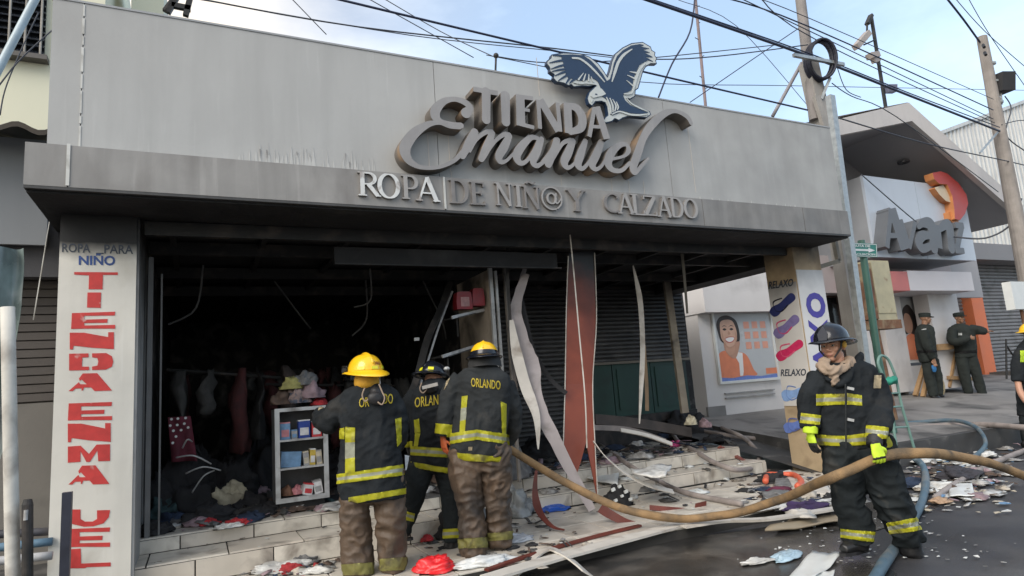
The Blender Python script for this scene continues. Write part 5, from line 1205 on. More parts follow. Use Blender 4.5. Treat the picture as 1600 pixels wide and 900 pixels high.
# ---- firefighter 1: yellow helmet, back to us, left of the cabinet ------------------------------------------------
f1 = Fig('person', 'firefighter in black coat, brown trousers and bright yellow helmet, leaning on the display cabinet', 580, 897, .10)
mb = MB(); f1.limb(mb, [(557, 755, 0, 22), (554, 790, -.02, 23), (556, 835, 0, 22), (559, 880, 0, 22), (560, 902, 0, 21)]); f1.limb(mb, [(606, 755, 0, 24), (611, 800, 0, 23), (612, 840, .03, 22), (614, 878, .03, 19), (614, 892, .03, 18)]); f1.torso(mb, [(536, 735, 630, 735, .14, 0), (534, 770, 632, 770, .15, 0), (540, 785, 628, 785, .12, 0)])
f1.garment('trousers', mb, pantb, .010, .019, 6, 1, cz=1.5)
f1.band([(528, 899), (592, 897), (592, 878), (528, 882)], [ydirty]); f1.band([(594, 892), (640, 890), (640, 870), (594, 873)], [ydirty])
bootm(f1, [(560, 890, 0, 17), (560, 903, 0, 17)], (556, 908, .16), leather); bootm(f1, [(614, 880, .03, 15), (614, 893, .03, 15)], (616, 895, .2), leather)
mb = MB(); f1.torso(mb, [(562, 600, 598, 600, .06, 0), (548, 606, 612, 606, .10, 0), (534, 617, 622, 617, .13, 0), (532, 640, 626, 642, .15, 0), (534, 675, 626, 678, .16, 0), (532, 710, 627, 712, .17, 0), (530, 742, 630, 738, .18, 0), (529, 762, 633, 760, .185, 0), (536, 780, 633, 776, .185, 0)])
f1.limb(mb, [(548, 624, .0, 17), (530, 640, .02, 19), (513, 655, .08, 18), (504, 656, .2, 16), (501, 648, .34, 13)]); f1.limb(mb, [(608, 624, 0, 16), (619, 648, .02, 17), (622, 685, .08, 15), (612, 700, .28, 13)])
mb.ball(f1.q(512, 662, .06), .09, 14, 10)
c1 = f1.garment('coat', mb, coatm, .010, .013, 6, 2)
f1.band([(540, 741), (555, 738), (555, 668), (540, 667)], front=True); f1.band([(531, 686), (539, 686), (539, 668), (531, 669)], [yel], front=True)
f1.band([(620, 698), (627, 690), (627, 652), (617, 655)], [yel], front=True)
f1.band([(522, 757), (640, 741), (640, 724), (522, 742)]); f1.band([(545, 788), (642, 770), (642, 761), (545, 777)], [yel])
f1.text('OR', [(561, 637), (577, 635), (577, 620), (561, 622)], lettery); f1.text('DO', [(599, 631), (614, 631), (614, 615), (599, 615)], lettery)
f1.band([(497, 642), (509, 636), (513, 627), (499, 634)], [patchm], name='shoulder_patch', front=True)
mb = MB(); mb.ball(f1.q(588, 622, -.17), (.07, .04, .055), 16, 10); mb.ball(f1.q(588, 612, -.13), (.05, .05, .04), 14, 8)
f1.garment('air_mask', mb, black, .009, .004, 12, 3)
for P in ([(570, 606), (566, 618), (571, 627), (578, 620)], [(592, 600), (597, 612), (601, 622), (597, 632), (590, 628)]):
    MB().tube(catmull([f1.q(x, y, -.2) for x, y in P], 4), .006, 8).build('strap', hoodm, f1.root)
MB().tube([f1.q(593, 580, -.12), f1.q(594, 600, -.16)], .004, 6).build('chain', alu, f1.root)
fd = (NH*.8-RT*.6); M = frame_(fd, tilt=.02, side=.0); hc = f1.q(571, 582, 0)
hd1 = MB().ball(hc+Vector((0, 0, -.03)), (.085, .1, .12), 18, 12).tube([hc, f1.q(578, 606, 0)], .06, 12).build('head', skin, f1.root, smooth=True)
mb = MB(); mb.rings([[hc+M@Vector((.1*math.cos(a)*k, .105*math.sin(a)*k-.02, z)) for a in [2*PI*i/20 for i in range(20)]] for k, z in ((.9, -.02), (1.0, -.05), (1.02, -.09), (.85, -.13))])
mb.build('neck_flap', mat('flap_yellow', (.62, .33, .03), .7, .12, 9, .2), f1.root, smooth=True)
h1_ = helmet(f1.root, hc+Vector((0, 0, .0)), M, hely, 1.12, rear=.05)
T = lambda x, y, z: hc+M@Vector((x*1.12, y*1.12, z*1.12))
mb = MB()
for i in range(9):
    pass
rs = []
for zz in (-.05, 0, .03, .06):
    rs.append([T(.15*math.cos(a)*(1+.1*(zz > .02)), .175*math.sin(a)+.01, zz) for a in [PI*.5+(i-6)*.17 for i in range(13)]])
mb.rings(rs, cap=False, closed=False); mb.rings([[p+M@Vector((0, .004, 0)) for p in r] for r in rs], cap=False, closed=False)
mb.build('visor', mat('smoked_visor', (.03, .03, .03), .1, .1, 5, 0, alpha=.8), h1_, smooth=True)
for s_ in (-1, 1): MB().tube([T(s_*.132, .05, .02), T(s_*.155, .05, .02)], .022, 12).build('visor_knob', black, h1_)
# reflective pieces and number on the shell back
def on_shell(T, a, b, z, w, hh, lift=1.03):
    pts = []
    for da, dz in ((-w, -hh), (w, -hh), (w, hh), (-w, hh)):
        t = math.asin(min(.97, (z+dz)/.135)); pts.append(T(.125*math.cos(t)**.8*math.cos(a+da)*lift, .150*math.cos(t)**.8*math.sin(a+da)*lift, (z+dz)*lift))
    return pts
for a_, z_ in ((-1.5, .03), (-.75, .03), (-2.3, .03)):
    p4 = on_shell(T, a_, 0, z_, .2, .010); MB().prism(p4, (p4[1]-p4[0]).cross(p4[3]-p4[0]).normalized()*-.003).build('reflective_patch', mat('lime_patch', (.75, .72, .02), .3, .08, 9), h1_)
p4 = on_shell(T, -1.25, 0, .060, .24, .012, 1.04); tx = MB(); text_on(tx, '3460', p4, (p4[1]-p4[0]).cross(p4[3]-p4[0]).normalized()*.002, .02); tx.build('number', mat('number_brown', (.25, .09, .01), .5), h1_)
hand(f1.root, f1.q(501, 648, .36), NH+Vector((0, 0, -.3)), Vector((0, 0, -1)), .19, .35, glovek, 1, 'glove')
# ---- firefighter 2: black helmet, bending in the doorway ------------------------------------------------------------
f2 = Fig('person', 'firefighter in black helmet and black trousers, bent over between the two brown-trousered ones', 700, 856, .10)
mb = MB(); f2.limb(mb, [(662, 715, 0, 22), (652, 750, -.05, 20), (643, 785, -.02, 17), (633, 815, .08, 14), (631, 832, .1, 12)]); f2.limb(mb, [(693, 715, 0, 22), (702, 755, 0, 18), (706, 800, 0, 15), (706, 845, 0, 14)]); f2.torso(mb, [(646, 705, 706, 705, .13, 0), (646, 735, 708, 735, .13, 0)])
f2.garment('trousers', mb, pantk, .011, .010, 6, 4)
f2.band([(619, 808), (646, 815), (648, 802), (621, 794)]); f2.band([(686, 842), (724, 840), (724, 825), (686, 827)])
bootm(f2, [(706, 842, 0, 11), (704, 856, 0, 11)], (697, 863, -.02), boot); bootm(f2, [(631, 828, .1, 10), (631, 838, .1, 10)], (624, 843, .1), boot)
mb = MB(); f2.torso(mb, [(664, 594, 690, 592, .07, .06), (650, 604, 702, 601, .12, .05), (642, 622, 706, 618, .15, .03), (642, 650, 706, 648, .16, 0), (643, 690, 706, 692, .165, 0), (643, 712, 707, 716, .165, 0), (644, 724, 708, 738, .165, 0)])
f2.limb(mb, [(652, 614, .04, 12), (640, 632, .04, 13), (635, 660, .06, 12), (637, 694, .12, 10)]); f2.limb(mb, [(700, 614, .04, 12), (710, 640, .08, 12), (712, 680, .2, 11)])
f2.garment('coat', mb, coatm, .010, .013, 6, 5)
f2.band([(642, 711), (714, 716), (714, 702), (642, 697)]); f2.band([(642, 729), (714, 742), (714, 734), (642, 721)], [yel]); f2.band([(630, 700), (645, 698), (645, 689), (630, 691)], [yel])
f2.band([(648, 676), (657, 676), (655, 654), (647, 656)], [yel], front=True); f2.band([(647, 698), (653, 698), (657, 677), (649, 675)], [yel], front=True)
f2.text('ORLANDO', [(648, 637), (703, 630), (703, 614), (648, 621)], lettery)
mb = MB(); mb.ball(f2.q(672, 607, -.12), (.075, .05, .05), 16, 10); f2.garment('air_mask', mb, black, .009, .004, 12, 3)
MB().beam(f2.q(660, 606, -.19), f2.q(684, 600, -.19), .02, .03).build('strap', mat('pale_strap', (.35, .34, .32), .6), f2.root); MB().tube(catmull([f2.q(x, y, -.18) for x, y in ((659, 598), (656, 608), (661, 614), (667, 608))], 4), .006, 8).build('strap', hoodm, f2.root)
hc = f2.q(677, 588, .12); M = frame_(NH*.8+RT*.5, tilt=.25, side=-.05)
MB().ball(hc+Vector((0, 0, -.04)), (.082, .09, .105), 18, 12).build('head', skin, f2.root, smooth=True)
h2_ = helmet(f2.root, hc, M, helk, 1.02, rear=.07, label='black helmet with yellow rear patch'); T = lambda x, y, z: hc+M@Vector((x*1.02, y*1.02, z*1.02))
for a_ in (-1.9, -1.0):
    p4 = on_shell(T, a_, 0, .035, .2, .014); MB().prism(p4, (p4[1]-p4[0]).cross(p4[3]-p4[0]).normalized()*-.003).build('reflective_patch', mat('lime_patch', (.75, .72, .02), .3), h2_)
MB().ball(f2.q(698, 576, .0), (.03, .03, .02), 10, 8).build('helmet_light', alu, h2_, smooth=True)
hand(f2.root, f2.q(637, 696, .12), NH+Vector((0, 0, -1)), RT, .18, .5, glovek, 1, 'glove')
# ---- firefighter 3: yellow and black helmet, head bowed, right of the group -------------------------------------------
f3 = Fig('person', 'firefighter with bowed head, grey black coat, brown trousers and orange glove, right of the three', 755, 866, .10)
mb = MB(); f3.limb(mb, [(727, 700, 0, 25), (728, 745, -.02, 24), (735, 795, 0, 21), (739, 840, 0, 21), (741, 866, 0, 19)]); f3.limb(mb, [(773, 700, 0, 25), (775, 750, .04, 23), (778, 800, .1, 20), (780, 835, .12, 18), (781, 852, .12, 17)]); f3.torso(mb, [(706, 690, 792, 690, .14, 0), (706, 715, 794, 715, .14, 0), (712, 735, 790, 735, .11, 0)])
f3.garment('trousers', mb, pantb, .010, .020, 6, 7, cz=1.5); f3.band([(712, 857), (762, 855), (762, 839), (712, 842)], [ydirty]); f3.band([(762, 846), (802, 842), (802, 829), (762, 833)], [ydirty])
bootm(f3, [(741, 858, 0, 16), (740, 868, 0, 15)], (736, 871, .12), leather); bootm(f3, [(781, 845, .12, 14), (781, 853, .12, 14)], (783, 855, .26), leather)
mb = MB(); f3.torso(mb, [(738, 571, 778, 571, .07, .05), (722, 580, 790, 581, .12, .03), (714, 592, 798, 592, .15, 0), (714, 620, 798, 622, .165, 0), (710, 655, 795, 655, .165, 0), (704, 685, 790, 685, .17, 0), (706, 705, 789, 708, .17, 0), (716, 716, 786, 720, .165, 0)])
f3.limb(mb, [(722, 594, .02, 17), (708, 612, .0, 18), (698, 645, -.02, 15), (693, 680, -.02, 13)]); f3.limb(mb, [(790, 598, .02, 15), (800, 630, .05, 14), (802, 665, .15, 13), (794, 690, .3, 12)])
f3.garment('coat', mb, coatg, .010, .013, 6, 8)
f3.band([(698, 695), (745, 687), (745, 671), (698, 678)]); f3.band([(745.2, 687), (796, 695), (796, 679), (745.2, 671)]); f3.band([(712, 718), (788, 724), (788, 714), (712, 707)], [yel])
f3.band([(718, 677), (727, 674), (731, 618), (722, 619)], front=True); f3.band([(784, 678), (790, 680), (791, 631), (782, 627)], [yel], front=True); f3.band([(680, 677), (706, 680), (707, 664), (681, 661)], [yel])
f3.text('ORLANDO', [(736, 604), (782, 609), (782, 595), (736, 590)], lettery)
f3.band([(732, 704), (738, 704), (738, 698), (732, 698)], [patchm], name='badge', front=True)
f3.band([(694, 610), (700, 600), (704, 590), (698, 596)], [patchm], name='shoulder_patch', front=True)
hc = f3.q(757, 560, .1); M = frame_(NH, tilt=.12, side=.0)
MB().ball(hc+Vector((0, 0, -.03)), (.085, .1, .11), 18, 12).build('head', mat('black_hood', (.02, .02, .02), .9), f3.root, smooth=True)
h3_ = helmet(f3.root, hc+Vector((0, 0, .01)), M, hely, 1.03, brimm=helk, rear=.075, label='yellow helmet with wide black rear brim')
T = lambda x, y, z: hc+Vector((0, 0, .01))+M@Vector((x*1.03, y*1.03, z*1.03))
rs = []
for kk, z in ((1.01, .0), (1.12, -.05), (1.15, -.10)): rs.append([T(.13*kk*math.cos(a), .15*kk*math.sin(a)-.01, z) for a in [-PI*.5+(i-7)*.2 for i in range(15)]])
mb = MB(); mb.rings(rs, cap=False, closed=False); mb.rings([[p+NH*.006 for p in r] for r in rs], cap=False, closed=False); mb.build('ear_flap', mat('black_flap', (.02, .021, .022), .8, .3, 9, .2), h3_, smooth=True)
# black lower half of the shell
rs = []
for i in range(6):
    t = i/5*PI/2*.22; rs.append([T(.1275*math.cos(t)**.8*math.cos(a), .153*math.cos(t)**.8*math.sin(a), .137*math.sin(t)) for a in [2*PI*j/28 for j in range(28)]])
mb = MB(); mb.rings(rs, cap=False); mb.build('shell_band', helk, h3_, smooth=True)
hand(f3.root, f3.q(692, 684, -.02), Vector((0, 0, -1))+RT*.1, RT*.6+NH*.6, .18, .3, gloveo, 1, 'glove')
hand(f3.root, f3.q(792, 694, .3), NH*.5-RT+Vector((0, 0, -.2)), Vector((0, 0, -1)), .18, .9, glovek, 1, 'glove')
# ---- firefighter 4: black helmet, facing the street, holding the hose ------------------------------------------------
f4 = Fig('person', 'firefighter in glossy black helmet facing the street, carrying the big tan hose with lime gloves', 1375, 872, .004)
mb = MB(); f4.limb(mb, [(1316, 690, 0, 31), (1318, 735, -.02, 28), (1329, 785, 0, 24), (1339, 825, .03, 23), (1341, 846, .04, 21)]); f4.limb(mb, [(1354, 690, 0, 33), (1371, 735, -.06, 30), (1393, 785, -.08, 25), (1411, 825, -.02, 24), (1420, 848, 0, 21)]); f4.torso(mb, [(1282, 680, 1392, 680, .15, 0), (1284, 712, 1400, 712, .16, 0), (1298, 730, 1394, 730, .12, 0)])
f4.garment('trousers', mb, pantk, .010, .020, 5, 11, cz=1.4)
f4.band([(1314, 840), (1368, 847), (1368, 831), (1314, 826)]); f4.band([(1391, 835), (1440, 828), (1434, 808), (1385, 817)])
bootm(f4, [(1341, 842, .04, 17), (1340, 858, .04, 15)], (1318, 866, -.02), boot); bootm(f4, [(1420, 845, 0, 17), (1425, 866, 0, 16)], (1443, 878, -.05), boot)
mb = MB(); f4.torso(mb, [(1288, 570, 1344, 564, .08, 0), (1276, 582, 1364, 576, .12, 0), (1271, 600, 1371, 598, .135, 0), (1275, 630, 1370, 630, .15, 0), (1278, 662, 1376, 662, .155, 0), (1279, 685, 1388, 685, .165, 0), (1284, 700, 1391, 700, .165, 0)])
f4.limb(mb, [(1283, 590, 0, 20), (1270, 612, -.02, 19), (1264, 640, -.03, 17), (1266, 668, -.06, 14)]); f4.limb(mb, [(1360, 590, 0, 20), (1373, 615, -.02, 19), (1376, 645, -.10, 18), (1370, 672, -.2, 17), (1368, 688, -.24, 14)])
mb.tube(catmull([f4.q(x, y, d) for x, y, d in ((1282, 575, -.05), (1292, 590, -.12), (1312, 600, -.14), (1330, 585, -.12), (1342, 562, -.03), (1346, 552, .06))], 4), .022, 10)
c4 = f4.garment('coat', mb, coatm, .0095, .014, 5.5, 12)
f4.band([(1275, 634), (1320, 632), (1320, 615), (1275, 616)], front=True); f4.band([(1323, 632), (1347, 634), (1346, 618), (1323, 614)], front=True)
f4.band([(1277, 695), (1318, 697), (1318, 681), (1277, 679)], front=True); f4.band([(1318.2, 697), (1356, 695), (1354, 677), (1318.2, 681)], front=True); f4.band([(1380, 700), (1398, 698), (1398, 681), (1380, 683)], [yel], front=True)
f4.band([(1250, 661), (1280, 664), (1282, 649), (1252, 645)]); f4.band([(1353, 682), (1386, 686), (1388, 668), (1354, 664)])
f4.band([(1364, 607), (1376, 607), (1377, 587), (1365, 586)], [patchm], name='shoulder_patch', front=True)
for (x0, y0, x1, y1) in ((1321, 600, 1322, 700),): MB().tube([f4.q(x0, y0, -.175), f4.q((x0+x1)/2, 645, -.19), f4.q(x1, y1, -.19)], .006, 6).build('front_seam', coatg, f4.root)
for x, y in ((1330, 606), (1330, 655)): MB().beam(f4.q(x-6, y, -.18), f4.q(x+4, y+2, -.18), .012, .02).build('clasp', alu, f4.root)
mb = MB(); mb.tube(catmull([f4.q(x, y, d) for x, y, d in ((1284, 568, -.08), (1289, 576, -.12), (1302, 580, -.14), (1318, 575, -.11), (1330, 562, -.03))], 4), [.036]*21, 10)
mb.tube(catmull([f4.q(x, y, d) for x, y, d in ((1292, 580, -.09), (1302, 588, -.13), (1308, 600, -.15))], 4), .035, 10); mb.ball(f4.q(1308, 574, .01), (.08, .08, .05), 16, 10); mb.ball(f4.q(1289, 566, -.06), (.035, .035, .035), 12, 8)
f4.garment('hood', mb, hoodm, .008, .014, 10, 3, cz=1.6)
hc = f4.q(1301, 541, -.02); M = frame_(-NH*.72-RT*.8, tilt=.08, side=0.02)
head(f4.root, hc, M, .25, skin)
hh = hc+Vector((0, 0, .04)); h4_ = helmet(f4.root, hh, M, helk, 1.03, rear=.10, label='glossy black helmet with pointed front shield')
T = lambda x, y, z: hh+M@Vector((x*1.03, y*1.03, z*1.03))
MB().prism([T(-.03, .158, .01), T(.03, .158, .01), T(.038, .145, .06), T(0, .125, .115), T(-.038, .145, .06)], M@Vector((0, .006, 0))).build('front_shield', mat('shield_grey', (.015, .016, .022), .25, .1, 5, 0, coat=.3), h4_)
for s_ in (-1, 1): MB().tube([T(s_*.085, .03, -.0), T(s_*.078, .06, -.06), T(s_*.03, .085, -.125)], .007, 6).build('chin_strap', mat('strap_black', (.02, .02, .02), .7), h4_)
MB().ball(T(-.092, .02, -.035), (.018, .02, .028), 10, 8).build('ear_pad', mat('pad_ochre', (.45, .28, .05), .6), h4_, smooth=True)
# gloves: hanging one and the one round the hose
hand(f4.root, f4.q(1266, 676, -.06), Vector((.1, 0, -1)), RT*1+NH*.3, .20, .35, [gloveh, glovek], -1, 'glove', tips=True)
HG = f4.q(1369, 712, -.27)
hand(f4.root, f4.q(1367, 693, -.33), Vector((0, 0, -1))+RT*.12-NH*.12, NH, .21, .72, [gloveh, glovek], 1, 'glove')
mb = MB(); f4.limb(mb, [(1367, 684, -.25, 12), (1366, 696, -.28, 11)]); mb.build('glove_cuff', glovek, f4.root, smooth=True)
mb = MB(); f4.limb(mb, [(1266, 664, -.06, 12), (1266, 677, -.06, 11)]); mb.build('glove_cuff', gloveh, f4.root, smooth=True)
# ---- officers on the pavement --------------------------------------------------------------------------------------
def officer(px, py, Bz, label, spec):
    B = at(px, py, Y=2.7); B = Vector((B.x, B.y, B.z)); f = Fig('person', label, px, py, None, group=None, B=B); return f
o1 = officer(1462, 623, None, 'officer in dark uniform and cap in profile, blue cloth in hand, left of the pair', None)
mb = MB(); o1.limb(mb, [(1450, 562, 0, 9), (1452, 585, 0, 8), (1456, 605, 0, 7), (1459, 619, 0, 6)]); o1.limb(mb, [(1457, 562, .1, 9), (1463, 585, .1, 8), (1466, 604, .1, 7), (1466, 617, .1, 6)]); o1.garment('trousers', mb, unif, .018, .010, 5, 1, 3)
mb = MB(); o1.torso(mb, [(1438, 507, 1450, 507, .05, 0), (1433, 513, 1457, 513, .15, 0), (1432, 530, 1459, 530, .17, 0), (1435, 550, 1461, 548, .16, 0), (1439, 566, 1464, 564, .15, 0)]); o1.limb(mb, [(1441, 516, -.18, 8), (1449, 540, -.2, 7), (1459, 560, -.2, 5)]); o1.garment('shirt', mb, unif, .018, .010, 5, 2, 3)
o1.band([(1430, 552), (1468, 550), (1468, 546), (1430, 548)], [black], name='belt'); o1.band([(1441, 519), (1448, 517), (1447, 513), (1440, 515)], [wpl], name='arm_patch', front=True)
hc = o1.q(1446, 498, 0); M = frame_(RT-NH*.2); head(o1.root, hc, M, .25, skin2)
def cap(f, hc, M, k=1.1):
    mb = MB(); T = lambda x, y, z: hc+M@Vector((x*k, y*k, z*k)); n = 18
    mb.rings([[T(.088*w*math.cos(a), .105*w*math.sin(a)-.01, z) for a in [2*PI*i/n for i in range(n)]] for w, z in ((1, .03), (1.05, .075), (1.02, .11), (.6, .12))]); mb.prism([T(-.07, .07, .035), T(-.05, .14, .025), T(0, .16, .022), (T(.05, .14, .025)), T(.07, .07, .035)], (0, 0, .012)); mb.build('cap', unif, f.root, smooth=False)
cap(o1, hc, M)
hand(o1.root, o1.q(1459, 561, -.2), Vector((0, 0, -1)), -NH, .2, .4, skin2, 1)
mb = MB(); mb.ball(o1.q(1459, 576, -.2), (.05, .04, .08), 12, 8); o1.garment('blue_cloth', mb, mat('blue_cloth', (.02, .13, .32), .7, .2, 9), .014, .012, 12, 2, 1)
for a, b in (((1459, 619, 0), (1470, 624, -.02)), ((1466, 616, .1), (1474, 621, .08))):
    MB().tube([o1.q(a[0]-4, a[1]+1, a[2]), o1.q(a[0]+3, a[1]+2, a[2]), o1.q(*b)], [.06, .06, .045], 12).build('boot', boot, o1.root, smooth=True)
o2 = officer(1523, 621, None, 'officer in dark uniform and cap facing us, one arm stretched out to the right', None)
mb = MB(); o2.limb(mb, [(1502, 552, 0, 9), (1506, 580, 0, 8), (1511, 602, 0, 7), (1514, 615, 0, 6)]); o2.limb(mb, [(1515, 552, 0, 9), (1524, 580, 0, 8), (1531, 602, 0, 7), (1535, 617, 0, 6)]); o2.garment('trousers', mb, unif, .018, .010, 5, 5, 3)
mb = MB(); o2.torso(mb, [(1493, 506, 1504, 506, .06, 0), (1486, 512, 1518, 512, .13, 0), (1489, 528, 1523, 528, .16, 0), (1494, 548, 1524, 546, .16, 0), (1494, 560, 1524, 558, .15, 0)]); o2.limb(mb, [(1515, 514, 0, 7), (1529, 516, -.1, 7), (1541, 518, -.15, 5)]); o2.limb(mb, [(1489, 514, -.05, 7), (1487, 530, -.12, 7), (1496, 534, -.25, 6), (1514, 528, -.3, 5)]); o2.garment('shirt', mb, unif, .018, .010, 5, 6, 3)
o2.band([(1488, 553), (1530, 551), (1530, 547), (1488, 549)], [black], name='belt'); o2.band([(1497, 524), (1503, 524), (1503, 520), (1497, 520)], [wpl], name='badge', front=True)
hc = o2.q(1499, 497, 0); M = frame_(-NH*.9+RT*.15); head(o2.root, hc, M, .25, skin2); cap(o2, hc, M)
hand(o2.root, o2.q(1515, 528, -.3), RT, NH, .19, .5, skin2, 1); hand(o2.root, o2.q(1541, 518, -.15), RT+Vector((0, 0, .1)), Vector((0, 0, -1)), .19, .2, skin2, 1)
for a, b in (((1514, 612, 0), (1507, 621, -.08)), ((1536, 614, 0), (1537, 623, -.1))):
    MB().tube([o2.q(a[0], a[1]-6, 0), o2.q(a[0], a[1]+3, 0)], .055, 12).tube([o2.q(a[0], a[1]+5, .02), o2.q(*b)], [.055, .042], 12).build('boot', boot, o2.root, smooth=True)
# ---- cropped firefighter at the right edge ----------------------------------------------------------------------------
f5 = Fig('person', 'dark clad firefighter with bare forearm, cut off by the right edge of the photo', 1612, 694, .03)
mb = MB(); f5.limb(mb, [(1606, 640, 0, 12), (1606, 665, 0, 10), (1606, 690, 0, 8)]); f5.limb(mb, [(1624, 640, 0, 12), (1625, 665, 0, 10), (1626, 690, 0, 8)]); f5.garment('trousers', mb, pantk, .016, .010, 5, 1)
mb = MB(); f5.torso(mb, [(1602, 530, 1620, 530, .07, 0), (1592, 542, 1636, 542, .14, 0), (1591, 570, 1637, 570, .17, 0), (1592, 610, 1634, 610, .17, 0), (1594, 650, 1634, 650, .17, 0)]); f5.limb(mb, [(1597, 548, -.05, 9), (1590, 570, -.08, 9), (1590, 596, -.1, 8)]); f5.garment('shirt', mb, coatm, .014, .010, 5, 2)
f5.band([(1594, 566), (1612, 566), (1612, 548), (1594, 548)], [gloveh], name='vest_patch', front=True)
MB().tube(catmull([f5.q(x, y, d) for x, y, d in ((1590, 594, -.1), (1594, 612, -.14), (1604, 628, -.2))], 4), [.045]*9+[.035]*2, 12).build('forearm', skin, f5.root, smooth=True)
hand(f5.root, f5.q(1604, 628, -.2), RT+Vector((0, 0, -1)), -NH, .19, .4, glovek)
hc = f5.q(1611, 524, 0); M = frame_(-NH*.3-RT); head(f5.root, hc, M, .25, mat('black_mask', (.02, .02, .022), .5, .2, 9)); helmet(f5.root, hc+Vector((0, 0, .05)), M, hely, 1.1)
for x in (1606, 1626): MB().tube([f5.q(x, 685, 0), f5.q(x, 694, 0)], .07, 12).tube([f5.q(x, 692, .04), f5.q(x-5, 695, -.12)], [.06, .05], 12).build('boot', boot, f5.root, smooth=True)
# ------------------------------------------------------------------ inside the doorway: partition, shelf, tracks, cabinet
PXW = at(775, 560, Y=.7).x
pw = thing('partition', 'scorched beige partition board with metal edge trims standing in the doorway', 'partition', (PXW, 1.0, .42))
z0, z1 = .42, 2.86
MB().box(PXW-.01, PXW+.02, .74, 1.75, z0, z1).build('board', beige, pw)
boxp('edge_trim', alu, pw, PXW-.012, PXW+.03, .70, .738, z0, z1+.02); boxp('edge_trim', alu, pw, PXW+.055, PXW+.085, .69, .72, z0, z1-.02)
boxp('post', mat('scorched_post', (.2, .18, .16), .6, .3, 4, dirt=(.04, .04, .04)), pw, PXW+.17, PXW+.2, .68, .72, z0, z1+.05)
a = at(735, 488, X=PXW-.18)
def sh_(name, x0, y0, x1, y1, lab):
    a, b = at(x0, y0, Y=.72), at(x1, y1, Y=.95); t = thing(name, lab, 'shelf', tuple(a)); MB().beam(a, b, .02, .035).build('front_rail', alu, t); MB().beam(a+Vector((.03, .15, .0)), b+Vector((.02, .15, 0)), .28, .012).build('board', mat('dark_shelf_board', (.05, .05, .05), .5), t); MB().beam(a+Vector((.1, .1, -.01)), a+Vector((.12, .15, -.2)), .02, .02).build('bracket', steeld, t); return a, b
sa, sb = sh_('wall_shelf', 706, 496, 765, 482, 'upper short metal shelf carrying two red bags')
sh_('wall_shelf', 691, 557, 742, 541, 'lower short metal shelf left of the beige board')
for (x, w, lb) in ((724, 26, 'bright fronted red bag on the upper shelf, left one'), (746, 20, 'plain dark red bag on the upper shelf, right one')):
    c = at(x, 488-(x-724)*.25, Y=.85); w2 = w/F*(c-CAM).dot(fwd)
    t = thing('bag', lb, 'bag', tuple(c)); mb = MB(); mb.rings([[c+Vector((sx*w2*.5*k, .06*sy, z)) for sx, sy in ((-1, -1), (1, -1), (1, 1), (-1, 1))] for k, z in ((1, .03), (1.02, .12), (.9, .22), (.7, .235))]); mb.build('body', mat('dark_red_bag', (.22, .012, .018), .45, .2, 9, .3, 18), t)
    if x == 724: MB().box(c.x-w2*.25, c.x+w2*.3, c.y-.066, c.y-.061, c.z+.06, c.z+.17).build('label_patch', mat('pale_pink_print', (.38, .2, .2), .5, .2, 20), t)
strip('burnt_door_track', [at(x, y, Y=Y) for x, y, Y in ((704, 440, 1.0), (690, 480, .8), (668, 530, .6), (652, 590, .4), (642, 615, .3))], .07, steeld, .03, label='bent charred door track leaning inside the doorway left of the shelf', cat='track')
strip('bent_trim', [at(x, y, Y=Y) for x, y, Y in ((707, 455, .95), (686, 510, .7), (670, 560, .55), (654, 610, .35))], .02, alu, .01, label='thin pale trim bowed along the charred door track', cat='trim')
MB_ = MB().beam(at(728, 395, Y=1.2), at(640, 372, Y=.6), .02, .02); single('fallen_rod', MB_, alu, 'thin pale rod hanging under the ceiling left of the partition', 'rod', tuple(at(700, 388, Y=1)))
single('paper_scrap', MB().obox(at(651, 530, Y=1.2), (.03, 0, 0), (0, .01, 0), (0, 0, .018)), wpl, 'small white scrap caught on the track in the dark doorway', 'scrap', tuple(at(651, 530, Y=1.2)))
# cabinet with shelves and goods
YCB = .86
cab = thing('display_cabinet', 'small white framed display cabinet with shoe boxes and packets, left of the firefighters', 'cabinet', (at(470, 780, Y=YCB).x, YCB, .5))
c0, c1 = at(429, 640, Y=YCB), at(513, 778, Y=YCB); X0, X1 = c0.x, at(513, 700, Y=YCB).x; Zt, Zb = at(470, 636, Y=YCB).z, at(470, 783, Y=YCB).z; t_ = .045
boxp('frame_stile', alu, cab, X0, X0+t_, YCB, YCB+.03, Zb, Zt); boxp('frame_stile', alu, cab, X1-t_, X1, YCB, YCB+.03, Zb, Zt)
boxp('frame_rail', alu, cab, X0+t_, X1-t_, YCB+.001, YCB+.03, Zt-.035, Zt); boxp('frame_rail', alu, cab, X0+t_, X1-t_, YCB+.001, YCB+.03, Zb, Zb+.045)
ins = mat('cabinet_inside', (.1, .1, .105), .6, .3, 6)
boxp('back_panel', ins, cab, X0, X1, YCB+.3, YCB+.31, Zb, Zt); boxp('side_panel', ins, cab, X0, X0+.012, YCB+.031, YCB+.3, Zb, Zt); boxp('side_panel', ins, cab, X1-.012, X1, YCB+.031, YCB+.3, Zb, Zt); boxp('top_panel', alu, cab, X0, X1, YCB+.031, YCB+.3, Zt-.012, Zt)
zs = [Zb+.046, Zb+(Zt-Zb)*.36, Zb+(Zt-Zb)*.66]
for z in zs[1:]: boxp('shelf', alu, cab, X0+t_, X1-t_, YCB+.004, YCB+.29, z-.018, z)
boxp('leg', steeld, cab, X0+.04, X1-.04, YCB+.05, YCB+.28, .42, Zb)
colz = {'sky blue': (.14, .26, .42), 'navy blue': (.02, .05, .25), 'white': (.6, .6, .6), 'red': (.5, .04, .05), 'grey': (.3, .3, .3), 'yellow': (.5, .36, .06), 'pink': (.5, .2, .22), 'cream': (.5, .45, .35), 'brown': (.2, .1, .06)}
def cm(n, r=.5): return mat('goods_'+n.replace(' ', '_'), colz[n], r, .2, 20, .1, 40)
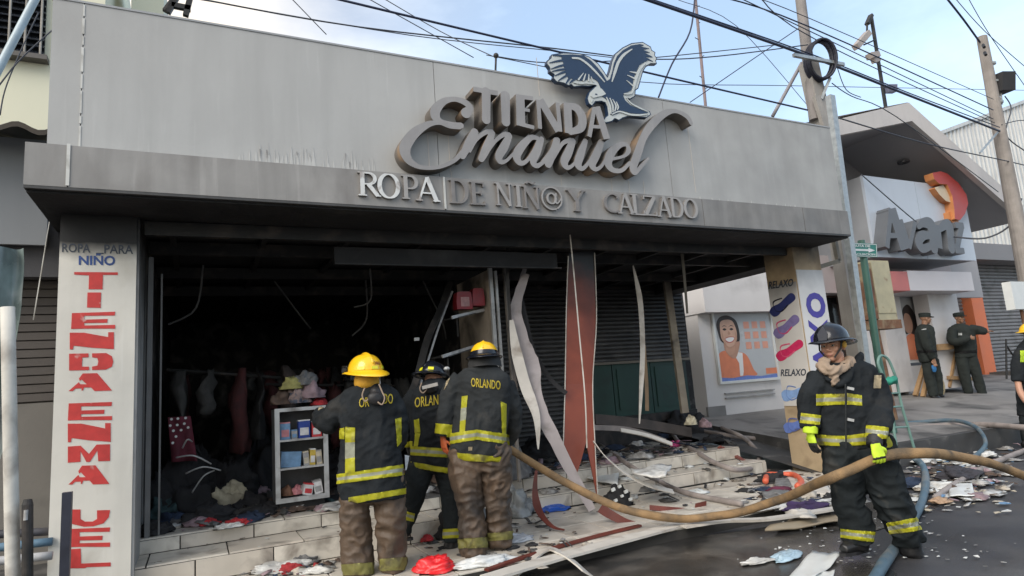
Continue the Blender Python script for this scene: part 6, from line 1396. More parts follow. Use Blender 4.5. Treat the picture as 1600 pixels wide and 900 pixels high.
W_ = X1-X0-2*t_; xi = X0+t_
def good(name, lab, z, u, w, h, col, cat='box', col2='white', lean=0, y=.05):
    x0 = xi+u*W_; t = thing(name, lab, cat, (x0+w*W_/2, YCB+y, z)); M = Matrix.Rotation(lean, 3, 'Y'); c = Vector((x0+w*W_/2, YCB+y+.06, z+h/2+.001))
    MB().obox(c, M@Vector((w*W_/2*.95, 0, 0)), (0, .05, 0), M@Vector((0, 0, h/2))).build('body', cm(col), t); MB().obox(c+Vector((0, -.052, -h*.12)), M@Vector((w*W_*.36, 0, 0)), (0, .0015, 0), M@Vector((0, 0, h*.22))).build('print', cm(col2), t)
    MB().obox(c+M@Vector((0, 0, h*.5+.004)), M@Vector((w*W_/2*.98, 0, 0)), (0, .053, 0), M@Vector((0, 0, .006))).build('lid', cm(col2), t)
tz = zs[2]
good('packet', 'sky blue and pink packet at the left end of the top shelf in the cabinet', tz, .02, .24, .16, 'sky blue', 'packet', 'pink'); good('packet', 'low grey packet second from left on the top cabinet shelf', tz, .28, .14, .08, 'grey', 'packet', 'sky blue')
good('packet', 'navy packet with white triangle right of centre on the top cabinet shelf', tz, .44, .28, .17, 'navy blue', 'packet', 'white'); good('packet', 'red and white packet at the right end of the top cabinet shelf', tz, .75, .24, .15, 'red', 'packet', 'white')
good('shoe_box', 'sky blue shoe box on the left of the middle cabinet shelf', zs[1], .02, .48, .14, 'sky blue', 'box', 'sky blue', 0.08)
k = 0
for lab, u, w, h, c_, c2 in (('grey wrapped packet beside the blue box, middle shelf', .54, .14, .13, 'grey', 'cream'), ('yellow topped packet on the middle shelf', .69, .14, .15, 'yellow', 'white'), ('cream packet at the right end of the middle shelf', .84, .14, .13, 'cream', 'grey')): good('packet', lab, zs[1], u, w, h, c_, 'packet', c2, random.uniform(-.1, .1))
for i, (u, sx_, lab, c_) in enumerate(((.2, .07, 'crumpled dark red cloth on the bottom shelf of the cabinet', 'brown'), (.42, .06, 'pink cloth heaped in the middle of the bottom cabinet shelf', 'pink'), (.62, .07, 'grey cloth behind the white packets on the bottom cabinet shelf', 'grey'))):
    crumple('cloth', (xi+u*W_, YCB+.15, zs[0]+.003), (sx_, .06, .09), cm(c_, .8), i+3, label=lab, cat='cloth')
good('packet', 'white packet with red print leaning on the bottom cabinet shelf', zs[0], .52, .22, .1, 'white', 'packet', 'red', .2, .02); good('packet', 'plain white packet at the right of the bottom cabinet shelf', zs[0], .76, .2, .12, 'white', 'packet', 'grey', -.15, .02)
# cloth materials for heaps
def cloth(n, c, r=.85, v=.35, **k): return mat('cloth_'+n, c, r, v, 12, .5, 40, **k)
ck = cloth('black', (.018, .018, .02)); cn = cloth('navy', (.02, .035, .07)); ct = cloth('teal', (.03, .06, .065)); cg = cloth('grey', (.16, .16, .16)); cw = cloth('white', (.58, .58, .56), dirt=(.3, .29, .27), dscale=6); cc_ = cloth('cream', (.5, .46, .34), dirt=(.25, .22, .16), dscale=5)
cr2 = cloth('red', (.36, .025, .03)); cb2 = cloth('brown', (.09, .06, .045)); cy2 = cloth('olive_yellow', (.3, .28, .1)); cpl = cloth('plaid', (.3, .22, .2), dirt=(.08, .09, .12), dscale=14, dth=(.45, .55)); cpk = cloth('mauve', (.28, .2, .22))
top = at(468, 636, Y=YCB).z
def pg(px, py, Z=None, Y=None): return at(px, py, Z=Z) if Z is not None else at(px, py, Y=Y)
for i, (px, py, sx_, sy_, sz, m, lab) in enumerate(((440, 628, .10, .12, .12, cb2, 'brown cloth on the cabinet top, left side of the pile'), (462, 626, .15, .13, .17, cpl, 'plaid cloth in the middle of the pile on the cabinet'), (456, 604, .11, .1, .13, cy2, 'olive yellow cloth near the top of the pile on the cabinet'), (487, 618, .14, .12, .16, cpk, 'mauve grey cloth at the right of the pile on the cabinet'), (478, 598, .11, .1, .14, cg, 'grey shirt on the peak of the pile above the cabinet'), (500, 630, .08, .1, .07, cr2, 'dark red cloth hanging at the right cabinet top corner'))):
    p = pg(px, py, Y=YCB+.16); crumple('cloth', (p.x, p.y, max(top, p.z-.03)), (sx_, sy_, sz), m, i, label=lab, cat='cloth', amp=.5)
FZ = .42
for i, (px, py, sx_, sy_, sz, m, lab, amp) in enumerate(((262, 812, .26, .22, .22, ct, 'dark teal garments heaped against the left pillar on the shop floor', .45), (240, 836, .16, .12, .10, ck, 'black rag at the very left of the doorway heap', .5), (330, 815, .26, .2, .14, ck, 'black burnt clothes in the middle of the doorway heap', .5), (356, 800, .24, .12, .24, cc_, 'cream cloth draped over the black heap in the doorway', .5), (326, 822, .09, .07, .05, cr2, 'small bright red cloth at the heap edge left of centre', .5), (372, 822, .10, .07, .05, cr2, 'small dark red cloth at the heap edge right of the cream cloth', .5), (395, 800, .22, .16, .15, ck, 'black garments piled between the cream cloth and the cabinet', .5), (405, 778, .13, .1, .12, cpk, 'mauve cloth rising behind the black garments by the cabinet', .5), (300, 790, .16, .12, .16, cn, 'navy cloth lying behind the teal garments', .5), (358, 826, .12, .06, .035, cw, 'whitish rag at the front edge of the shop floor', .5), (460, 800, .2, .12, .05, cb2, 'brown rubbish in front of the cabinet foot', .6))):
    p = at(px, py, Z=FZ); crumple('cloth', (p.x, p.y+.06, FZ), (sx_, sy_, sz), m, i+11, label=lab, cat='cloth', amp=amp, fr=2.6, n=36)
# stock behind, dim
for i, (px, py, Y, s, h, m, lab) in enumerate(((290, 770, 1.7, .3, .45, ck, 'charred stock mound deep in the doorway, left'), (350, 760, 2.2, .35, .5, ck, 'charred stock mound deep in the doorway, centre left'), (400, 740, 2.8, .4, .6, ck, 'tall charred stock mound at the back of the shop'), (560, 740, 2.6, .5, .5, ck, 'charred heap in the dark behind the yellow helmeted firefighter'), (300, 740, 2.2, .3, .6, ck, 'rounded stock heap behind the polka dot garment'))):
    p = at(px, py, Y=Y); crumple('burnt_stock', (p.x, Y, FZ), (s, s*.8, h), m, i+31, label=lab, cat='heap', amp=.55, fr=3, n=40)
pd = thing('garment', 'maroon garment with white polka dots hanging in the dark left of the doorway', 'garment', tuple(at(282, 700, Y=1.5)))
gq = [at(x, y, Y=1.5) for x, y in ((262, 652), (298, 650), (308, 720), (268, 722))]
gm2 = mat('maroon_cloth', (.12, .02, .035), .8, .3, 9, .3); sheet('cloth', gq[::-1], gm2, .02, .05, 3, parent=pd)
for x, y in ((268, 655), (278, 654), (290, 653), (266, 665), (277, 664), (288, 662), (271, 673), (283, 672), (294, 668), (275, 682), (270, 692)): q = at(x, y, Y=1.44); MB().tube([q, q+Vector((0, -.006, 0))], .013, 10).build('dot', wpl, pd)
for i, (x0, y0, x1, y1, lab) in enumerate(((275, 715, 330, 725, 'upper'), (290, 740, 345, 735, 'middle'), (300, 770, 335, 735, 'steep'), (285, 700, 300, 690, 'short'))):
    single('wire_hanger', MB().tube(catmull([at(x0, y0, Y=1.3), at((x0+x1)/2, (y0+y1)/2-8, Y=1.25), at(x1, y1, Y=1.3)], 5), .008, 6), alu, lab+' bent silver rack wire among the dark stock on the left', 'wire', tuple(at(x0, y0, Y=1.3)), True)
# ------------------------------------------------------------------ hanging burnt strips
def P_(L): return [at(x, y, Y=Y) for x, y, Y in L]
strip('hanging_strip', P_([(822, 428, .5), (806, 480, .45), (815, 530, .4), (832, 570, .35), (836, 620, .25), (868, 690, .1), (925, 797, -.1)]), .17, paleg, .01, jag=.25, label='wide lilac grey panel strip with torn edges sagging from the ceiling to the floor', cat='panel strip', taper=((0, .5), (.3, 1), (.75, 1), (1, .5)), seed=3)
strip('hanging_strip', P_([(799, 500, .35), (806, 545, .3), (820, 600, .25), (838, 650, .15), (841, 702, .1)]), .12, pale, .01, label='pointed cream strip overlapping the lilac panel strip', cat='panel strip', taper=((0, .35), (.3, 1), (.6, 1), (1, .1)), seed=4)
strip('hanging_strip', P_([(812, 455, .5), (822, 500, .45), (833, 545, .42), (858, 590, .4), (885, 615, .3)]), .05, ck, .012, label='narrow black rubber strip curling right of the lilac panel strip', cat='panel strip')
strip('hanging_strip', P_([(795, 330, .4), (793, 420, .42), (797, 500, .4), (800, 560, .35), (812, 640, .3)]), .035, steeld, .02, label='thin charred upright strip beside the beige partition', cat='panel strip')
strip('hanging_strip', P_([(770, 340, .9), (752, 380, 1.0), (735, 400, 1.1)]), .04, steeld, .02, label='short charred brace slanting under the ceiling above the partition', cat='panel strip')
strip('hanging_strip', P_([(835, 395, .8), (822, 415, .7), (812, 445, .6)]), .05, paleg, .01, label='short grey torn strip where the lilac panel meets the ceiling', cat='panel strip')
YRb = .3
pol = [(889, 395), (928, 392), (931, 500), (925, 600), (929, 700), (933, 776), (926, 740), (916, 690), (908, 720), (898, 752), (890, 745), (881, 700), (884, 600), (886, 480)]
rp_ = thing('cladding_sheet', 'tall red-brown cladding panel split at its foot, hanging in the middle of the shop front', 'panel', tuple(at(900, 745, Y=YRb)))
mb = MB(); ptf = [at(x, y, Y=YRb+.10*math.sin((y-390)/380*PI)) for x, y in pol]; mb.prism(ptf, (0, .012, 0)); mb.build('sheet', redp, rp_)
for L in ([(888, 400), (885, 480), (883, 600), (880, 700)], [(929, 395), (932, 500), (926, 600), (930, 700), (934, 776)]):
    MB().tube(catmull([at(x, y, Y=YRb+.10*math.sin((y-390)/380*PI)-.01) for x, y in L], 5), .007, 6).build('edge_trim', pale, rp_)
strip('dangling_cord', P_([(889, 350, -.1), (896, 420, -.05), (905, 520, 0), (914, 620, .0), (917, 700, .05)]), .014, pale, .006, label='thin pale cord hanging in front of the red-brown panel', cat='cord')
strip('hanging_strip', P_([(989, 415, .9), (1000, 470, .9), (1004, 540, .9), (1002, 600, .85), (999, 662, .8)]), .07, pale, .02, label='narrow cream strip with dark joint dangling before the green doors', cat='panel strip', taper=((0, .2), (.2, 1), (.7, .9), (1, .2)))
strip('hanging_strip', P_([(1006, 540, 1.2), (1010, 600, 1.2), (1011, 642, 1.2)]), .05, mat('tan_strip', (.25, .17, .1), .6), .02, label='short tan strip behind the narrow cream strip', cat='panel strip')
strip('hanging_strip', P_([(1060, 345, .6), (1068, 420, .6), (1074, 490, .65)]), .05, mat('sooty_strip', (.12, .11, .09), .6, .3), .02, label='sooty strip hanging near the right end of the bay', cat='panel strip', taper=((0, 1), (1, .5)))
# maroon curls at the floor
strip('fallen_strip', P_([(838, 735, .0), (836, 770, -.05), (843, 800, -.2), (862, 822, -.4), (882, 828, -.5)]), .08, maroon, .008, label='curled maroon trim below the lilac strip, left of the blue bag', cat='trim strip', taper=((0, .3), (.4, 1), (1, .15)))
strip('fallen_strip', P_([(938, 793, -.45), (952, 803, -.5), (980, 816, -.6), (1020, 822, -.7)]), .10, maroon, .008, wdir=(0, .3, 1), label='curled maroon trim under the tan hose in front of the bag', cat='trim strip', taper=((0, 1), (.5, .8), (1, .15)))
strip('fallen_strip', P_([(1015, 793, -.35), (1050, 796, -.45), (1080, 798, -.5), (1104, 798, -.55)]), .05, maroon, .008, wdir=(0, .3, 1), label='flat maroon trim ending in a torn upright tab', cat='trim strip')
single('torn_tab', MB().prism([at(x, y, Y=-.55) for x, y in ((1086, 801), (1088, 787), (1104, 783), (1103, 801))], (.0, .015, 0)), maroon, 'small upright maroon fragment at the end of the flat trim', 'fragment', tuple(at(1095, 800, Y=-.55)))
strip('fallen_strip', [at(x, y, Z=z)+Vector((0, 0, .02)) for x, y, z in ((1124, 701, .42), (1145, 712, .3), (1170, 728, .2))], .06, mat('reddish_stick', (.2, .06, .045), .6), .03, label='short reddish brown stick lying on the right hand steps', cat='stick')
strip('fallen_strip', P_([(927, 690, .2), (945, 712, .1), (975, 738, 0), (1010, 757, -.1), (1052, 768, -.2)]), .08, pale, .008, wdir=(0, 1, .6), label='long cream trim arching down from the red-brown panel to the tiles', cat='trim strip')
def ground_strip(L, w, m, th, lab, name='fallen_strip', cat='trim strip', z=.104, **k):
    return strip(name, [at(x, y, Z=z)+Vector((0, 0, .006)) for x, y in L], w, m, th, wdir=(.25, 1, 0), label=lab, cat=cat, **k)
ground_strip([(760, 905), (850, 878), (960, 848), (1064, 820)], .16, pale, .02, 'wide pale cladding board lying along the platform edge, left section', 'fallen_board', 'board', jag=.1)
ground_strip([(1068, 824), (1130, 815), (1200, 812), (1290, 798), (1345, 788)], .10, pale, .02, 'narrow pale board lying along the platform edge towards the firefighter', 'fallen_board', 'board', jag=.1, z=.11)
ground_strip([(760, 892), (830, 868), (920, 842), (1000, 822)], .05, maroon, .018, 'maroon trim lying just inside the pale board at the platform edge', z=.11)
strip('fallen_board', [at(x, y, Z=.03)+Vector((0, 0, h)) for x, y, h in ((800, 905, .02), (850, 880, .10), (880, 882, .08), (920, 902, .02))], .12, pale, .012, wdir=(.3, 1, 0), label='short curled cream board bulging at the bottom edge below the platform', cat='board')
sheet('fallen_board', [at(x, y, Z=.05) for x, y in ((1195, 828), (1335, 812), (1330, 800), (1240, 808))], mat('tan_board', (.30, .25, .18), .7, .15, 5, .2), .015, .02, 4, label='tan board sticking out over the wet gutter beside the firefighter', cat='board')
ground_strip([(1170, 800), (1230, 790), (1330, 778)], .1, cw, .01, 'soft white liner strip behind the narrow pale board', z=.12)
for i, (q4, lab, m) in enumerate(((((985, 733), (1050, 727), (1040, 745), (990, 742)), 'oval white plate like sheet on the right steps', cw), (((1225, 745), (1290, 755), (1300, 772), (1240, 768)), 'cream board lying left of the firefighter at the pillar foot', pale), (((1190, 770), (1230, 765), (1260, 785), (1200, 790)), 'grey white sheet under the purple cloth', cg), (((905, 718), (968, 728), (965, 758), (905, 745)), 'leaning pale panel behind the red-brown panel foot', wpl), (((860, 715), (895, 705), (900, 740), (862, 745)), 'grey metal sheet behind the lilac strip foot', galv))):
    z = .44 if i in (0,) else .13 if i in (1, 2) else .3; sheet('loose_sheet', [at(*p, Z=z) for p in q4], m, .012, .02, i, label=lab, cat='sheet')
strip('fallen_board', P_([(930, 655, 1.6), (1000, 662, 1.5), (1080, 676, 1.4)]), .14, mat('scorched_board', (.06, .05, .045), .7, .4), .03, wdir=(0, .3, 1), label='dark scorched board lying across the back of the right bay', cat='board')
strip('fallen_board', P_([(925, 668, 1.3), (985, 672, 1.2), (1040, 690, 1.0)]), .07, mat('grey_board', (.2, .18, .17), .7, .3), .02, wdir=(0, .3, 1), label='grey board lying in front of the dark scorched board', cat='board')
strip('fallen_board', P_([(970, 672, 1.0), (1010, 680, .95), (1050, 694, .9)]), .05, pale, .02, wdir=(0, .5, 1), label='short cream board among the shoes in the right bay', cat='board')
# ------------------------------------------------------------------ heaps and small things on steps and platform
items = [ # px, py, Z, (sx, sy, sz), mat, seed, name, cat, label
 (1085, 682, .45, (.42, .3, .42), ck, 1, 'black_bag', 'bag', 'big black bag slumped at the right end of the shop floor'),
 (1120, 690, .43, (.25, .14, .1), ck, 2, 'cloth', 'cloth', 'flat black cloth spilling right from the big black bag'),
 (1083, 664, .78, (.09, .08, .12), cc_, 3, 'shoe', 'shoe', 'cream shoe lying on top of the big black bag'),
 (1106, 668, .72, (.07, .12, .12), cpk, 4, 'shoe', 'shoe', 'mauve and white shoe leaning on the black bag'),
 (1022, 686, .44, (.22, .12, .06), cr2, 5, 'cloth', 'cloth', 'dark red cloth on the shop floor left of the black bag'),
 (1040, 686, .44, (.17, .12, .09), cn, 6, 'cloth', 'cloth', 'navy cloth between the red cloth and the black bag'),
 (958, 706, .43, (.22, .15, .09), cn, 7, 'cloth', 'cloth', 'dark navy cloth behind the red-brown panel on the right'),
 (975, 678, .44, (.25, .15, .09), ck, 8, 'cloth', 'cloth', 'black cloth at the back of the shoes in the right bay'),
 (997, 697, .43, (.13, .09, .07), cw, 9, 'slipper', 'slipper', 'white slippers beside the navy cloth'),
 (1005, 716, .43, (.24, .1, .03), cg, 10, 'cloth', 'cloth', 'flat grey cloth spread near the top of the right steps'),
 (1030, 700, .43, (.14, .08, .04), cg, 12, 'cloth', 'cloth', 'small grey cloth left of the pink toy'),
 (971, 790, .1, (.17, .13, .19), ck, 13, 'black_bag', 'bag', 'round black bag with white pattern on the tiles behind the hose'),
 (1013, 768, .2, (.08, .07, .07), cg, 14, 'can', 'can', 'small crushed grey can right of the patterned bag'),
 (868, 798, .1, (.17, .12, .05), mat('blue_plastic', (.02, .09, .42), .35, .2, 9, .3, 20), 15, 'plastic_bag', 'bag', 'bright blue plastic bag lying on the tiles'),
 (812, 808, .1, (.16, .13, .27), mat('grey_plastic', (.2, .21, .21), .3, .3, 7, .4, 20), 16, 'plastic_bag', 'bag', 'standing grey plastic bag right of the brown trousers'),
 (810, 846, .1, (.17, .12, .05), mat('foil_plastic', (.45, .47, .5), .25, .2, 9, .5, 25), 17, 'plastic_film', 'plastic', 'crumpled pale film in front of the grey plastic bag'),
 (757, 884, .1, (.26, .1, .06), mat('white_film', (.6, .61, .6), .3, .15, 9, .5, 25), 18, 'plastic_film', 'plastic', 'crumpled white film right of the red bag at the bottom'),
 (686, 893, .1, (.16, .13, .10), mat('red_plastic', (.62, .02, .025), .35, .15, 8, .4, 20), 19, 'plastic_bag', 'bag', 'bright red plastic bag at the bottom between the firefighters'),
 (1213, 752, .1, (.22, .14, .09), ck, 20, 'cloth', 'cloth', 'black rubbish left of the pillar foot'),
 (1225, 768, .1, (.18, .09, .05), mat('maroon_cloth2', (.1, .015, .04), .8, .3, 9), 21, 'cloth', 'cloth', 'maroon cloth in front of the orange tube'),
 (1262, 798, .1, (.20, .1, .08), cloth('purple', (.035, .02, .07)), 22, 'umbrella', 'umbrella', 'dark purple folded umbrella cloth at the platform end'),
 (440, 893, .1, (.22, .12, .07), cw, 23, 'cloth', 'cloth', 'white cloth on the lower tiles left of the first firefighter'),
 (470, 882, .1, (.15, .1, .07), cg, 24, 'cloth', 'cloth', 'grey cloth behind the white cloth on the lower tiles'),
 (455, 894, .1, (.10, .06, .06), cr2, 25, 'cloth', 'cloth', 'dark red scrap among the cloths on the lower tiles'),
 (487, 874, .1, (.08, .05, .06), cn, 26, 'cloth', 'cloth', 'navy scrap beside the first firefighter on the lower tiles'),
 (495, 896, .1, (.12, .07, .05), cw, 27, 'cloth', 'cloth', 'white scrap touching the first firefighter trousers'),
 (388, 890, .1, (.11, .05, .05), ck, 28, 'shoe', 'shoe', 'burnt black shoe on the lower tiles'),
 (240, 858, .29, (.15, .13, .10), ck, 29, 'cloth', 'cloth', 'black rag on the middle step beside the left pillar'),
 (720, 838, .12, (.2, .14, .26), ck, 30, 'black_bag', 'bag', 'dark rubbish bag between the two brown-trousered firefighters'),
 (668, 846, .12, (.06, .05, .05), cr2, 31, 'cloth', 'cloth', 'red scrap beside the black trousered leg'),
 (745, 820, .12, (.14, .1, .26), cg, 32, 'cloth', 'cloth', 'grey garment wedged behind the third firefighter legs'),
 (800, 748, .42, (.25, .2, .4), cg, 33, 'burnt_stock', 'heap', 'grey ash covered stock heap right of the third firefighter'),
 (850, 720, .42, (.32, .25, .3), ck, 34, 'burnt_stock', 'heap', 'black stock heap behind the lilac strip'),
 (905, 700, .42, (.32, .25, .2), cb2, 35, 'burnt_stock', 'heap', 'brown burnt heap behind the red-brown panel'),
 (1510, 745, .03, (.33, .18, .10), cloth('charcoal', (.035, .033, .04)), 36, 'cloth', 'cloth', 'charcoal garment lying in the gutter at the right'),
 (1470, 762, .02, (.2, .12, .06), cw, 37, 'plastic_film', 'plastic', 'white film left of the charcoal garment'),
 (1450, 720, .03, (.25, .12, .05), cw, 38, 'plastic_film', 'plastic', 'white film by the kerb behind the firefighter'),
 (1545, 712, .03, (.2, .12, .06), cw, 39, 'plastic_film', 'plastic', 'white film by the kerb right of the blue hose loop'),
 (1575, 683, .05, (.35, .15, .09), mat('foam_white', (.55, .57, .57), .6, .1, 9), 40, 'foam', 'foam', 'white foam lumps by the kerb near the cropped firefighter'),
 (1475, 785, .02, (.14, .08, .04), cloth('peach', (.42, .28, .18)), 41, 'cloth', 'cloth', 'peach scrap among the gutter litter'),
 (1430, 760, .02, (.2, .1, .08), cn, 42, 'cloth', 'cloth', 'navy cloth just right of the firefighter knee'),
 (1235, 872, .01, (.17, .08, .04), mat('pale_blue_film', (.38, .52, .62), .3, .2, 9, .5), 43, 'plastic_film', 'plastic', 'pale blue film on the wet road left of the white paper'),
 (1185, 880, .01, (.14, .05, .03), cw, 44, 'plastic_film', 'plastic', 'thin white film at the left end of the pale blue film'),
 (330, 880, .1, (.2, .1, .02), cg, 45, 'cloth', 'cloth', 'flat grey rag on the lowest tiles by the steps')]
for (px, py, Z, s, m, sd, nm, cat, lab) in items:
    p = at(px, py, Z=Z); crumple(nm, (p.x, p.y+s[1]*.4, Z), s, m, sd, rot=random.uniform(-.5, .3), n=34, amp=.42, fr=2.4, label=lab, cat=cat)
# patterned patches on the black bag
bg_ = [o for o in COL.objects if o.get('label', '').startswith('round black bag')][0]
for x, y, s in ((958, 765, 7), (968, 760, 6), (978, 768, 7), (985, 780, 6), (962, 782, 6), (972, 775, 5)):
    q = at(x, y, Y=at(971, 790, Z=.1).y-.09); w = s/F*5.9/2; MB().obox(q, (w, 0, .3*w), (0, .012, 0), (-.2*w, 0, w*.7)).build('white_patch', wpl, bg_)
pk = at(1056, 700, Z=.42); t = thing('toy', 'bright pink toy with two knobs on the top of the right steps', 'toy', tuple(pk)); pm = mat('hot_pink', (.85, .12, .35), .5, .1, 9)
MB().ball(pk+Vector((0, 0, .04)), (.10, .06, .045), 14, 8).build('body', pm, t, smooth=True); MB().ball(pk+Vector((-.05, 0, .08)), .035, 10, 8).build('knob', pm, t, smooth=True); MB().ball(pk+Vector((.05, 0, .08)), .035, 10, 8).build('knob', pm, t, smooth=True)
orr = mat('orange_red', (.62, .12, .06), .5, .1, 9); P = [at(x, y, Z=.16) for x, y in ((1196, 752), (1200, 742), (1218, 742), (1240, 742), (1252, 752), (1246, 760))]
tt = thing('child_seat', 'orange red rimmed child toy lying at the foot of the poster pillar', 'toy', tuple(P[0])); MB().tube(catmull(P, 5), .035, 10).build('rim', orr, tt, smooth=True)
sheet('pad', [at(x, y, Z=.15) for x, y in ((1210, 758), (1238, 760), (1232, 748), (1212, 746))], cg, .02, .01, 3, parent=tt)
# flat papers
for (q4, Z, lab, m, c) in ((((1228, 905), (1270, 905), (1316, 866), (1270, 860)), .03, 'large white sheet of paper on the wet road at the bottom right', wpl, .012), (((1484, 775), (1523, 774), (1518, 752), (1482, 756)), .05, 'square white board lying in the gutter at the right', wpl, .01),
     (((1260, 905), (1300, 905), (1305, 892), (1270, 893)), .02, 'second white sheet peeking from under the large paper', wpl, .01), (((236, 900), (276, 900), (262, 862), (246, 874)), .12, 'crumpled newspaper leaning at the foot of the left pillar', cc_, .05), (((1342, 857), (1360, 859), (1362, 857), (1344, 855)), .008, 'narrow white paper strip on the road by the firefighter boot', wpl, .002)):
    sheet('paper', [at(*p, Z=Z+(.1 if 'leaning' in lab and i > 1 else 0)) for i, p in enumerate(q4)], m, .004, c, len(lab), label=lab, cat='paper')
pl = at(408, 872, Z=.1); single('plate', MB().tube([pl+Vector((0, 0, .002)), pl+Vector((0, .02, .012))], [.075, .085], 24), wpl, 'round white plate on the lower tiles in front of the steps', 'plate', tuple(pl), True)
# ash and litter scatter
def litter(name, n, area_fn, smin, smax, mats, zf, lab):
    mb = MB()
    for i in range(n):
        x, y = area_fn(); s = random.uniform(smin, smax); a = random.uniform(0, PI); z = zf(x, y)+.004; mb.cur = random.randrange(len(mats)); k = random.choice((3, 4, 5)); h = random.uniform(.1, .5)*s
        P = [(x+s*math.cos(a+2*PI*j/k)*random.uniform(.5, 1), y+s*math.sin(a+2*PI*j/k)*random.uniform(.4, .9), z+h*random.uniform(0, 1)) for j in range(k)]
        mb.add(P+[(px, py, pz+s*.12) for px, py, pz in P], [tuple(range(k))[::-1], tuple(range(k, 2*k))]+[(j, (j+1) % k, (j+1) % k+k, j+k) for j in range(k)])
    o = mb.build(name, mats, kind='stuff'); tag(o, lab, 'litter'); return o
def px_area(x0, x1, y0, y1, Z): return lambda: tuple(at(random.triangular(x0, x1), random.triangular(y0, y1), Z=Z)[:2])
lm = [wpl, cg, cw, ck, cb2, cm('sky blue'), cm('cream')]
litter('litter', 340, px_area(1405, 1590, 690, 805, .02), .015, .07, lm, lambda x, y: .01, 'wet paper and plastic scraps strewn along the right gutter')
litter('litter', 130, px_area(1130, 1600, 790, 900, .01), .008, .03, [wpl, cg, cw], lambda x, y: .005, 'tiny pale scraps scattered over the wet road')
def pz(x, y): return (.42 if y > 1.0 else .26 if y > .55 else .1) if x > XS else .42 if y > .6 else .29 if y > .1 else .1
litter('litter', 260, lambda: (random.uniform(-.2, 6.2), random.triangular(-1.1, 2.2, .9)), .008, .04, [ck, cg, cb2, wpl, ck, cpk, cb2], lambda x, y: pz(x, y), 'ash and burnt scraps scattered over the tiles and steps')
litter('litter', 300, lambda: (random.uniform(2.6, 6.2), random.triangular(1.0, 2.7, 1.3)), .02, .11, [ck, cg, cb2, cw, ck, cpk, cn], lambda x, y: pz(x, y), 'burnt goods strewn over the right bay floor')
litter('litter', 160, px_area(370, 520, 868, 905, .1), .01, .05, [cw, cg, cr2, ck, cn, cc_], lambda x, y: .1, 'colourful scraps on the lower tiles by the first firefighter')
litter('litter', 240, px_area(1160, 1340, 735, 812, .1), .015, .09, [cw, cg, ck, pale, cn, cb2], lambda x, y: .1, 'rubbish covering the end of the platform at the poster pillar')
def rubble(n, area_fn, smin, smax, mats, zf, lab, hmax=.6):
    """crumpled rags, films and torn boards too many to count, as one mass"""
    mb = MB()
    for i in range(n):
        x, y = area_fn(); s = random.uniform(smin, smax); z = zf(x, y); mb.cur = random.randrange(len(mats)); kind = random.random(); o = Vector((random.uniform(0, 99), i, 0))
        if kind < .62:
            a0 = random.uniform(0, PI); ex = random.uniform(.45, 1); h = random.uniform(.12, hmax); rs = []
            for r in range(6):
                t = PI*.5*r/5+.05; row = []
                for j in range(12):
                    a = 2*PI*j/12; p = Vector((math.sin(t)*math.cos(a), math.sin(t)*math.sin(a), math.cos(t))); w = noise.noise_vector(p*1.7+o)*.5+noise.noise_vector(p*4+o)*.25; q = p+w
                    X, Y = q.x*s, q.y*s*ex; row.append(Vector((x+X*math.cos(a0)-Y*math.sin(a0), y+X*math.sin(a0)+Y*math.cos(a0), z+max(.003, q.z*s*h))))
                rs.append(row)
            mb.rings(rs)
        else:
            L, w = s*random.uniform(.9, 2.2), s*random.uniform(.15, .7); d = Vector((math.cos(a := random.uniform(0, PI)), math.sin(a), random.uniform(-.05, .3))).normalized(); u = Vector((-d.y, d.x, random.uniform(-.3, .3))).normalized(); c = Vector((x, y, z+.012+abs(d.z)*L*.5))
            nn = d.cross(u)*.006; m_ = c+nn*random.uniform(1, 5)
            mb.obox(c, d*L*.5, u*w*.5, nn*.5) if random.random() < .5 else mb.rings([[c-d*L*.5-u*w*.5, c-d*L*.5+u*w*.4, c-d*L*.5+u*w*.4+nn, c-d*L*.5-u*w*.5+nn], [m_-u*w*.5, m_+u*w*.5, m_+u*w*.5+nn, m_-u*w*.5+nn], [c+d*L*.45-u*w*.3, c+d*L*.5+u*w*.5, c+d*L*.5+u*w*.5+nn, c+d*L*.45-u*w*.3+nn]])
    o_ = mb.build('rubble', mats, kind='stuff', smooth=False); tag(o_, lab, 'rubble')
    for pgn in o_.data.polygons: pgn.use_smooth = len(pgn.vertices) == 4
film = mat('dirty_film', (.42, .42, .41), .3, .3, 9, .4, 30, dirt=(.16, .15, .14), dscale=7, dth=(.45, .6)); dgrey = cloth('dark_grey', (.06, .058, .055)); dpap = mat('dirty_paper', (.42, .38, .32), .8, .2, 9, .2, dirt=(.12, .1, .08), dscale=8, dth=(.45, .62))
rubble(130, px_area(1400, 1600, 690, 800, .02), .02, .13, [film, film, dgrey, dpap, cb2, cpk, wpl, film], lambda x, y: .008, 'wet films, rags and torn board along the right gutter', .45)
rubble(150, lambda: (random.uniform(2.5, 7.1), random.triangular(.95, 2.8, 1.4)), .04, .2, [ck, dgrey, cb2, dpap, film, cn, ck, dgrey, cpk], pz, 'burnt garments and board pieces over the right hand shop floor', .6)
rubble(55, lambda: (random.uniform(2.5, 6.6), random.triangular(-.5, 1.0, .95)), .02, .12, [dgrey, film, dpap, cb2, ck, wpl], pz, 'scraps of board and film on the right hand steps', .4)
rubble(90, px_area(1160, 1345, 738, 808, .1), .03, .15, [film, dgrey, ck, dpap, cb2, cn, pale], lambda x, y: .095, 'rags and board pieces at the poster pillar foot', .5)
rubble(60, px_area(360, 545, 862, 905, .1), .02, .10, [film, dgrey, cpk, cr2, dpap, cn, cb2], lambda x, y: .1, 'rags on the lowest tiles by the first firefighter', .6)
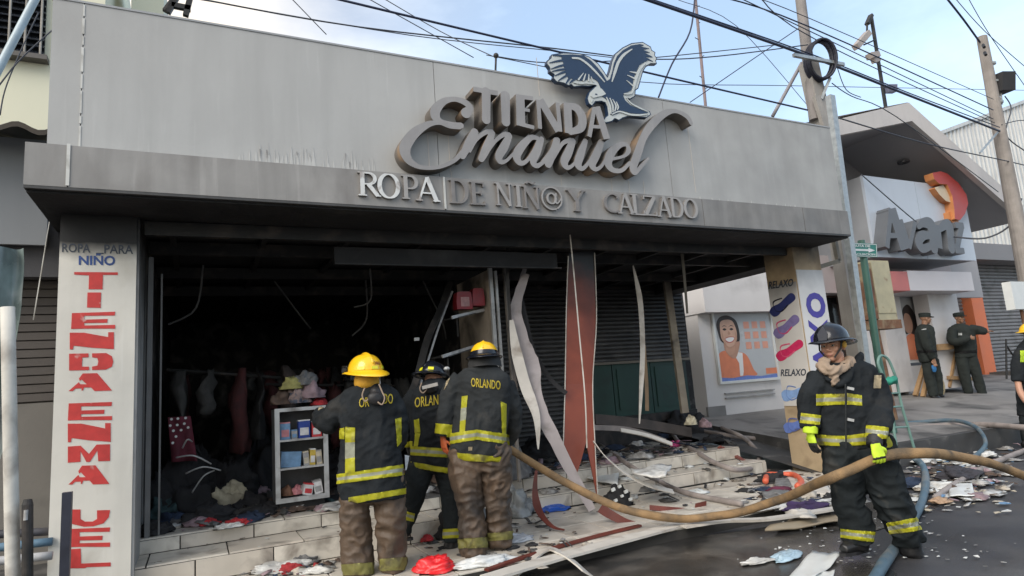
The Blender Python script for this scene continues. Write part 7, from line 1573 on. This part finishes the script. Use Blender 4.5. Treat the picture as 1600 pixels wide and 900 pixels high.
rubble(210, lambda: (random.uniform(-.3, 2.4), random.triangular(.68, 2.6, .8)), .04, .2, [ck, dgrey, cg, cb2, ct, cn, dgrey, cpk, film, dpap], lambda x, y: .42, 'burnt garments covering the doorway floor on the left', .7)
rubble(110, px_area(620, 930, 790, 900, .1), .015, .08, [film, dgrey, dpap, cb2, ck], lambda x, y: .1, 'scraps of film and board on the tiles round the three firefighters', .4)
# burnt racks and hanging stock deep inside the shop
rk = thing('clothes_rack', 'burnt clothes racks with charred garments hanging in the dark shop interior', 'rack', (1.4, 3, .42))
rkm = [cloth('ash_grey', (.06, .058, .055)), cloth('ash_brown', (.06, .045, .04)), cloth('ash_red', (.07, .02, .02)), cloth('soot', (.03, .03, .03))]
for (y, z, x0, x1) in ((2.1, 1.95, -.3, .9), (2.9, 1.75, .8, 2.9), (3.9, 2.0, -.2, 2.6)):
    MB().tube([(x0, y, z), (x1, y, z-.16)], .02, 8).build('rail', steeld, rk)
    x = x0+.05
    while x < x1-.05:
        if random.random() < .45: x += random.uniform(.06, .3)
        h = random.uniform(.15, 1.05); w = random.uniform(.04, .2); m = random.choice(rkm); t0 = z-.03
        mb = MB(); rs = []
        for i in range(7):
            t = i/6; k = .45+.55*min(1, t*4); rs.append([Vector((x+w*k*.5*math.cos(a)+.10*noise.noise(Vector((x*7, t*3, a*.5)))+.12*t*noise.noise(Vector((x*3, 0, 7))), y+.16*k*math.sin(a)+.05*noise.noise(Vector((a, t*3, x*5))), t0-h*t+.02*math.sin(a*3+x*9))) for a in [2*PI*j/10 for j in range(10)]])
        mb.rings(rs); mb.build('garment', m, rk, smooth=True); x += w+.02
for i in range(5):
    a = Vector((random.uniform(0, 3), random.uniform(1.2, 3.5), 3.05)); b = a+Vector((random.uniform(-.6, .6), random.uniform(-.3, .3), random.uniform(-.9, -.25)))
    m_ = (a+b)/2+Vector((.1, 0, -.15)); MB().tube(catmull([a, m_, b], 5), .012, 6).build('hanging_wire', mat('ash_wire', (.1, .1, .1), .6), rk)
# ------------------------------------------------------------------ hoses
def hose(pts, r, m, lab, k=10):
    P = catmull([p if isinstance(p, Vector) else Vector(p) for p in pts], k); R_ = [(r*(1+.10*noise.noise(Vector((i*.17, r*99, 3)))), r*(.93+.14*noise.noise(Vector((i*.11, 8, r*50))))) for i in range(len(P))]
    P = [p+noise.noise_vector(Vector((i*.12, r*77, 1)))*.008 for i, p in enumerate(P)]
    return single('fire_hose', MB().tube(P, R_, 18), m, lab, 'hose', tuple(P[0]), True)
htan = mat('hose_tan', (.27, .175, .09), .85, .2, 9, .6, 120, dirt=(.11, .085, .06), dscale=5, dth=(.46, .68), spec=.25); hgr = mat('hose_grey', (.28, .245, .23), .75, .15, 6, .3, 90, dirt=(.15, .13, .12), dscale=4); hbl = mat('hose_blue', (.07, .12, .16), .6, .2, 6, .2, 90, dirt=(.14, .16, .17), dscale=5)
HP = [at(x, y, Y=Y) for x, y, Y in ((780, 692, -.2), (797, 702, -.3), (850, 735, -.45), (905, 765, -.65), (960, 790, -.85), (1020, 805, -1.05), (1080, 810, -1.2), (1150, 802, -1.5), (1220, 780, -1.9), (1262, 762, -2.3), (1500, 714, -2.9), (1560, 728, -2.85), (1640, 760, -2.8))]
HP[-3:-3] = [f4.q(1300, 746, -.33), f4.q(1338, 729, -.29), f4.q(1372, 716, -.27), f4.q(1405, 709, -.29), f4.q(1445, 708, -.31)]
hose(HP, .037, htan, 'big tan hose held by the firefighter and sweeping across the whole foreground')
hose([at(x, y, Z=z+.03) for x, y, z in ((930, 690, .44), (985, 728, .42), (1030, 752, .2), (1065, 768, .12), (1110, 779, .1), (1160, 788, .1))], .03, hgr, 'grey hose running down the right steps parallel to the cream trim')
hose([at(x, y, Z=z+.03) for x, y, z in ((930, 660, .5), (1000, 662, .5), (1045, 675, .48), (1060, 690, .46), (1085, 704, .4), (1115, 722, .3), (1150, 734, .22), (1178, 730, .14), (1186, 712, .2), (1172, 692, .35), (1150, 678, .5), (1128, 668, .55))], .033, hgr, 'pinkish grey hose forming a loop at the right end of the steps')
hose([at(x, y, Z=z+.03) for x, y, z in ((1090, 672, .5), (1135, 680, .46), (1190, 686, .36), (1245, 690, .33))], .033, hgr, 'straight grey hose leaving the loop towards the poster pillar')
hose([at(x, y, Z=.34) for x, y in ((1330, 682), (1395, 674), (1450, 667), (1520, 663), (1600, 668), (1660, 672))], .045, hgr, 'pale grey hose lying along the kerb top behind the firefighter')
hose([at(x, y, Z=z) for x, y, z in ((1380, 668, .36), (1430, 660, .4), (1490, 657, .42), (1525, 668, .35), (1540, 690, .2), (1530, 708, .08), (1505, 718, .06), (1470, 715, .05))], .032, hbl, 'dark blue hose bending over the kerb at the right')
hose([at(x, y, Z=z) for x, y, z in ((1462, 778, .03), (1490, 758, .035), (1530, 735, .035), (1570, 716, .035), (1640, 690, .035))], .035, hgr, 'grey hose crossing the gutter to the right edge')
hose([at(x, y, Z=z) for x, y, z in ((1350, 930, .045), (1374, 892, .045), (1396, 858, .045), (1422, 820, .045), (1440, 785, .045), (1446, 755, .1), (1443, 730, .2), (1430, 716, .3))], .04, hbl, 'blue grey hose passing under the firefighter legs to the bottom edge')
# peeling pale streaks low on the parapet and soot drips
mb = MB()
for i in range(70):
    px = random.triangular(325, 600, 480) if i < 48 else random.uniform(1085, 1245); p = at(px, 240 if px < 700 else 300, Y=-.502); w = random.uniform(.004, .016); h = random.uniform(.04, .22) if px < 700 else random.uniform(.02, .07)
    yj = -.5012-.00004*i; mb.prism([(p.x-w, yj, 3.465), (p.x+w, yj, 3.465), (p.x+w*.5, yj, 3.465+h*.7), (p.x, yj, 3.465+h), (p.x-w*.7, yj, 3.465+h*.6)], (0, -.0008, 0))
mb.build('peeling_streaks', mat('streak_pale', (.45, .45, .435), .6, .1, 8, 0), shop, kind='stuff')
mb = MB()
for i in range(5):
    px = random.triangular(330, 600, 500); p = at(px, 240, Y=-.502); w = random.uniform(.003, .007); h = random.uniform(.04, .13); z = 3.47+random.uniform(.02, .1)
    mb.prism([(p.x-w, -.506-i*.0002, z+h), (p.x+w, -.506-i*.0002, z+h), (p.x+w*.2, -.506-i*.0002, z)], (0, -.0008, 0))
mb.build('soot_drips', mat('streak_dark', (.24, .235, .23), .7, .1, 8, 0), shop, kind='stuff')
mb = MB()
for (px, y0, y1) in ((640, 215, 262), (668, 210, 264), (700, 210, 268), (705, 268, 285), (835, 285, 292), (876, 270, 290), (955, 280, 302), (982, 282, 306), (1075, 200, 300), (1005, 282, 304), (838, 90, 150)):
    a = at(px, y0, Y=-.502); b = at(px+2, y1, Y=-.502); mb.prism([(a.x-.004, -.502, a.z), (a.x+.004, -.502, a.z), (a.x+.005, -.502, max(b.z, 3.464)), (a.x-.003, -.502, max(b.z, 3.464))], (0, -.001, 0))
mb.build('drip_lines', mat('drip_pale', (.52, .48, .43), .6, .1, 8, 0), shop, kind='stuff')
